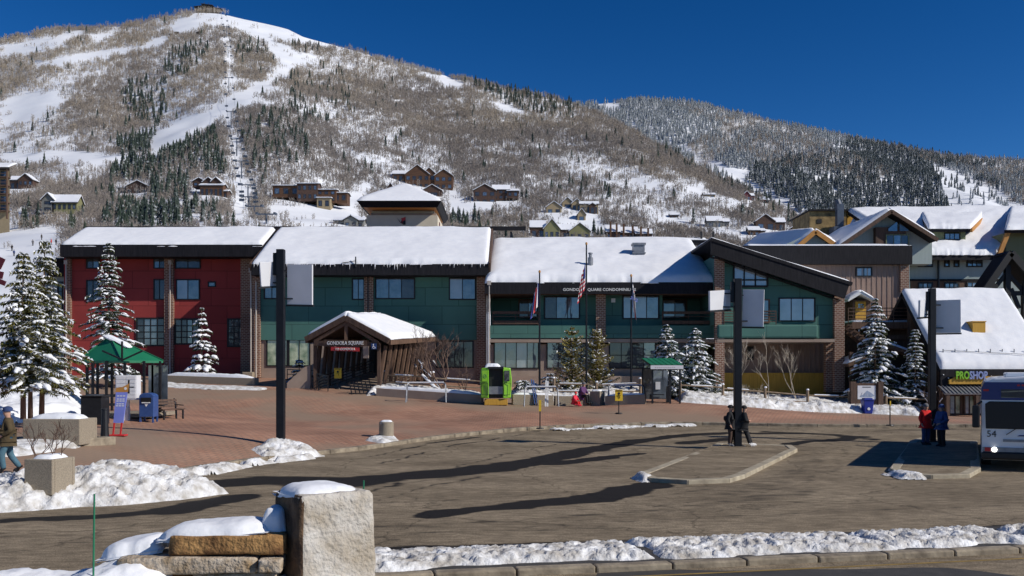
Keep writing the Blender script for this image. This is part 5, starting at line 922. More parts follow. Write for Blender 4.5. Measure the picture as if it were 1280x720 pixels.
cb = B(); cb.cyl((0,0,0),(0,0,-2),.06,.06,4); cb.box(-1.1,-.3,-3.1,1.1,.3,-2.8); cb.box(-1.1,.2,-2.9,1.1,.35,-1.9); cb.box(-1.15,-.3,-2.9,-1.05,.3,-2.0); cb.box(1.05,-.3,-2.9,1.15,.3,-2.0)
c0 = cb.obj('lift_chair','flue_paint'); cm = c0.data; bpy.data.objects.remove(c0); k = 0
for i in range(len(tops)-1):
    for j in range(3):
        for s_ in (-3.2,3.2):
            p = tops[i].lerp(tops[i+1],(j+.3+.45*(s_ > 0))/3)+Vector((s_,0,-.3)); o = bpy.data.objects.new('lift_chair',cm); COL.objects.link(o); o.location = p; tag(o,'dark chair hanging from the lift cable','chairlift seat','chairs of the chairlift'); k += 1
# second lift's drum-shaped terminals high on the slope
for i,(px,py) in enumerate(((249,41),(221,40),(213,42))):
    x,Y,z = hill(px,py+3); t = thing('upper_lift_terminal',['rounded dark lift terminal with a lit ramp beside the upper run','rounded dark lift terminal on the left shoulder, larger of a close pair','small dark lift terminal on the left shoulder, lesser of a close pair'][i],'lift terminal',(x,Y,z)); s_ = [4,3.,2.2][i]
    b = B(); n = 14; b.prismz([(x+s_*math.cos(6.283*j/n),Y+s_*.6*math.sin(6.283*j/n)) for j in range(n)],z+1.2,z+1.2+s_*.6); b.obj('drum','roof_edge',t,bevel=.3); b = B(); b.box(x-.5,Y-.5,z-1,x+.5,Y+.5,z+1.3); b.obj('column','flue_paint',t)
# ------------------------------------------------------------------ snow banks
def snow_pile(name,label,poly,h,seed,res=.12,wid=.8,chunk=.12,zf=None,group=None,peak=None,mat='snow_rough',parent=None,freq=1.6,brk=0):
    """mounded shovelled snow over a ground polygon (world x,y)"""
    zf = zf or zg; P_ = np.array(poly); x0,y0 = P_.min(0)-.1; x1,y1 = P_.max(0)+.1; xs = np.arange(x0,x1,res); ys = np.arange(y0,y1,res); gx,gy = np.meshgrid(xs,ys)
    wob = (fbm(gx*1.1,gy*1.1,3,seed+50)-.5)*wid*.7; d = np.where(inpoly(gx,gy,poly),1,-1)*dpoly(gx,gy,poly,True)+wob-brk*wid*sstep(.42,.6,fbm(gx*1.3,gy*1.3,3,seed+90))
    t = np.clip(d/wid,0,1); hh = h*(1-(1-t)**1.8)*(.45+1.1*fbm(gx*.8,gy*.8,3,seed))
    if peak: hh = hh+peak[3]*np.exp(-((gx-peak[0])**2+(gy-peak[1])**2)/peak[2]**2)*t
    n1 = 1-np.abs(fbm(gx*freq*2,gy*freq*2,4,seed+7,.65)*2-1); hh = hh+chunk*(n1-.55)*2.2*np.clip(t*3,0,1)
    hh = np.where(d <= 0,np.maximum(d*.6,-.08),np.maximum(hh,.004+.05*np.clip(d/.2,0,1))); zz = zf(gx,gy)+hh; Fq = gridfaces(len(xs),len(ys)); keep = (d.ravel()[Fq] > -.16).all(1)
    Fq = Fq[keep]; used,inv = np.unique(Fq,return_inverse=True); V = np.c_[gx.ravel(),gy.ravel(),zz.ravel()][used]
    o = mesh_np(name,V,inv.reshape(Fq.shape),mat,parent,smooth=True)
    if parent is None: tag(o,label,'snow',group,kind='stuff')
    return o
def gp(pts,road=False): return [G(a,c,road)[:2] for a,c in pts]
def both(x,y): return np.maximum(zg(x,y)-.02,zr(x,y))
def kerbmix(x,y):
    x = np.asarray(x,float); y = np.asarray(y,float); yk = np.interp(x,KS[40:,0],KS[40:,1]); return np.where(y > yk,zg(x,y),zr(x,y))
_bp = [(-60,6),(-30,15),(-16,19.6),(-11.6,21.3),(-10.3,22.4),(-9.9,24),(-10.2,26),(-10.25,27.8),(-40,40),(-60,40)]
def bank_base(x,y): return np.where(inpoly(x,y,_bp),np.minimum(zg(x,y),.3*dpoly(x,y,_bp[:8])),0.)-.05
snow_pile('snow_bank','big dirty ploughed snow bank at the plaza corner by the concrete planter',[(-15,19.4),(-11.8,20.8),(-9.4,22.0),(-7.7,23.5),(-7.2,24.4),(-7.9,25.2),(-9.3,26.4),(-10.6,26.6),(-12,24.6),(-13.6,23.2),(-16,22)],.42,3,.07,.9,.16,zf=bank_base,peak=(-9.9,23.9,1.05,.36))
snow_pile('snow_bank','thin broken snow along the kerb between the ploughed bank and lamp post',gp([(205,594),(260,584),(320,576),(405,568),(412,572),(330,581),(240,598)]),.12,5,.07,.35,.10,zf=both,brk=1.1)
snow_pile('snow_bank','small shovelled heap of snow round the lamp post foot',gp([(312,561),(330,556),(352,554),(385,560),(404,568),(380,571),(330,571)]),.15,6,.06,.5,.10,peak=(X_(345,35.4),35.2,.6,.12))
snow_pile('snow_bank','little snow heap against the concrete stump',gp([(458,550),(470,545),(492,545),(500,551),(480,554)]),.10,7,.05,.3,.05)
snow_pile('snow_bed','deep snow bed under the left spruces behind the long planter',gp([(-60,535),(30,528),(108,526),(118,512),(96,490),(60,478),(-60,480)]),.55,8,.14,1.2,.12,mat='snow')
snow_pile('snow_patch','trodden snow round the foot of the long planter',gp([(-60,575),(0,572),(60,566),(103,560),(105,554),(30,552),(-60,556)]),.10,9,.1,.5,.06,brk=.6)
snow_pile('snow_patch','shovelled snow strip in front of the red wing',gp([(196,484),(260,487),(332,489),(334,485),(260,482),(200,478)]),.06,10,.14,.4,.05,brk=.6)
snow_pile('snow_bank','long sunlit snow bank below the split rail fence',gp([(846,503),(960,511),(1080,517),(1152,520),(1152,510),(1060,503),(960,499),(846,496)]),.42,11,.12,.9,.15)
snow_pile('snow_bank','snow heaped along the planter wall beside the covered walkway',gp([(456,496),(470,493),(600,501),(604,494),(480,484),(466,486)]),.30,12,.12,.6,.12)
snow_pile('snow_bed','snow bed behind the concrete seat walls with bike racks',gp([(640,499),(806,500),(806,491),(640,489)]),.45,13,.12,.7,.14)
snow_pile('snow_strip','thin snow along the far edge of the road kerb',gp([(690,537),(800,533),(868,531),(868,529),(790,530),(690,534)]),.03,14,.08,.25,.03,zf=both,brk=1.8)
snow_pile('snow_patch','icy snow along the front kerb of the bus island',[rw(1108,594),rw(1125,600),rw(1160,601),rw(1162,597),rw(1128,594),rw(1114,587)],.05,15,.05,.2,.04,zf=lambda x,y:zr(x,y)+.1,brk=.8)
snow_pile('snow_patch','small ice lump at the left tip of the traffic island',[rw(793,598),rw(806,603),rw(816,600),rw(800,594)],.08,16,.05,.2,.05,zf=lambda x,y:zr(x,y)+.08)
# ------------------------------------------------------------------ near kerb strip
nk = thing('near_kerb',None,None); tag(nk,kind='structure')
k0,k1 = (-3.6,13.75),(16,17.9)
kerb_run([k0,k1],nk,1.25,.24,.11,lambda x,y:0.0,bevel=.03)
dv = (Vector(k1)-Vector(k0)).normalized(); nv = Vector((-dv.y,dv.x)); Lk = (Vector(k1)-Vector(k0)).length
def kp(s,t): q = Vector(k0)+dv*s+nv*t; return (q.x,q.y)
b = B(); b.add([(*kp(0,.3),.085),(*kp(Lk,.3),.085),(*kp(Lk,2.2),.085),(*kp(0,2.2),.085),(*kp(0,.3),-.1),(*kp(Lk,.3),-.1),(*kp(Lk,2.2),-.1),(*kp(0,2.2),-.1)],[(0,1,2,3),(0,4,5,1),(2,6,7,3)]); b.obj('verge','asph_dark',nk)
b = B(); b.add([(*kp(-12,-9),.005),(*kp(Lk+5,-9),.005),(*kp(Lk+5,-.01),.005),(*kp(-12,-.01),.005)],[(0,1,2,3)]); tag(b.obj('near_road','asph_dark'),kind='structure')
b = B(); b.add([(*kp(4,-.42),.009),(*kp(Lk+4,-.42),.009),(*kp(Lk+4,-.34),.009),(*kp(4,-.34),.009)],[(0,1,2,3)]); pm('worn_yellow',(.20,.13,.03),(.34,.22,.05),scale=3); tag(b.obj('road_marking','worn_yellow'),kind='structure')
for i,(s0,s1) in enumerate(((.2,6.2),(6.15,10.4),(10.35,13.2),(13.45,Lk))):
    snow_pile('snow_bank',['crusty snow ridge on the near kerb right beside the boulder','crusty snow ridge in the middle of the near kerb','short crusty snow ridge before the gap in the near kerb snow','far crusty snow ridge on the near kerb past the gap'][i],[kp(s0,.40),kp(s1,.42),kp(s1,1.95),kp(s0,2.0)],.055,30+i,.045,.4,.10,zf=lambda x,y:np.full(np.shape(x),.075),freq=2.4,brk=.3)
# ------------------------------------------------------------------ boulder and ledge wall
def rock(cx,cy,z0,sx,sy,sz,rz,seed,name,mat,parent=None,n=14,amp=.05,tap=.08,label=None,cat=None,bev=.12):
    """rough quarried block: subdivided box, rounded, chipped by noise"""
    bm = bmesh.new(); bmesh.ops.create_cube(bm,size=1); bmesh.ops.subdivide_edges(bm,edges=bm.edges[:],cuts=n,use_grid_fill=True); c_,s_ = math.cos(rz),math.sin(rz)
    co = np.array([v.co[:] for v in bm.verts])*2; m = np.max(np.abs(co),1); rr = np.sort(np.abs(co),1); edge = np.clip((rr[:,1]-(1-bev*1.4))/(bev*1.4),0,1)*np.clip((rr[:,2]-.9)/.1,0,1)
    co = co*(1-.5*bev*edge**2)[:,None]; p = co*np.array([sx,sy,sz])/2
    d = (fbm(p[:,0]*3+p[:,1]*2.3+seed,p[:,2]*3.4-p[:,1]*1.7,5,seed,.55)-.5)*2*amp; d2 = (fbm(p[:,1]*3+seed*2,p[:,0]*3+p[:,2],4,seed+5)-.5)*2*amp
    p = p+co/np.linalg.norm(co,axis=1)[:,None]*d[:,None]; p[:,0] += d2; f = 1-tap*(co[:,2]+1)/2; p[:,0] *= f; p[:,1] *= f
    q = np.c_[cx+p[:,0]*c_-p[:,1]*s_,cy+p[:,0]*s_+p[:,1]*c_,z0+sz/2+p[:,2]]; me = bpy.data.meshes.new(name)
    off = np.array(org[parent.name]) if parent is not None else np.zeros(3)
    for v,k in zip(bm.verts,q-off): v.co = k
    bm.to_mesh(me); bm.free(); me.polygons.foreach_set('use_smooth',[True]*len(me.polygons)); o = bpy.data.objects.new(name,me); COL.objects.link(o); me.materials.append(M[mat])
    if parent is not None: o.parent = parent
    org[o.name] = Vector(off); 
    if label: tag(o,label,cat)
    return o
def snow_cap(par,cx,cy,z,sx,sy,t,rz,seed,name='snow_cap',label=None,tilt=0,nx=40,ny=28,sag=.06):
    u,v = np.meshgrid(np.linspace(-1,1,nx),np.linspace(-1,1,ny)); e = np.clip((1-(np.abs(u)**4+np.abs(v)**4)**.25)/.5,0,1); pr = np.sqrt(1-(1-e)**2)
    wv = 1+.09*(fbm(u*2.5+seed,v*2.5,3,seed)-.5)*2*np.clip(np.hypot(u,v),0,1); x = u*sx/2*wv; y = v*sy/2*wv; n = fbm(x*2.5,y*2.5,4,seed+1); h = t*pr*(.75+.5*n)-sag*(1-e)**2*fbm(x*4,y*4,3,seed+2)*1.6+tilt*u
    c_,s_ = math.cos(rz),math.sin(rz); X = cx+x*c_-y*s_; Yy = cy+x*s_+y*c_; V = np.r_[np.c_[X.ravel(),Yy.ravel(),(z+h).ravel()],np.c_[X.ravel(),Yy.ravel(),(z-.02+tilt*u+0*h).ravel()]]
    F1 = gridfaces(nx,ny); o = mesh_np(name,V,np.r_[F1,(F1+nx*ny)[:,::-1]],'snow',par,smooth=True); return o
bx,by = X_(404,13.2),13.25; bo = thing('boulder','large pale squared boulder with a snow cap beside the road','boulder',(bx,by,0))
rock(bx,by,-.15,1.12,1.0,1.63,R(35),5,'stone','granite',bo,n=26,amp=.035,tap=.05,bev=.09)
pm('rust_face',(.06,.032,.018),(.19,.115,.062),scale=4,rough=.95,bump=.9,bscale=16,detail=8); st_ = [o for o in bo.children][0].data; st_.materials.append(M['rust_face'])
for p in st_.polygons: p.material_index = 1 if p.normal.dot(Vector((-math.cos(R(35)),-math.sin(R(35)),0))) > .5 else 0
snow_cap(bo,bx-.07,by+.05,1.44,.98,.92,.12,R(35),8,tilt=-.02)
lw = thing('ledge_stone_wall','low wall of stacked rust-brown ledge stones with deep snow on top','wall',(X_(230,12.6),12.8,0))
YL = 12.6; s_ = YL/F
ROWS = [((208,354),668,694,'ledge_stone'),((144,322),695,716,'ledge_pale'),((322,352),697,714,'ledge_pale'),((110,236),717,738,'ledge_stone'),((238,344),716,738,'ledge_pale'),((80,200),739,760,'ledge_pale'),((202,352),739,762,'ledge_stone'),((60,360),761,790,'ledge_stone')]
for i,((a,c),p,q,m_) in enumerate(ROWS):
    dy = .10*(i > 0)-.12*(i > 2); rock((X_(a,YL)+X_(c,YL))/2,YL+.35-dy,Z_(q,YL),(c-a)*s_-.012,.75,(q-p)*s_-.012,R(3),40+i,'stone',m_,lw,n=9,amp=.03,tap=.02,bev=.08)
snow_cap(lw,X_(272,YL+.4),YL+.45,Z_(668,YL)-.02,1.5,.85,.14,R(3),61,tilt=.05); snow_cap(lw,X_(172,YL+.5),YL+.5,Z_(694,YL)-.0,.85,.8,.15,R(4),62,tilt=.07)
snow_cap(lw,X_(342,YL+.35),YL+.5,Z_(668,YL)+.02,.34,.5,.26,0,66,nx=20,ny=20)
snow_pile('snow_bank','smooth drift sloping from the ledge wall down to the road',[(-8.5,11.2),(-5.3,11.3),(-4.6,12.2),(-4.55,13.4),(-5.2,13.7),(-6.2,14.1),(-8.5,14.5)],.28,70,.06,.9,.05,zf=lambda x,y:np.zeros(np.shape(x))+.42*np.exp(-((x+4.7)/.9)**2),mat='snow')
snow_pile('snow_bank','drift filling the foot between boulder and ledge wall',[(-3.6,11.8),(-2.6,11.8),(-1.9,12.7),(-1.9,13.9),(-3.0,14.2),(-3.6,13.4)],.26,71,.06,.4,.10,zf=lambda x,y:np.zeros(np.shape(x)))
for i,(px,Y0,h) in enumerate(((116,12.2,1.55),(453,14.6,1.45))):
    x = X_(px,Y0); b = B(); b.cyl((x,Y0,-.1),(x+.02,Y0,h),.014,.012,8); o = b.obj('marker_stake','green_metal'); tag(o,['thin green marker stake in the snow by the ledge wall','thin green marker stake standing behind the boulder'][i],'stake')
# ------------------------------------------------------------------ near trees
def spruce(label,x,y,z,h,r,seed,snow=.6,tint=.35,start=.08,tr=.1,lean=0,dens=1.,group=None,name='spruce_tree',droop=.25,cone=.85,loaf=1.,nmat='needles',frost=.55):
    R_ = np.random.default_rng(seed); t = thing(name,label,'tree',(x,y,z),group); b = B(); b.cyl((x,y,z-.2),(x+lean,y,z+h*.97),tr,.015,8); b.obj('trunk','bark',t,smooth=True)
    NV = []; NT = []; FV = []; SV = []; SF = []; nl = int(h*4.6*dens)
    ph = np.linspace(0,2*np.pi,6,endpoint=False)
    for i in range(nl):
        f = start+(1-start)*(i+R_.uniform(0,.8))/nl; zc = z+h*f; nb = int(R_.integers(5,8)); L0 = r*((1-f)/(1-start))**cone*R_.uniform(.85,1.1)+.08
        a0 = R_.uniform(0,6.28)
        for k in range(nb):
            a = a0+k*2*np.pi/nb+R_.uniform(-.25,.25); L = L0*R_.choice([R_.uniform(.4,.75),R_.uniform(.75,1.1),R_.uniform(1.0,1.35)]); d = np.array([np.cos(a),np.sin(a),0]); sd = np.array([-np.sin(a),np.cos(a),0]); n = max(3,int(L/.10))
            s = np.linspace(.1,1,n); Pz = zc+L*(.18*s-(droop+.15)*s**2+.06*s**3); Pt = np.c_[x+lean*f+d[0]*L*s,y+d[1]*L*s,Pz]
            wd = .34*L0**.5*(1-s*.75)+.07
            for q in range(3):
                for sg in (-1,1):
                    ln = wd*R_.uniform(.6,1.1,n); e = Pt+sd*(sg*ln*.75)[:,None]+d*(ln*.55)[:,None]; e[:,2] += R_.uniform(-.14,.05,n)-.03*q
                    w_ = .035+.02*R_.random(n); o_ = np.c_[-d[0]*w_,-d[1]*w_,w_*.6*R_.uniform(-1,1,n)]
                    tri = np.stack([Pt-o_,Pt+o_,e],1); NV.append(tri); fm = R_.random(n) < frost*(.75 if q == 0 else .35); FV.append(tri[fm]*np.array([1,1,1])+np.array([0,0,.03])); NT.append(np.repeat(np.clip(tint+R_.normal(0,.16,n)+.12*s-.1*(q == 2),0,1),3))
            for lo in range(3):   # snow loaves on the bough
                if R_.random() > snow or L < .16: continue
                m = max(2,int(n*R_.uniform(.2,.4))); c0 = int(n*R_.uniform(.1,.85)); idx = np.arange(min(c0,n-2),min(n,c0+m+1)); sof = sd*R_.normal(0,.12)*L0**.5; idx = idx if len(idx) > 1 else np.array([n-2,n-1]); bw = loaf*R_.uniform(.35,1.0)*min(.14,.045+.075*L)
                for j,ii in enumerate(idx):
                    tt_ = j/(len(idx)-1); rr = bw*(.35+.65*math.sin(math.pi*(.18+.72*tt_)))*R_.uniform(.6,1.3); c = Pt[ii]+sof+np.array([0,0,.02+.25*rr]); ring = c+np.outer(np.cos(ph)*rr,sd)+np.outer(np.sin(ph)*rr*.62,[0,0,1]); SV.append(ring)
                b0 = sum(len(v) for v in SV)-6*len(idx)
                for j in range(len(idx)-1):
                    for q in range(6): SF.append((b0+j*6+q,b0+j*6+(q+1)%6,b0+j*6+6+(q+1)%6,b0+j*6+6+q))
                e0 = b0+6*(len(idx)-1); SF += [(b0,b0+1,b0+2,b0+3),(b0,b0+3,b0+4,b0+5),(e0,e0+1,e0+2,e0+3),(e0,e0+3,e0+4,e0+5)]
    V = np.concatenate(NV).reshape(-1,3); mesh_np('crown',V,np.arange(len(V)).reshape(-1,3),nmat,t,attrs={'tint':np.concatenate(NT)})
    FV = np.concatenate(FV).reshape(-1,3)
    if len(FV): mesh_np('frost',FV,np.arange(len(FV)).reshape(-1,3),'snow',t)['kind'] = 'stuff'
    if SF: mesh_np('snow',np.concatenate(SV),np.array(SF),'snow',t,smooth=True)['kind'] = 'stuff'
    return t
def onY(px,Y): x = X_(px,Y); return x,Y,gz(x,Y)
zb = 1.55
spruce('tall open-topped spruce, right one of the bare-trunked clump by the kiosk',X_(52,36.5),36.5,zb,6.6,1.5,1,.45,.75,.14,.11,lean=.12)
spruce('bushy snow-laden spruce with bare lower trunk, left of its clump behind the long planter',X_(29,35.6),35.6,zb,6.1,1.5,2,.5,.75,.16,.11)
spruce('slim middle spruce of the clump behind the long planter',X_(38,36.0),36.0,zb,4.6,1.4,3,.6,.7,.2,.10)
spruce('tall snow-laden spruce standing before the red wall behind the green kiosk',*onY(136,60),Z_(303,60)-gz(-25,60),1.85,4,.6,.30,.05,.14,cone=.75)
spruce('small plump spruce smothered in snow by the red wall',*onY(252,66.5),Z_(383,66.5)-gz(X_(252,66.5),66.5),1.35,5,1.,.2,.04,.1,cone=.95,loaf=1.7,dens=.6)
spruce('olive-green pine with little snow beside the tallest flagpole, slimmer of the pair',X_(715,62.5),62.5,gz(4,62),4.6,1.15,6,.22,.85,.06,.09,cone=.6,name='pine_tree',droop=-.25,frost=.14,nmat='needles_pine')
spruce('olive-green pine with little snow by the brick pilaster, fuller of the pair',X_(746,63),63.,gz(5,63),4.5,1.15,7,.22,.88,.06,.09,cone=.55,name='pine_tree',droop=-.25,frost=.14,nmat='needles_pine')
spruce('leaning snow-laden spruce just behind the little bus shelter',X_(836,61.5),61.5,gz(10,61),4.9,1.7,8,.85,.3,.05,.1,lean=-.15)
spruce('broad snow-laden spruce between the bus shelter and the brick corner pier',X_(869,62.3),62.3,gz(12,62),4.8,2.2,9,.85,.3,.04,.1)
spruce('large snow-laden spruce behind the framed trail map',*onY(1094,63.),Z_(371,63)-gz(X_(1094,63),63),1.95,10,.9,.35,.05,.12,cone=.8,loaf=1.35,dens=.8)
spruce('slender snowy spruce between the trail map and the street lamp',*onY(1144,62.2),Z_(411,62.2)-gz(X_(1144,62.2),62.2),1.0,11,.75,.35,.04,.1,cone=.6)
spruce('tiny rounded spruce buried in snow beside the walkway wing wall',*onY(374,65.5),1.7,.75,12,.98,.15,.04,.05)
for i,(px,Y0,h) in enumerate(((655,61.5,1.0),(688,61.8,1.4),(665,60.8,.8))): spruce(['low shrub pine with a snow pillow left of the pines','taller shrub pine with a snow pillow beside the pines','small flat shrub pine poking from the snow bed'][i],X_(px,Y0),Y0,gz(X_(px,Y0),Y0)+.2,h,.8,20+i,.75,.55,.05,.05,name='shrub_pine',cone=.5)
def bare(name,label,x,y,z,h,seed,r0,mat,stems=1,spread=.35,depth=5,snow=.0,up=.5,kids=(2,4)):
    rr = random.Random(seed); t = thing(name,label,'tree' if h > 2 else 'shrub',(x,y,z)); bt = B(); bb = B(); sv = B()
    def grow(p,d,L,r,k):
        n = 3; q = p; pts = [p]
        for i in range(n):
            d = (d+Vector((rr.uniform(-1,1),rr.uniform(-1,1),rr.uniform(-.4,1)*up))*.18).normalized(); q2 = q+d*L/n; (bt if k == depth else bb).cyl(q,q2,r*(1-.2*i/n),r*(1-.2*(i+1)/n),5 if k > 2 else 3,False); q = q2; pts.append(q)
            if k > 0 and i > 0:
                for _ in range(rr.randint(*kids)-1): grow(q,(d+Vector((rr.uniform(-1,1),rr.uniform(-1,1),rr.uniform(-.2,.8)))*.8).normalized(),L*rr.uniform(.5,.8),max(.006,r*.6),k-1)
        if snow and k >= depth-2 and rr.random() < snow and abs(d.z) < .8: sv.cyl(pts[1]+Vector((0,0,r)),pts[-1]+Vector((0,0,r*.8)),r*1.15+.012,r*.9+.008,6)
    for s in range(stems):
        a = rr.uniform(0,6.28); grow(Vector((x+rr.uniform(-.1,.1)*stems*.5,y,z-.1)),Vector((math.cos(a)*spread,math.sin(a)*spread,1)).normalized(),h*.42,r0,depth)
    bt.obj('trunk',mat,t); bb.obj('branches',mat,t)['kind'] = 'stuff'
    if sv.v: sv.obj('snow','snow',t)['kind'] = 'stuff'
    return t
bare('crab_apple_tree','bare reddish multi-stemmed tree with snow on its limbs beside the walkway',X_(556,60.5),60.5,gz(-4,60.5),4.6,3,.075,'twig',5,.9,5,.35,kids=(2,3))
bare('young_aspen','pale bare sapling half hidden by the island street lamp',X_(924,61.8),61.8,gz(14.6,62)+.2,4.2,5,.022,'pale_bark',2,.25,4,up=.9,kids=(2,3)); bare('young_aspen','pale straight bare sapling before the yellow plinth',X_(961,61.9),61.9,gz(16.5,62)+.2,4.2,7,.026,'pale_bark',1,.1,4,up=.9,kids=(2,3)); bare('young_aspen','leaning twin-stemmed pale sapling nearest the brick corner pier',X_(1000,61.6),61.6,gz(18.5,62)+.2,4.2,9,.022,'pale_bark',2,.25,4,up=.9,kids=(2,3))
bare('planter_shrub','leafless twiggy shrub growing in the small planter',X_(58,22.4),22.4,1.02,1.15,13,.014,'twig',6,.6,3,up=.9,kids=(2,3))
bare('bed_shrub','leafless brown shrub in front of the storefront windows',X_(580,61),61,gz(-3,61),2.1,17,.03,'twig',5,.6,3,kids=(2,3)); bare('bed_shrub','leafless twiggy shrub beside the left pine',X_(698,61.6),61.6,gz(3,61.6),2.4,19,.03,'twig',5,.5,3,kids=(2,3)); bare('bed_shrub','sparse shrub sprouting at the foot of the yellow plinth',X_(935,62.6),62.6,gz(15,62),1.6,23,.02,'pale_bark',5,.5,3,kids=(2,3))
bare('bed_shrub','frosted shrub under the shop awning end',X_(1170,60.2),60.2,gz(26.5,60),2.0,29,.03,'twig',4,.5,3,.7,kids=(2,3))
# ------------------------------------------------------------------ street lamps with panels
def lamp(label,x,y,z,h,w,panels):
    t = thing('street_lamp',label,'street lamp',(x,y,z)); b = B(); b.box(x-w/2,y-w/2,z-.1,x+w/2,y+w/2,z+h); b.obj('pole','pole_paint',t,bevel=.02)
    b = B(); b.box(x-w,y-w,z-.05,x+w,y+w,z+.03); bpt = b.obj('base_plate','pole_paint',t)
    for sx in (-1,1):
        for sy in (-1,1): b = B(); b.cyl((x+sx*w*.78,y+sy*w*.78,z+.03),(x+sx*w*.78,y+sy*w*.78,z+.07),.025,n=6); b.obj('bolt','grey_metal',bpt)
    b = B(); b.box(x-w*.95,y-w*.3,z+h-.95,x-w/2-.004,y+w*.3,z+h-.13); b.obj('side_box','pole_paint',t,bevel=.015)
    for (cx,cz,pw,ph,rz,ry,m) in panels:
        b = B(); b.obox((x+cx,y-.05,z+cz),(pw,.09,ph),(R(4),ry,rz)); p = b.obj('panel',m,t,bevel=.008)
        b = B(); b.obox((x+cx,y-.03,z+cz-ph/2-.04),(pw+.06,.16,.06),(R(4),ry,rz)); b.obj('panel_sill','black_metal',p)
        for dz in (-.35,.35): b = B(); b.bar((x,y,z+cz+dz*ph),(x+cx,y+.06,z+cz+dz*ph),.05); b.obj('bracket','black_metal',t)
    return t
x,y,z = G(351,557); z += .0
k = y/F; lamp('dark square street lamp standing in a snow heap on the brick plaza',x,y,z,(557-312)*k,9.8*k,[((339-353.5)*k,(557-343)*k,23*k,30*k,R(38),R(-6),'white_panel'),((378-353.5)*k,(557-356)*k,34*k,50*k,R(-14),R(2),'white_panel')])
x,y = rw(922,562); z = zrf(x,y)+.11; k = y/F
lamp('dark square street lamp on the traffic island with people leaning at its foot',x,y,z,(562-352)*k,9.0*k,[((899-922)*k,(562-379)*k,36*k,24*k,R(34),R(-5),'white_panel'),((941-922)*k,(562-389)*k,26*k,46*k,R(-20),R(2),'white_panel')])
x,y = rw(1165,557); z = zrf(x,y)+.11; k = y/F
lamp('dark square street lamp on the bus island beside two people',x,y,z,(557-366)*k,7.6*k,[((1153-1165)*k,(557-391)*k,18*k,21*k,R(38),R(-5),'white_panel'),((1184-1165)*k,(557-401)*k,30*k,41*k,R(-30),0,'white_panel')])
# ------------------------------------------------------------------ green kiosk
x,y,z = G(153,517); k = y/F; kx = x
ki = thing('green_kiosk','open kiosk with green pyramid roof and dark posts on the plaza','kiosk',(x,y,z))
b = B(); b.box(x-1.7,y-1.5,z-.1,x+1.85,y+1.7,z+.06); b.obj('base_slab','concrete',ki)
ez_ = z+(517-451)*k; az_ = z+(517-420)*k; c = Vector((x-.1,y+.3,0)); ap = Vector((X_(138,y+.3),y+.3,az_)); ang = [R(a) for a in (215,305,35,125)]
cs = [Vector((X_(99,y),y-.2,ez_)),Vector((X_(156,y-1.2),y-1.5,ez_)),Vector((X_(205,y),y-.1,ez_)),Vector((X_(140,y+2),y+2.2,ez_))]
b = B()
for i in range(4): b.add([cs[i],cs[(i+1)%4],ap,cs[i]-Vector((0,0,.1)),cs[(i+1)%4]-Vector((0,0,.1))],[(0,1,2),(0,3,4,1)])
b.add([cs[0]-Vector((0,0,.1)),cs[1]-Vector((0,0,.1)),cs[2]-Vector((0,0,.1)),cs[3]-Vector((0,0,.1))],[(0,1,2,3)])
rf = b.obj('roof','green_metal',ki)
for i in range(4): b = B(); b.bar(cs[i]+Vector((0,0,.02)),ap+Vector((0,0,.02)),.06,.05); b.obj('hip_rib','green_metal',rf)
f0 = (cs[1]+cs[2])/2
for i,(p,q) in enumerate(((Vector((X_(156,y-1.3),y-1.6,ez_-.05)),Vector((X_(156,y-1.3),y-1.6,z+(517-428)*k))),(Vector((X_(157,y-1.3),y-1.6,ez_+.02)),Vector((X_(131,y-1.3),y-1.55,ez_+.42))),(Vector((X_(157,y-1.3),y-1.6,ez_+.02)),Vector((X_(181,y-1.3),y-1.55,ez_+.42))))): b = B(); b.bar(p,q,.07,.07); b.obj('truss_bar','black_metal',ki)
for i,(px,dy) in enumerate(((109,-.3),(116,-.9),(133,-1.1),(156,-1.3),(180,-.9),(200,-.2),(191,1.0),(140,1.5),(122,1.2))): b = B(); xx = X_(px,y+dy); b.box(xx-.05,y+dy-.05,z,xx+.05,y+dy+.05,ez_-.02); b.obj('post','black_metal',ki)
for i,dz in enumerate((.45,.85)): b = B(); b.bar((X_(110,y-.3),y-.3,z+dz),(X_(133,y-1.1),y-1.1,z+dz),.05,.12); b.bar((X_(133,y-1.1),y-1.1,z+dz),(X_(156,y-1.3),y-1.25,z+dz),.05,.12); b.obj('rail','black_metal',ki)
b = B(); b.box(X_(185,y+.9),y+.95,z+.3,X_(200,y),y+.99,ez_-.2); b.obj('side_glass','glass_refl_painted',ki)
snow_cap(ki,ap.x+.45,ap.y-.25,ap.z-.22,1.3,.5,.10,R(-12),77,tilt=-.28,nx=20,ny=12)
# cluster mailboxes
y = 41.7; x = X_(158,y); z = gz(x,y); k = y/F; cm_ = thing('cluster_mailbox','pale grey cluster mailbox on a pedestal in front of the kiosk','mailbox',(x,y,z))
b = B(); b.box(x-.12,y-.12,z-.05,x+.12,y+.12,z+.55); b.obj('pedestal','white_panel',cm_); x += .08; b = B(); b.box(x-.46,y-.25,z+.88,x+.46,y+.25,z+1.95); cab = b.obj('cabinet','white_panel',cm_,bevel=.015)
b = B(); b.box(x-.05,y-.05,z+.5,x+.05,y+.05,z+.9); b.obj('neck','white_panel',cm_)
for c_ in range(2):
    for r__ in range(6): b = B(); b.box(x-.42+.43*c_,y-.27,z+.94+.165*r__,x-.02+.43*c_,y-.252,z+1.085+.165*r__); b.obj('locker_door','white_panel',cab,bevel=.006)
b = B(); b.box(x+.06,y-.28,z+1.42,x+.36,y-.272,z+1.46); b.obj('mail_slot','black',cab)
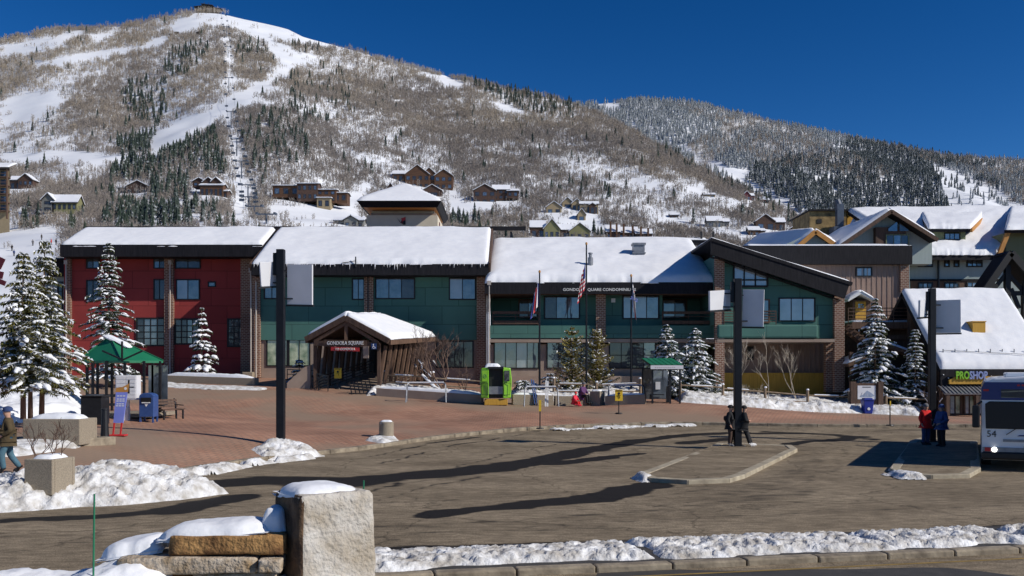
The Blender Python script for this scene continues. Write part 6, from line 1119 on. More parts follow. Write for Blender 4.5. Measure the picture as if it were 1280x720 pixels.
# blue mailbox
y = 41.6; x = X_(186,y); z = gz(x,y); mb = thing('post_box','blue post box on four legs beside the kiosk','mailbox',(x,y,z)); w_ = .31
b = B(); b.box(x-w_,y-.3,z+.22,x+w_,y+.3,z+1.1); n = 9; b.prism([(x-w_,z+1.1)]+[(x-w_*math.cos(math.pi*i/n),z+1.1+.16*math.sin(math.pi*i/n)) for i in range(n+1)]+[(x+w_,z+1.1)],y-.3,y+.3); b.obj('body','blue_paint',mb,bevel=.02)
for sx in (-1,1):
    for sy in (-1,1): b = B(); b.box(x+sx*(w_-.04)-.035,y+sy*.24-.035,z-.03,x+sx*(w_-.04)+.035,y+sy*.24+.035,z+.24); b.obj('leg','blue_paint',mb)
b = B(); b.box(x-.22,y-.33,z+.86,x+.22,y-.302,z+1.06); b.obj('hatch','black',mb); b = B(); b.box(x-.18,y-.345,z+.82,x+.18,y-.303,z+.86); b.prism([(x-.08,z+.8),(x+.10,z+.8),(x,z+.66)],y-.315,y-.303); b.obj('emblem','white_paint',mb)
# bench beside kiosk
def bench(label,x,y,z,rz,L=1.5,mat='maroon'):
    t = thing('bench',label,'bench',(0,0,0),local=True)
    for i in range(4): b = B(); b.box(-L/2,-.24+i*.115,.43,L/2,-.14+i*.115,.47); b.obj('seat_slat',mat,t)
    for i in range(3): b = B(); b.obox((0,.27+.03*i,.58+.13*i),(L,.03,.10),(R(-14),0,0)); b.obj('back_slat',mat,t)
    for s in (-1,1):
        b = B(); b.bar((s*L*.42,-.2,0),(s*L*.42,-.2,.44),.07,.05); b.bar((s*L*.42,.22,0),(s*L*.42,.24,.45),.07,.05); b.bar((s*L*.42,.24,.42),(s*L*.42,.36,.92),.06,.05); b.bar((s*L*.42,-.22,.41),(s*L*.42,.24,.41),.06,.04); b.bar((s*L*.42,-.22,.62),(s*L*.42,.30,.64),.06,.04); b.obj('leg_frame','black_metal',t)
    t.location = (x,y,z); t.rotation_euler = (0,0,rz); return t
y = 43.2; x = X_(213,y); z = gz(x,y); bench('dark brown slatted bench standing beside the post box',x,y,z,R(62),1.3,mat='dark_wood')
# trash cabinet, ashtray post, leaning info sign
x,y,z = G(119,530); k = y/F; tc0 = thing('litter_bin','square black litter bin beside the long planter','bin',(x,y,z)); b = B(); b.box(x-.43,y-.4,z-.02,x+.43,y+.4,z+1.12); b.obj('body','black_metal',tc0,bevel=.02); b = B(); b.box(x-.46,y-.43,z+1.12,x+.46,y+.43,z+1.2); b.obj('lid','black_metal',tc0,bevel=.02)
b = B(); b.box(x-.25,y-.36,z+1.2,x+.25,y+.2,z+1.215); b.obj('lid_opening','grey_metal',tc0)
x,y,z = G(131,547); an = thing('ash_bin','slim black tapered ash bin in front of the litter bin','bin',(x,y,z)); b = B(); b.cyl((x,y,z-.02),(x,y,z+.06),.17,.15,12); b.cyl((x,y,z+.06),(x,y,z+.95),.14,.10,12); b.obj('body','black_metal',an,smooth=False); b = B(); b.cyl((x,y,z+.95),(x,y,z+1.0),.12,.12,12); b.obj('cap','black_metal',an)
x,y,z = G(146,545); k = y/F; ln = 7*k
sn_ = thing('info_sign','leaning blue-violet information sign with white lines on red legs','sign',(x,y,z)); tx = .22
def LP(u,v): return Vector((x+u+tx*v/1.9,y-.02,z+v))
b = B(); b.add([LP(-.17,.46),LP(.17,.46),LP(.20,1.55),LP(-.20,1.55),LP(-.17,.46)+Vector((0,.05,0)),LP(.17,.46)+Vector((0,.05,0)),LP(.20,1.55)+Vector((0,.05,0)),LP(-.20,1.55)+Vector((0,.05,0))],[(0,1,2,3),(7,6,5,4),(0,4,5,1),(1,5,6,2),(2,6,7,3),(3,7,4,0)]); bd = b.obj('board','sign_blue',sn_)
for i,(v,wd) in enumerate(((1.40,.15),(1.29,.14),(1.22,.15),(1.12,.13),(1.05,.15))):
    for q in range(3): b = B(); b.add([LP(-wd+q*wd*.7,v),LP(-wd+q*wd*.7+wd*.55,v),LP(-wd+q*wd*.7+wd*.55,v+.035),LP(-wd+q*wd*.7,v+.035)],[(0,1,2,3)]); o = b.obj('text_line','white_paint',bd); o.location.y -= .004
b = B(); b.add([LP(-.22,1.55),LP(.22,1.55),LP(.23,1.86),LP(.02,1.74),LP(-.22,1.70),LP(-.22,1.55)+Vector((0,.05,0)),LP(.22,1.55)+Vector((0,.05,0)),LP(.23,1.86)+Vector((0,.05,0)),LP(.02,1.74)+Vector((0,.05,0)),LP(-.22,1.70)+Vector((0,.05,0))],[(0,1,2,3,4),(9,8,7,6,5),(0,5,6,1),(1,6,7,2),(2,7,8,3),(3,8,9,4),(4,9,5,0)]); hd = b.obj('header','orange_trim',sn_); b = B(); c_ = LP(.12,1.68); b.cyl(c_-Vector((0,.004,0)),c_+Vector((0,.01,0)),.05,.05,10); b.obj('header_dot','white_paint',hd)
b = B(); b.box(LP(.24,1.5).x-.02,y-.01,z+1.5,LP(.24,1.5).x+.03,y+.03,z+1.98); b.obj('post_tip','black_metal',sn_)
for u in (-.13,.13): b = B(); b.bar(LP(u,0),LP(u,.47),.05,.05); b.obj('leg','red_paint',sn_)
b = B(); b.obox((x+.06,y,z+.03),(.55,.35,.06)); b.obj('foot','red_paint',sn_,bevel=.02)
# planters
def planter(label,x,y,z,w,d,h,rz,snow=.12):
    t = thing('concrete_planter',label,'planter',(0,0,0),local=True); b = B(); T = .10
    b.box(-w/2,-d/2,0,w/2,-d/2+T,h); b.box(-w/2,d/2-T,0,w/2,d/2,h); b.box(-w/2,-d/2+T,0,-w/2+T,d/2-T,h); b.box(w/2-T,-d/2+T,0,w/2,d/2-T,h); b.box(-w/2+T,-d/2+T,.02,w/2-T,d/2-T,h-.12); b.obj('tub','concrete',t,bevel=.025)
    snow_cap(t,0,0,h-.1,w*.93,d*.93,snow+.06,0,int(w*31),nx=24,ny=20); t.location = (x,y,z); t.rotation_euler = (0,0,rz); return t
planter('small square pebble-concrete planter half buried in the ploughed snow',X_(60,22.3),22.4,.28,.72,.85,.82,R(-10)); planter('long pebble-concrete planter before the spruce clump',X_(70,30.2),30.5,gz(-14.3,30.5)-.05,1.85,1.1,.82,R(-4),.2)
b = B(); x,y,z = G(118,557); b.obox((x-.15,y+.3,z+.1),(.55,1.3,.28),(0,0,R(-25))); tag(b.obj('kerb_block','kerb_stone',bevel=.03),'low kerb block at the end of the long planter','kerb block')
# stump
x,y,z = G(483,547); st = thing('concrete_stump','round concrete bollard stump with snow on top on the plaza','bollard',(x,y,z)); b = B(); b.cyl((x,y,z-.05),(x,y,z+.68),.32,.31,24); b.obj('drum','concrete',st,bevel=.02)
snow_cap(st,x,y,z+.68,.52,.52,.07,0,4,nx=18,ny=18)
# delineator signs with yellow plates
def post_sign(label,px,py,top,plate,w,Yo=None):
    x,y,z = G(px,py); k = y/F; t = thing('yellow_sign',label,'sign',(x,y,z)); h = (py-top)*k; b = B(); b.cyl((x,y,z),(x,y,z+.05),.2,.17,14); b.obj('base','black_metal',t); b = B(); b.cyl((x,y,z+.04),(x,y,z+h-.02),.03,.03,8); b.obj('post','black_metal',t)
    b = B(); b.box(x-w*k/2,y-.06,z+h-plate*k,x+w*k/2,y-.032,z+h); p = b.obj('plate','yellow_paint',t)
    if w > 6: b = B(); q = z+h-plate*k/2; b.cyl((x,y-.064,q+.1),(x,y-.07,q+.1),.07,n=10); b.bar((x,y-.066,q+.05),(x+.06,y-.066,q-.16),.07,.008); b.bar((x-.12,y-.066,q-.02),(x+.12,y-.066,q+.0),.05,.008); b.bar((x-w*k*.4,y-.066,z+h-.06),(x+w*k*.4,y-.066,z+h-.06),.02,.05); b.obj('pictogram','black',p)
    return t
post_sign('narrow yellow sign edge-on at the road kerb',675,536,500,14,3); post_sign('yellow walking-only sign near the seated skiers',773.5,517,487,14,9.5); post_sign('yellow caution sign at the foot of the walkway ramp',422.5,486,460,13,9); post_sign('thin yellow-topped post by the blue recycling bin',1112.5,532,501,6,1.5)
# gondola cabin on display
x,y,z = G(620,505.5); k = y/F; gc = thing('gondola_cabin','retired lime green gondola cabin standing open on a timber base','gondola cabin',(x,y,z))
b = B(); b.box(x-.68,y-.5,z-.03,x+.68,y+.5,z+.32); b.obj('timber_base','yellow_wood',gc,bevel=.03)
H0,H1 = z+.32,z+2.2
for s in (-1,1):
    b = B(); b.add([(x+s*.42,y-.62,H0+.05),(x+s*.88,y-.5,H0+.08),(x+s*.93,y-.5,H0+1.2),(x+s*.86,y-.48,H1-.05),(x+s*.42,y-.58,H1),(x+s*.42,y+.62,H0+.05),(x+s*.88,y+.5,H0+.08),(x+s*.93,y+.5,H0+1.2),(x+s*.86,y+.48,H1-.05),(x+s*.42,y+.58,H1)],[(0,1,2,3,4),(9,8,7,6,5),(1,6,7,2),(2,7,8,3),(3,8,9,4),(0,5,6,1),(4,9,5,0)]); p = b.obj('side_shell','lime',gc,bevel=.05)
    b = B(); b.box(x+s*.5,y-.63,H0+1.05,x+s*.8,y-.585,H1-.2); b.obj('window','glass_dark' if s > 0 else 'lime',p)
    b = B(); q = [(.47,.25),(.83,.28),(.86,.95),(.47,.95)]; [b.bar((x+s*a[0],y-.62,H0+a[1]),(x+s*c[0],y-.6,H0+c[1]),.025,.02) for a,c in zip(q,q[1:]+q[:1])]; b.obj('door_seam','black',p)
b = B(); c_ = Vector((x-.64,y-.635,H0+1.35))
for i in range(10): t0,t1 = R(i*36),R(i*36+36); b.bar(c_+Vector((.09*math.cos(t0),0,.11*math.sin(t0))),c_+Vector((.09*math.cos(t1),0,.11*math.sin(t1))),.018,.018)
b.bar(c_+Vector((-.05,0,-.05)),c_+Vector((.05,0,.04)),.02); b.obj('emblem','green_metal',gc)
b = B(); b.box(x-.415,y-.35,H0+.06,x+.415,y+.45,H1-.08); b.obj('cabin_core','black',gc); b = B(); b.box(x-.41,y-.5,H0+.3,x+.41,y-.36,H0+.75); b.obj('seat','grey_metal',gc); b = B(); b.box(x-.45,y-.6,H1-.1,x+.45,y+.6,H1+.03); b.obj('roof_panel','black_metal',gc)
snow_cap(gc,x-.2,y,H1+.0,.95,1.0,.22,0,31,nx=20,ny=20)
# seat walls, planter walls
def wallbox(name,label,px0,py0,px1,py1,hpx,th=.5,mat='concrete',cat='wall',snow=.15,seed=1):
    x0,y0,z0 = G(px0,py0); x1,y1,z1 = G(px1,py1); h = hpx*y0/F; t = thing(name,label,cat,((x0+x1)/2,(y0+y1)/2,min(z0,z1))); d = Vector((x1-x0,y1-y0,0)).normalized(); n = Vector((-d.y,d.x,0))*th
    a = Vector((x0,y0,z0-.15)); c = Vector((x1,y1,z1-.15)); hv = Vector((0,0,h+.15)); b = B(); vs = [a,c,c+n,a+n]; b.add(vs+[v+hv for v in vs],[(0,3,2,1),(4,5,6,7),(0,1,5,4),(1,2,6,5),(2,3,7,6),(3,0,4,7)]); b.obj('block',mat,t,bevel=.025)
    if snow: L = (c-a).length; m = (a+c+n)/2+hv; snow_cap(t,m.x,m.y,m.z-.02,L*.98,th*.95,snow,math.atan2(d.y,d.x),seed,nx=50,ny=12,tilt=(z1-z0)/2)
    return t
wallbox('planter_wall','low concrete wall with snow in front of the red wing windows',203,478,318,482,9,.6,snow=.25,seed=2); wallbox('planter_wall','dark low planter wall beside the covered walkway',470,495,602,504,10,.5,'tan_wall',snow=.2,seed=3)
wallbox('seat_wall','concrete seat wall behind the left bike rack',641,506,692,507,13,.5,snow=.12,seed=4); wallbox('seat_wall','concrete seat wall under the seated skiers',694,507,735,507,12,.6,snow=.05,seed=5); wallbox('seat_wall','taller concrete block with snow cap beside the seated skiers',737,507,750,507,18,.8,snow=.12,seed=6); wallbox('seat_wall','concrete seat wall behind the right bike rack',756,507,806,505,12,.5,snow=.12,seed=7)
# bike racks
def rack(label,px0,px1,py,h=24,mat='white_panel'):
    x0,y0,z0 = G(px0,py); x1 = X_(px1,y0); hh = h*y0/F; t = thing('bike_rack',label,'bike rack',((x0+x1)/2,y0,z0)); b = B()
    for dy in (-.35,.35): b.tube([(x0,y0+dy,z0),(x0+.05,y0+dy*.4,z0+hh-.08),(x0+.15,y0,z0+hh)],.035); b.tube([(x1,y0+dy,z0),(x1-.05,y0+dy*.4,z0+hh-.08),(x1-.15,y0,z0+hh)],.035)
    b.cyl((x0+.12,y0,z0+hh),(x1-.12,y0,z0+hh),.032,n=8); b.obj('frame','grey_metal',t)
    b = B(); b.cyl((x0+.15,y0,z0+hh+.04),(x1-.15,y0,z0+hh+.05),.04,.035,6); b.obj('snow','snow',t); return t
rack('frosted bike rack before the walkway planter wall',508,558,503); rack('frosted bike rack next to the gondola cabin',655,698,508); rack('frosted bike rack beside the little bus shelter',760,805,506)
sr = thing('ski_rack','row of dark leaning ski rack posts by the walkway ramp','ski rack',G(450,492))
for i in range(6): x,y,z = G(438+i*5,493-i*.5); b = B(); b.bar((x+.1,y,z),(x-.08,y,z+.75),.09,.06); b.obj('slot_post','black_metal',sr)
x,y,z = G(452,493); b = B(); b.bar((X_(436,y),y,z+.05),(X_(466,y),y-.1,z+.05),.06); b.obj('foot_bar','black_metal',sr)
# split rail fences
def fence(label,pts,h=1.1,seed=1,step=2.2,snow=True):
    t = thing('split_rail_fence',label,'fence',(pts[0][0],pts[0][1],gz(*pts[0]))); rr = random.Random(seed); prev = None
    n = max(2,int(sum(math.dist(a,c) for a,c in zip(pts[:-1],pts[1:]))/step)+1); Q = resample(pts,n)
    for i,(x,y) in enumerate(Q):
        z = gz(x,y); hh = h*rr.uniform(.95,1.15); b = B(); b.cyl((x,y,z-.15),(x+rr.uniform(-.04,.04),y,z+hh),.10,.085,8); po = b.obj('post','fence_wood',t)
        if snow: b = B(); b.cyl((x,y,z+hh-.02),(x,y,z+hh+.07),.11,.06,8); b.obj('snow','snow',po)
        if prev:
            for f in (.42,.82): b = B(); p = Vector((prev[0],prev[1],prev[2]+h*f+rr.uniform(-.04,.04))); q = Vector((x,y,z+h*f+rr.uniform(-.04,.04))); b.cyl(p,q,.055,.05,6); ra = b.obj('rail','fence_wood',t); \
                (lambda bb: bb.obj('snow','snow',ra))(B().cyl(p.lerp(q,rr.uniform(.02,.3))+Vector((0,0,.055)),p.lerp(q,rr.uniform(.6,.95))+Vector((0,0,.055)),.045,.04,6)) if snow and rr.random() < .75 else None
        prev = (x,y,z)
    return t
fence('split rail fence beside the crab apple and walkway',[(X_(480,61.6),61.6),(X_(604,60.6),60.6)],1.2,1); fence('snow-topped split rail fence in front of the pines',[(X_(692,60.6),60.6),(X_(800,60.2),60.2)],1.2,2); fence('split rail fence along the long sunlit snow bank',[(X_(850,60.2),60.2),(X_(960,60.6),60.6),(X_(1062,61),61)],1.15,3); fence('split rail fence right of the framed trail map',[(X_(1108,61),61),(X_(1160,61.3),61.3)],1.15,4,1.6)
# plaza handrail left of the lamp
rail(thing('hand_rail','thin black handrail near the tiny snow-buried spruce','railing',G(375,484)),[(X_(359,64),64,gz(X_(359,64),64)),(X_(398,63),63,gz(X_(398,63),63))],1.0,3,'black_metal')
bpy.data.objects['hand_rail'].children[0].location = -Vector(bpy.data.objects['hand_rail'].location)*0
# little bus shelter with green roof
x,y,z = G(828,503); k = y/F; bs = thing('bus_shelter','small glazed bus shelter with green ribbed roof and white name band','bus shelter',(x,y,z)); x0,x1 = X_(806,y),X_(848,y); zt = z+(503-461)*k
for px,dy in ((814,-.5),(848,-.5),(806,.9),(840,.9),(836,-.5)): b = B(); xx = X_(px,y); b.box(xx-.05,y+dy-.05,z-.05,xx+.05,y+dy+.05,zt); b.obj('post','black_metal',bs)
q = [(X_(813,y)-.1,y-.75,zt+.22),(X_(849,y)+.1,y-.75,zt+.22),(X_(842,y)+.1,y+1.1,zt+.62),(X_(805,y),y+1.1,zt+.62)]; b = B(); b.slab(q,.08); rf = b.obj('roof','black_metal',bs)
for i in range(6):
    u0,u1 = (i+.08)/6,(i+.92)/6; Q = [Vector(q[0]).lerp(Vector(q[1]),u0),Vector(q[0]).lerp(Vector(q[1]),u1),Vector(q[3]).lerp(Vector(q[2]),u1),Vector(q[3]).lerp(Vector(q[2]),u0)]; b = B(); b.slab([p+Vector((0,-.0,.03)) for p in Q],.028); b.obj('roof_panel','green_metal',rf)
b = B(); b.box(q[0][0],y-.82,zt-.02,q[1][0],y-.755,zt+.2); nb = b.obj('name_band','white_panel',bs); b = B(); [b.box(q[0][0]+.25+i*.11,y-.826,zt+.05,q[0][0]+.25+i*.11+.075,y-.822,zt+.11) for i in range(11)]; b.obj('band_lettering','text_grey',nb)['kind'] = 'stuff'
for (a,c,dy) in ((807,815,.9),(816,838,.9)): b = B(); b.box(X_(a,y),y+dy-.02,z+.2,X_(c,y),y+dy+.01,zt-.1); b.obj('glass_panel','glass_refl_painted',bs)
b = B(); b.add([(X_(814,y),y-.45,z+.2),(X_(806,y),y+.85,z+.2),(X_(806,y),y+.85,zt),(X_(814,y),y-.45,zt)],[(0,1,2,3)]); b.obj('glass_panel','glass_dark',bs)
b = B(); b.box(X_(822,y),y+.8,z+.75,X_(828,y),y+.87,z+1.2); b.obj('timetable','white_panel',bs); b = B(); b.box(X_(833,y),y-.1,z,X_(837,y),y+.2,z+.95); b.obj('bin','black_metal',bs); b = B(); b.box(X_(816,y),y+.45,z+.42,X_(832,y),y+.8,z+.47); b.obj('bench_seat','black_metal',bs)
# framed trail map and recycling bin
y = 59.9; x = X_(1082,y); z = gz(x,y); k = y/F; tm = thing('trail_map_board','framed trail map on two stout dark timber posts','sign',(x,y+.6,z)); y += .6
for px in (1066,1100): b = B(); xx = X_(px,y); b.box(xx-.16,y-.16,z-.2,xx+.16,y+.16,z+(513-474)*k); b.obj('post','dark_wood',tm)
b = B(); b.box(X_(1069,y),y-.06,z+.55,X_(1097,y),y+.06,z+(513-476)*k); fr = b.obj('frame','dark_wood',tm); b = B(); xa,xb,za,zc = X_(1071.5,y),X_(1094,y),Z_(499,y),Z_(482,y); b.box(xa,y-.075,za,xb,y-.062,zc); mp_ = b.obj('map_sheet','white_panel',tm)
pm('map_blue',(.30,.36,.48)); b = B(); b.prism([(xa+.1,za+.15),(xa+.35,za+.3),(xa+.6,za+.55),(xa+.85,za+.4),(xb-.06,za+.22),(xb-.3,za+.12)],y-.082,y-.077); b.obj('map_mountain','map_blue',mp_)
for i in range(4): b = B(); b.bar((xa+.3+.15*i,y-.085,za+.42-.03*i),(xa+.2+.2*i,y-.085,za+.18),.02,.006); b.obj('map_trail','text_grey',mp_)
b = B(); b.box(xa+.3,y-.082,zc-.12,xb-.3,y-.077,zc-.07); b.obj('map_title','black',mp_)
x,y,z = G(1084,517); rb = thing('recycling_bin','blue wheeled recycling bin in the snow before the trail map','bin',(x,y,z)); b = B(); b.add([(x-.24,y-.24,z),(x+.24,y-.24,z),(x+.24,y+.24,z),(x-.24,y+.24,z),(x-.31,y-.31,z+.82),(x+.31,y-.31,z+.82),(x+.31,y+.31,z+.82),(x-.31,y+.31,z+.82)],[(0,3,2,1),(4,5,6,7),(0,1,5,4),(1,2,6,5),(2,3,7,6),(3,0,4,7)]); pm('bin_blue',(.02,.04,.30),rough=.4); b.obj('body','bin_blue',rb,bevel=.03)
b = B(); b.box(x-.34,y-.35,z+.82,x+.34,y+.34,z+.88); b.obox((x,y,z+.92),(.5,.5,.08)); b.obj('lid','bin_blue',rb,bevel=.02); b = B(); b.cyl((x,y-.262,z+.3),(x,y-.29,z+.3),.09,n=12); b.obj('emblem','white_paint',rb)
# direction boards at the left edge
Y0 = 27.; dx0 = X_(-14,Y0); ds = thing('direction_signpost','maroon direction boards on a post at the plaza edge','sign',(dx0,Y0,gz(dx0,Y0))); b = B(); b.cyl((dx0,Y0,gz(dx0,Y0)-.1),(dx0,Y0,Z_(318,Y0)),.06,n=10); b.obj('post','black_metal',ds)
for i,(p,c,w_) in enumerate(((( -22,318),(6,331),14),((-22,338),(6,345),9),((-22,342),(9,355),6))): b = B(); b.bar((X_(p[0],Y0),Y0-.1,Z_(p[1],Y0)),(X_(c[0],Y0),Y0-.1,Z_(c[1],Y0)),.04,w_*Y0/F); b.obj('board','maroon',ds)
# ------------------------------------------------------------------ flags
def flagmat(name,fn):
    m = bpy.data.materials.new(name); m.use_nodes = True; t = m.node_tree; L = t.links.new; a = t.nodes.new('ShaderNodeAttribute'); a.attribute_name = 'fu'; c = t.nodes.new('ShaderNodeAttribute'); c.attribute_name = 'fv'
    fn(t,L,a.outputs['Fac'],c.outputs['Fac'],t.nodes['Principled BSDF']); t.nodes['Principled BSDF'].inputs['Roughness'].default_value = .9; M[name] = m
def ramp(t,L,src,stops):
    r = t.nodes.new('ShaderNodeValToRGB'); r.color_ramp.interpolation = 'CONSTANT'; e = r.color_ramp.elements
    while len(e) < len(stops): e.new(.5)
    for k,(p,c) in enumerate(stops): e[k].position = p; e[k].color = (*c,1)
    L(src,r.inputs[0]); return r.outputs[0]
RED,WHT,BLU,GLD = (.5,.03,.04),(.78,.78,.78),(.03,.05,.25),(.7,.45,.04)
def usf(t,L,u,v,b):
    s = ramp(t,L,v,[(i/13,RED if i%2 == 0 else WHT) for i in range(13)]); a = t.nodes.new('ShaderNodeMath'); a.operation = 'LESS_THAN'; L(u,a.inputs[0]); a.inputs[1].default_value = .4; c = t.nodes.new('ShaderNodeMath'); c.operation = 'GREATER_THAN'; L(v,c.inputs[0]); c.inputs[1].default_value = .46
    q = t.nodes.new('ShaderNodeMath'); q.operation = 'MULTIPLY'; L(a.outputs[0],q.inputs[0]); L(c.outputs[0],q.inputs[1]); m = t.nodes.new('ShaderNodeMix'); m.data_type = 'RGBA'; L(q.outputs[0],m.inputs[0]); L(s,m.inputs[6]); m.inputs[7].default_value = (*BLU,1); L(m.outputs[2],b.inputs['Base Color'])
flagmat('flag_us',usf)
flagmat('flag_state',lambda t,L,u,v,b: L(ramp(t,L,u,[(0,BLU),(.14,WHT),(.45,RED),(.62,WHT),(.86,BLU)]),b.inputs['Base Color'])); flagmat('flag_resort',lambda t,L,u,v,b: L(ramp(t,L,u,[(0,(.1,.15,.5)),(.14,WHT),(.62,RED),(.74,WHT)]),b.inputs['Base Color']))
def flagpole(label,px,py,top,k_,mat,side,drop,width,off=0):
    y = 61.2; x = X_(px,y); z = gz(x,y); zt = Z_(top,y); t = thing('flagpole',label,'flagpole',(x,y,z)); b = B(); b.cyl((x,y,z-.1),(x,y,zt),.075,.045,10); b.obj('pole','pole_paint',t); b = B(); b.cyl((x,y,zt),(x,y,zt+.04),.06); b.cyl((x,y,zt+.04),(x,y,zt+.16),.085,.05,8); b.obj('finial','orange_trim',t)
    nu,nv = 26,26; u,v = np.meshgrid(np.linspace(0,1,nu),np.linspace(0,1,nv)); z0 = zt-off; fold = np.sin(u*17+v*2)*.09*u**.3; xx = x+side*(.07+width*u*(1-.35*v)*(.8+.2*(1-v)))+fold*.3; yy = y+fold-.05; zz = z0-(1-v)*(drop*.62)-u*drop*.42*(1-.2*v)
    f = mesh_np('flag',np.c_[xx.ravel(),yy.ravel(),zz.ravel()],gridfaces(nu,nv),mat,t,smooth=True,attrs={'fu':u.ravel(),'fv':v.ravel()}); return t
flagpole('tall flagpole with a limp striped national flag',733,490,306,1,'flag_us',-1,2.5,.5,1.2); flagpole('flagpole with a limp blue, white and red state flag',674.5,490,341,1,'flag_state',-1,2.3,.5,.6); flagpole('flagpole with a limp white resort flag edged blue and red',789,490,346,1,'flag_resort',1,2.6,.3,.3)
text(bpy.data.objects['flagpole.002'],'2S',X_(791,61)+.08,Z_(374,61),60.98,.22,.5,'sign_blue',name='flag_lettering',rot=(R(90),R(-65),0))
# ------------------------------------------------------------------ people
for nm,c in (('c_black',(.012,.012,.014)),('c_olive',(.065,.045,.02)),('c_jean',(.06,.13,.17)),('c_navy',(.025,.045,.12)),('c_blue',(.03,.06,.17)),('c_red',(.55,.012,.012)),('c_pink',(.62,.03,.06)),('c_grey',(.12,.12,.13)),('c_purple',(.10,.04,.12)),('c_white',(.6,.6,.6)),('c_brown',(.06,.035,.025))): cloth(nm,c)
pm('hair',(.03,.018,.012))
def skin_obj(name,J,edges,mat,parent,root,sub=2):
    keys = list(dict.fromkeys([k for e in edges for k in e])); ix = {k:i for i,k in enumerate(keys)}; me = bpy.data.meshes.new(name); me.from_pydata([J[k][0] for k in keys],[(ix[a],ix[c]) for a,c in edges],[]); o = bpy.data.objects.new(name,me); COL.objects.link(o); o.parent = parent
    sm = o.modifiers.new('skin','SKIN'); sm.use_smooth_shade = True; lay = me.skin_vertices[0].data if me.skin_vertices else None
    if lay is None: bm = bmesh.new(); bm.from_mesh(me); bm.verts.layers.skin.verify(); bm.to_mesh(me); bm.free(); lay = me.skin_vertices[0].data
    for k,i in ix.items(): r = J[k][1]; lay[i].radius = (r if isinstance(r,tuple) else (r,r)); lay[i].use_root = (k == root)
    ss = o.modifiers.new('sub','SUBSURF'); ss.levels = sub; ss.render_levels = sub; me.materials.append(M[mat]); return o
def person(label,loc,rz,pose,top,legs,hat='c_black',shoe='c_black',scale=1,group=None,bag=None,gloves=None,jw=1.0):
    """figure faces -Y in its own frame; pose overrides joints"""
    J = dict(pel=(0,0,.95),wai=(0,0,1.08),che=(0,0,1.27),nec=(0,.0,1.47),hd0=(0,-.02,1.56),hd1=(0,-.02,1.66),hd2=(0,-.0,1.73),nose=(0,-.125,1.61),
      sl=(.18,0,1.40),el=(.25,.04,1.13),wl=(.23,-.08,.90),sr=(-.18,0,1.40),er=(-.25,.04,1.13),wr=(-.23,-.08,.90),hl=(.09,0,.92),kl=(.10,-.03,.50),al=(.10,.02,.09),tl=(.11,-.17,.05),hr=(-.09,0,.92),kr=(-.10,-.03,.50),ar=(-.10,.02,.09),tr=(-.11,-.17,.05))
    J.update(pose or {}); RAD = dict(pel=.13,wai=.125,che=.145,nec=.055,hd0=.075,hd1=.095,hd2=.06,nose=.016,sl=.07,el=.045,wl=.03,sr=.07,er=.045,wr=.03,hl=.10,kl=.06,al=.042,tl=.035,hr=.10,kr=.06,ar=.042,tr=.035)
    t = thing('person',label,'person',(0,0,0),group,local=True)
    G_ = {k:(Vector(v),RAD[k]) for k,v in J.items()}
    E = [('pel','wai'),('wai','che'),('che','nec'),('nec','hd0'),('hd0','hd1'),('hd1','hd2'),('hd0','nose'),('che','sl'),('sl','el'),('el','wl'),('che','sr'),('sr','er'),('er','wr'),('pel','hl'),('hl','kl'),('kl','al'),('al','tl'),('pel','hr'),('hr','kr'),('kr','ar'),('ar','tr')]
    for s,w_,e_ in (('l','wl','el'),('r','wr','er')):   # palm and five bent fingers
        d = (Vector(J[w_])-Vector(J[e_])).normalized(); sd = d.cross(Vector((0,-1,.2))).normalized(); pl = Vector(J[w_])+d*.07; G_['p'+s] = (pl,.028); E.append((w_,'p'+s)); up_ = sd.cross(d)
        for f,(o_,ln) in enumerate(((-.03,.055),(-.01,.07),(.01,.065),(.03,.05))): G_[f'f{s}{f}a'] = (pl+sd*o_+d*ln*.55,.010); G_[f'f{s}{f}b'] = (pl+sd*o_+d*ln+up_*.02,.008); E += [('p'+s,f'f{s}{f}a'),(f'f{s}{f}a',f'f{s}{f}b')]
        G_['t'+s+'a'] = (Vector(J[w_])+d*.03+sd*.045,.011); G_['t'+s+'b'] = (Vector(J[w_])+d*.065+sd*.06,.009); E += [(w_,'t'+s+'a'),('t'+s+'a','t'+s+'b')]
    skin_obj('body',G_,E,gloves or 'skin',t,'pel',1) if gloves is None else skin_obj('body',G_,E,'skin',t,'pel',1)
    for s in (-1,1): b = B(); c = Vector(J['hd1'])+Vector((s*.035,-.088,-.005)); b.cyl(c,c+Vector((0,-.012,0)),.012,.008,6); b.obj('eye','black',t)
    def sub(keys,grow,extra={}): return {k:(Vector(J[k]),tuple(np.array((RAD[k],RAD[k]))*grow+extra.get(k,0))) for k in keys}
    fl = lambda a,c,f: tuple(Vector(a).lerp(Vector(c),f))
    TJ = sub(['pel','wai','che','nec','sl','el','sr','er'],1.0,{'pel':.085,'wai':.06*jw,'che':.045*jw,'nec':.03,'sl':.035,'el':.03,'sr':.035,'er':.03}); TJ['wl'] = (Vector(fl(J['el'],J['wl'],.93)),.05); TJ['wr'] = (Vector(fl(J['er'],J['wr'],.93)),.05); TJ['hem'] = (Vector(J['pel'])+(Vector(J['pel'])-Vector(J['wai'])).normalized()*.10,.215)
    skin_obj('jacket',TJ,[('hem','pel'),('pel','wai'),('wai','che'),('che','nec'),('che','sl'),('sl','el'),('el','wl'),('che','sr'),('sr','er'),('er','wr')],top,t,'pel')
    LJ = sub(['pel','hl','kl','hr','kr'],1.0,{'pel':.02,'hl':.025,'kl':.03,'hr':.025,'kr':.03}); LJ['al'] = (Vector(fl(J['kl'],J['al'],.95)),.075); LJ['ar'] = (Vector(fl(J['kr'],J['ar'],.95)),.075)
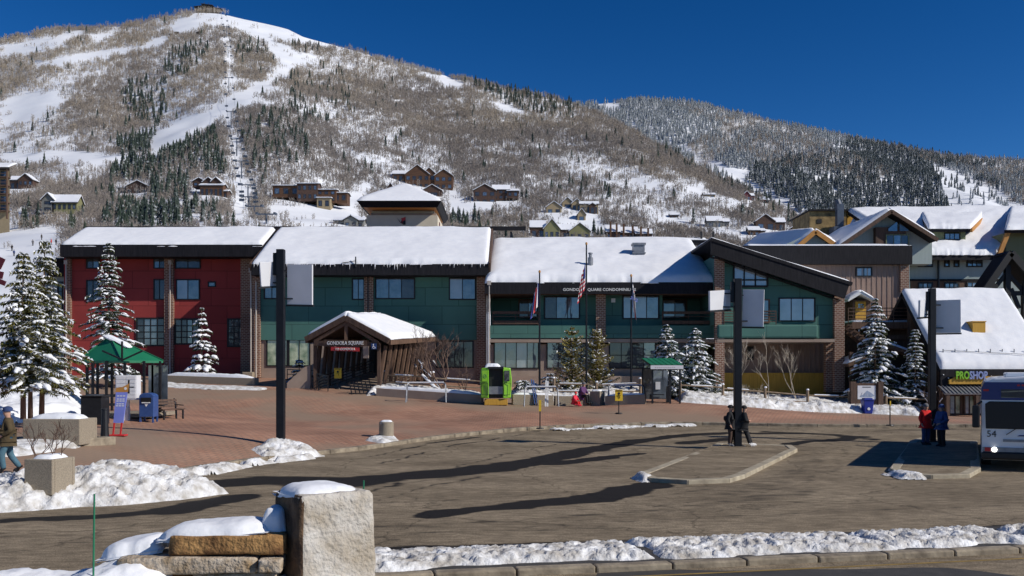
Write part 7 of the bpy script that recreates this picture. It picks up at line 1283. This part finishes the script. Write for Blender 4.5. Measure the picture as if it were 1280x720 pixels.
    skin_obj('trousers',LJ,[('pel','hl'),('hl','kl'),('kl','al'),('pel','hr'),('hr','kr'),('kr','ar')],legs,t,'pel')
    for s in 'lr': a,c = Vector(J['a'+s]),Vector(J['t'+s]); skin_obj('boot',{'a':(a,.085),'h':(a+Vector((0,.03,-.03)),.075),'m':(a.lerp(c,.6)+Vector((0,0,.0)),.075),'t':(c+(c-a)*.15,.06)},[('a','h'),('h','m'),('m','t')],shoe,t,'h',1)
    h1,h2 = Vector(J['hd1']),Vector(J['hd2']); hb = B(); hc = h1+Vector((0,.015,-.0)); rings = [(-.02,.112),(.03,.115),(.07,.102),(.105,.07),(.12,.02)]; vs_ = [hc+Vector((r_*math.cos(q*.5236),r_*1.1*math.sin(q*.5236),z_-.25*r_*math.sin(-q*.5236)*(z_ < .05)*.4)) for z_,r_ in rings for q in range(12)]; hb.add(vs_,[(i*12+q,i*12+(q+1)%12,i*12+12+(q+1)%12,i*12+12+q) for i in range(4) for q in range(12)]+[tuple(range(48,60))]); hb.obj('hat',hat,t,smooth=True)
    if bag: skin_obj('backpack',{'a':(Vector(J['wai'])+Vector((0,.2,.0)),(.13,.10)),'b':(Vector(J['che'])+Vector((0,.2,.05)),(.13,.10))},[('a','b')],bag,t,'a',2)
    t.location = loc; t.rotation_euler = (0,0,rz); t.scale = (scale,)*3; return t
x,y,z = G(12,592)
walk = dict(kl=(.09,-.16,.52),al=(.09,-.10,.10),tl=(.1,-.29,.07),kr=(-.09,.05,.49),ar=(-.09,.30,.13),tr=(-.1,.14,.05),el=(.27,.06,1.14),wl=(.16,-.16,1.0),er=(-.27,.06,1.14),wr=(-.16,-.16,1.0))
person('walker in olive jacket, jeans and dark knit cap striding by the planter',(X_(10,25),25.,z),R(-62),walk,'c_olive','c_jean','c_navy','c_black',.99,jw=1.25)
x,y = rw(1157,561); person('person in bright red jacket standing against the bus island lamp',(x,y,zrf(x,y)+.11),R(15),dict(el=(.25,.02,1.14),wl=(.12,-.2,1.1)),'c_red','c_navy','c_grey','c_black',.96,jw=1.2)
x,y = rw(1177,563); person('person in blue jacket facing the red-jacketed one on the bus island',(x,y,zrf(x,y)+.11),R(-70),dict(el=(.26,-.02,1.13),wl=(.14,-.26,.98),er=(-.26,-.02,1.13),wr=(-.16,-.24,.95)),'c_blue','c_black','c_blue','c_black',.97,jw=1.2,bag='c_black')
x,y = rw(913,562); person('dark-dressed person with backpack standing left of the island lamp',(x,y,zrf(x,y)+.11),R(60),dict(el=(.25,.02,1.14),wl=(.12,-.2,1.1)),'c_black','c_brown','c_black','c_grey',.94,bag='c_brown')
x,y = rw(930,562); person('dark-dressed person leaning back against the island lamp with legs forward',(x,y,zrf(x,y)+.11),R(84),dict(pel=(0,.02,.90),hl=(.09,.02,.88),hr=(-.09,.02,.88),kl=(.09,-.18,.50),al=(.09,-.34,.10),tl=(.09,-.52,.07),kr=(-.09,-.12,.50),ar=(-.09,-.24,.10),tr=(-.09,-.42,.06),el=(.24,-.02,1.13),wl=(.1,-.2,1.12),er=(-.24,-.02,1.13),wr=(-.1,-.2,1.12)),'c_black','c_black','c_black','c_white',.93)
seat = dict(pel=(0,.1,.52),wai=(0,.08,.66),che=(0,.03,.86),nec=(0,-.02,1.06),hd0=(0,-.05,1.15),hd1=(0,-.06,1.25),hd2=(0,-.05,1.32),nose=(0,-.165,1.2),sl=(.18,.02,.99),sr=(-.18,.02,.99),el=(.24,-.1,.75),er=(-.24,-.1,.75),wl=(.14,-.3,.64),wr=(-.14,-.3,.64),hl=(.09,.06,.50),hr=(-.09,.06,.50),kl=(.12,-.36,.52),kr=(-.12,-.36,.52),al=(.12,-.36,.10),ar=(-.12,-.40,.10),tl=(.13,-.54,.06),tr=(-.13,-.58,.06))
x,y,z = G(735,507); person('seated skier in black and purple jacket on the concrete seat wall',(X_(729,57.6),57.6,z+.08),R(48),seat,'c_purple','c_black','c_grey','c_black',.98)
x,y,z = G(722,507); kid = dict(seat); person('small child in a bright red snowsuit slumped against the seat wall',(X_(719,57),57.,z+.02),R(50),{k:(v[0],v[1],max(.04,v[2]-.22)) for k,v in kid.items()},'c_pink','c_red','c_red','c_pink',.72)
# skiers on the slope behind the left spruces
for i,(px,py,c) in enumerate(((15,313,'c_black'),(17.5,320,'c_navy'),(52,300,'c_black'),(64,306,'c_red'),(70,306,'c_black'),(41,307,'c_grey'))):
    x,Y,z = hill(px,py); person(['tiny dark skier on the left ski slope, upper of two','tiny navy skier on the left ski slope, lower of two','tiny dark skier high on the slope above the tall spruce','tiny red skier close to the red wing roof corner','tiny dark skier right beside the tiny red skier','tiny grey skier lying low on the slope by the trees'][i],(x,Y,z),R(40*i),None,c,'c_black',c)
# ------------------------------------------------------------------ skis leaning on the rack
for i,(px,py,c) in enumerate(((671,507,'c_blue'),(684,508,'c_white'))):
    x,y,z = G(px,py); b = B(); b.bar((x-.1,y,z),(x-.32 if i == 0 else x-.05,y+.25,z+1.55),.09,.03); b.bar((x+.02,y,z),(x-.2 if i == 0 else x+.05,y+.25,z+1.5),.09,.03); o = b.obj('ski_pair',c); o['kind'] = 'stuff' if 0 else 'thing'; del o['kind']; tag(o,['pair of blue skis leaning on the bike rack by the gondola cabin','pair of pale skis upright on the bike rack by the gondola cabin'][i],'skis')
# ------------------------------------------------------------------ bus
pm('bus_white',(.80,.82,.85),(.86,.88,.90),scale=1,rough=.3,coat=.3); pm('bus_blue',(.02,.03,.16),(.025,.04,.19),scale=1,rough=.3,coat=.3); glassmat('glass_bus',(.004,.004,.005),.03); pm('tyre',(.015,.015,.016),rough=.9)
bu = thing('bus','white and blue city bus number 54 seen from the front','bus',(0,0,0),local=True); W,Lb,Hb = 1.29,11.,2.93
def sect(w,z0,z1,r=.35): return [(-w,z0),(w,z0),(w,z1-r),(w-.10,z1-r*.35),(w-.36,z1-.02),(0,z1+.04),(-w+.36,z1-.02),(-w+.10,z1-r*.35),(-w,z1-r)]
b = B(); b.prism(sect(W,.34,Hb),0,Lb); b.obj('body','bus_white',bu,bevel=.06)
b = B(); b.prism([(-W-.008,2.22),(W+.008,2.22),(W+.008,2.60),(W-.08,2.78),(-W+.08,2.78),(-W-.008,2.60)],-.012,Lb-.3); b.obj('blue_band','bus_blue',bu)
b = B(); b.box(-.6,.8,Hb+.0,.9,4,Hb+.16); b.obj('roof_unit','bus_white',bu,bevel=.05)
b = B(); b.box(-W+.55,-.03,2.3,W-.4,-.013,2.56); b.obj('destination_display','glass_dark',bu)
for s in (-1,1): b = B(); b.prism([(s*.045,1.32),(s*(W-.12),1.32),(s*(W-.10),2.1),(s*(W-.22),2.18),(s*.045,2.18)],-.03,-.002); b.obj('windscreen','glass_bus',bu,bevel=.01); b = B(); b.bar((s*.5-.1,-.05,1.14),(s*.5+.2,-.05,1.36),.03,.02); b.obj('wiper','black',bu)
text(bu,'54',-W+.28,1.16,-.012,.26,.2,'black',ext=.005,name='fleet_number'); b = B(); b.prism([(-.3,1.10),(.25,1.10),(.32,1.14),(-.23,1.14)],-.014,-.002); b.prism([(-.1,1.16),(.35,1.16),(.40,1.22),(-.05,1.22)],-.014,-.002); b.obj('logo_stripes','bus_blue',bu)['kind'] = 'stuff'
b = B(); b.box(-W+.6,-.035,.92,W-.6,-.002,1.0); b.obj('grille_strip','grey_metal',bu); b = B(); b.box(-W,-.1,.36,W,.02,.60); b.obj('bumper','black_metal',bu,bevel=.05); b = B(); b.box(-W+.02,-.04,.6,W-.02,-.001,.74); b.obj('lamp_panel','grey_metal',bu)
hl_ = bpy.data.materials.new('headlight_lit'); hl_.use_nodes = True; p_ = hl_.node_tree.nodes['Principled BSDF']; p_.inputs['Emission Color'].default_value = (1,.97,.9,1); p_.inputs['Emission Strength'].default_value = 6; M['headlight_lit'] = hl_
for s in (-1,1):
    b = B(); b.cyl((s*(W-.36),-.06,.67),(s*(W-.36),-.03,.67),.075,n=12); b.obj('headlight','headlight_lit',bu); b = B(); b.box(s*(W-.17)-.08,-.055,.61,s*(W-.17)+.08,-.03,.73); b.obj('turn_signal','red_paint',bu)
    b = B(); b.bar((s*(W-.05),.1,2.2),(s*(W+.16),-.12,2.05),.05,.05); ma = b.obj('mirror','black',bu); b = B(); b.box(s*(W+.05),-.2,1.35,s*(W+.27),-.08,2.05); b.obj('mirror_glass','black_metal',ma,bevel=.04)
    for i in range(6): b = B(); b.box(s*(W-.02),1.2+i*1.5,1.2,s*(W+.012),2.6+i*1.5,2.05); b.obj('side_window','glass_dark',bu)
    for yy in (2.3,8.2): b = B(); b.cyl((s*(W-.28),yy,.48),(s*(W+.01),yy,.48),.48,n=24); wh = b.obj('wheel','tyre',bu); b = B(); b.cyl((s*(W-.0),yy,.48),(s*(W+.03),yy,.48),.26,n=16); b.obj('rim','grey_metal',wh)
for i in range(5): b = B(); b.box(-.26+i*.13-.04,-.03,2.66,-.26+i*.13+.04,-.012,2.71); b.obj('marker_lamp','red_paint',bu)
b = B(); b.box(-W+.05,-.03,2.5,-W+.2,-.012,2.56); b.obj('marker_lamp','red_paint',bu)
b = B(); b.bar((-.1,-.012,.34),(-.1,-.012,.8),.02,.012); b.obj('panel_seam','black',bu)
rzb = R(-26); fl_ = Vector((X_(1227,30.3),30.3)); bu.location = (fl_.x+W*math.cos(rzb),fl_.y+W*math.sin(rzb),zrf(16,30)); bu.rotation_euler = (0,0,rzb)
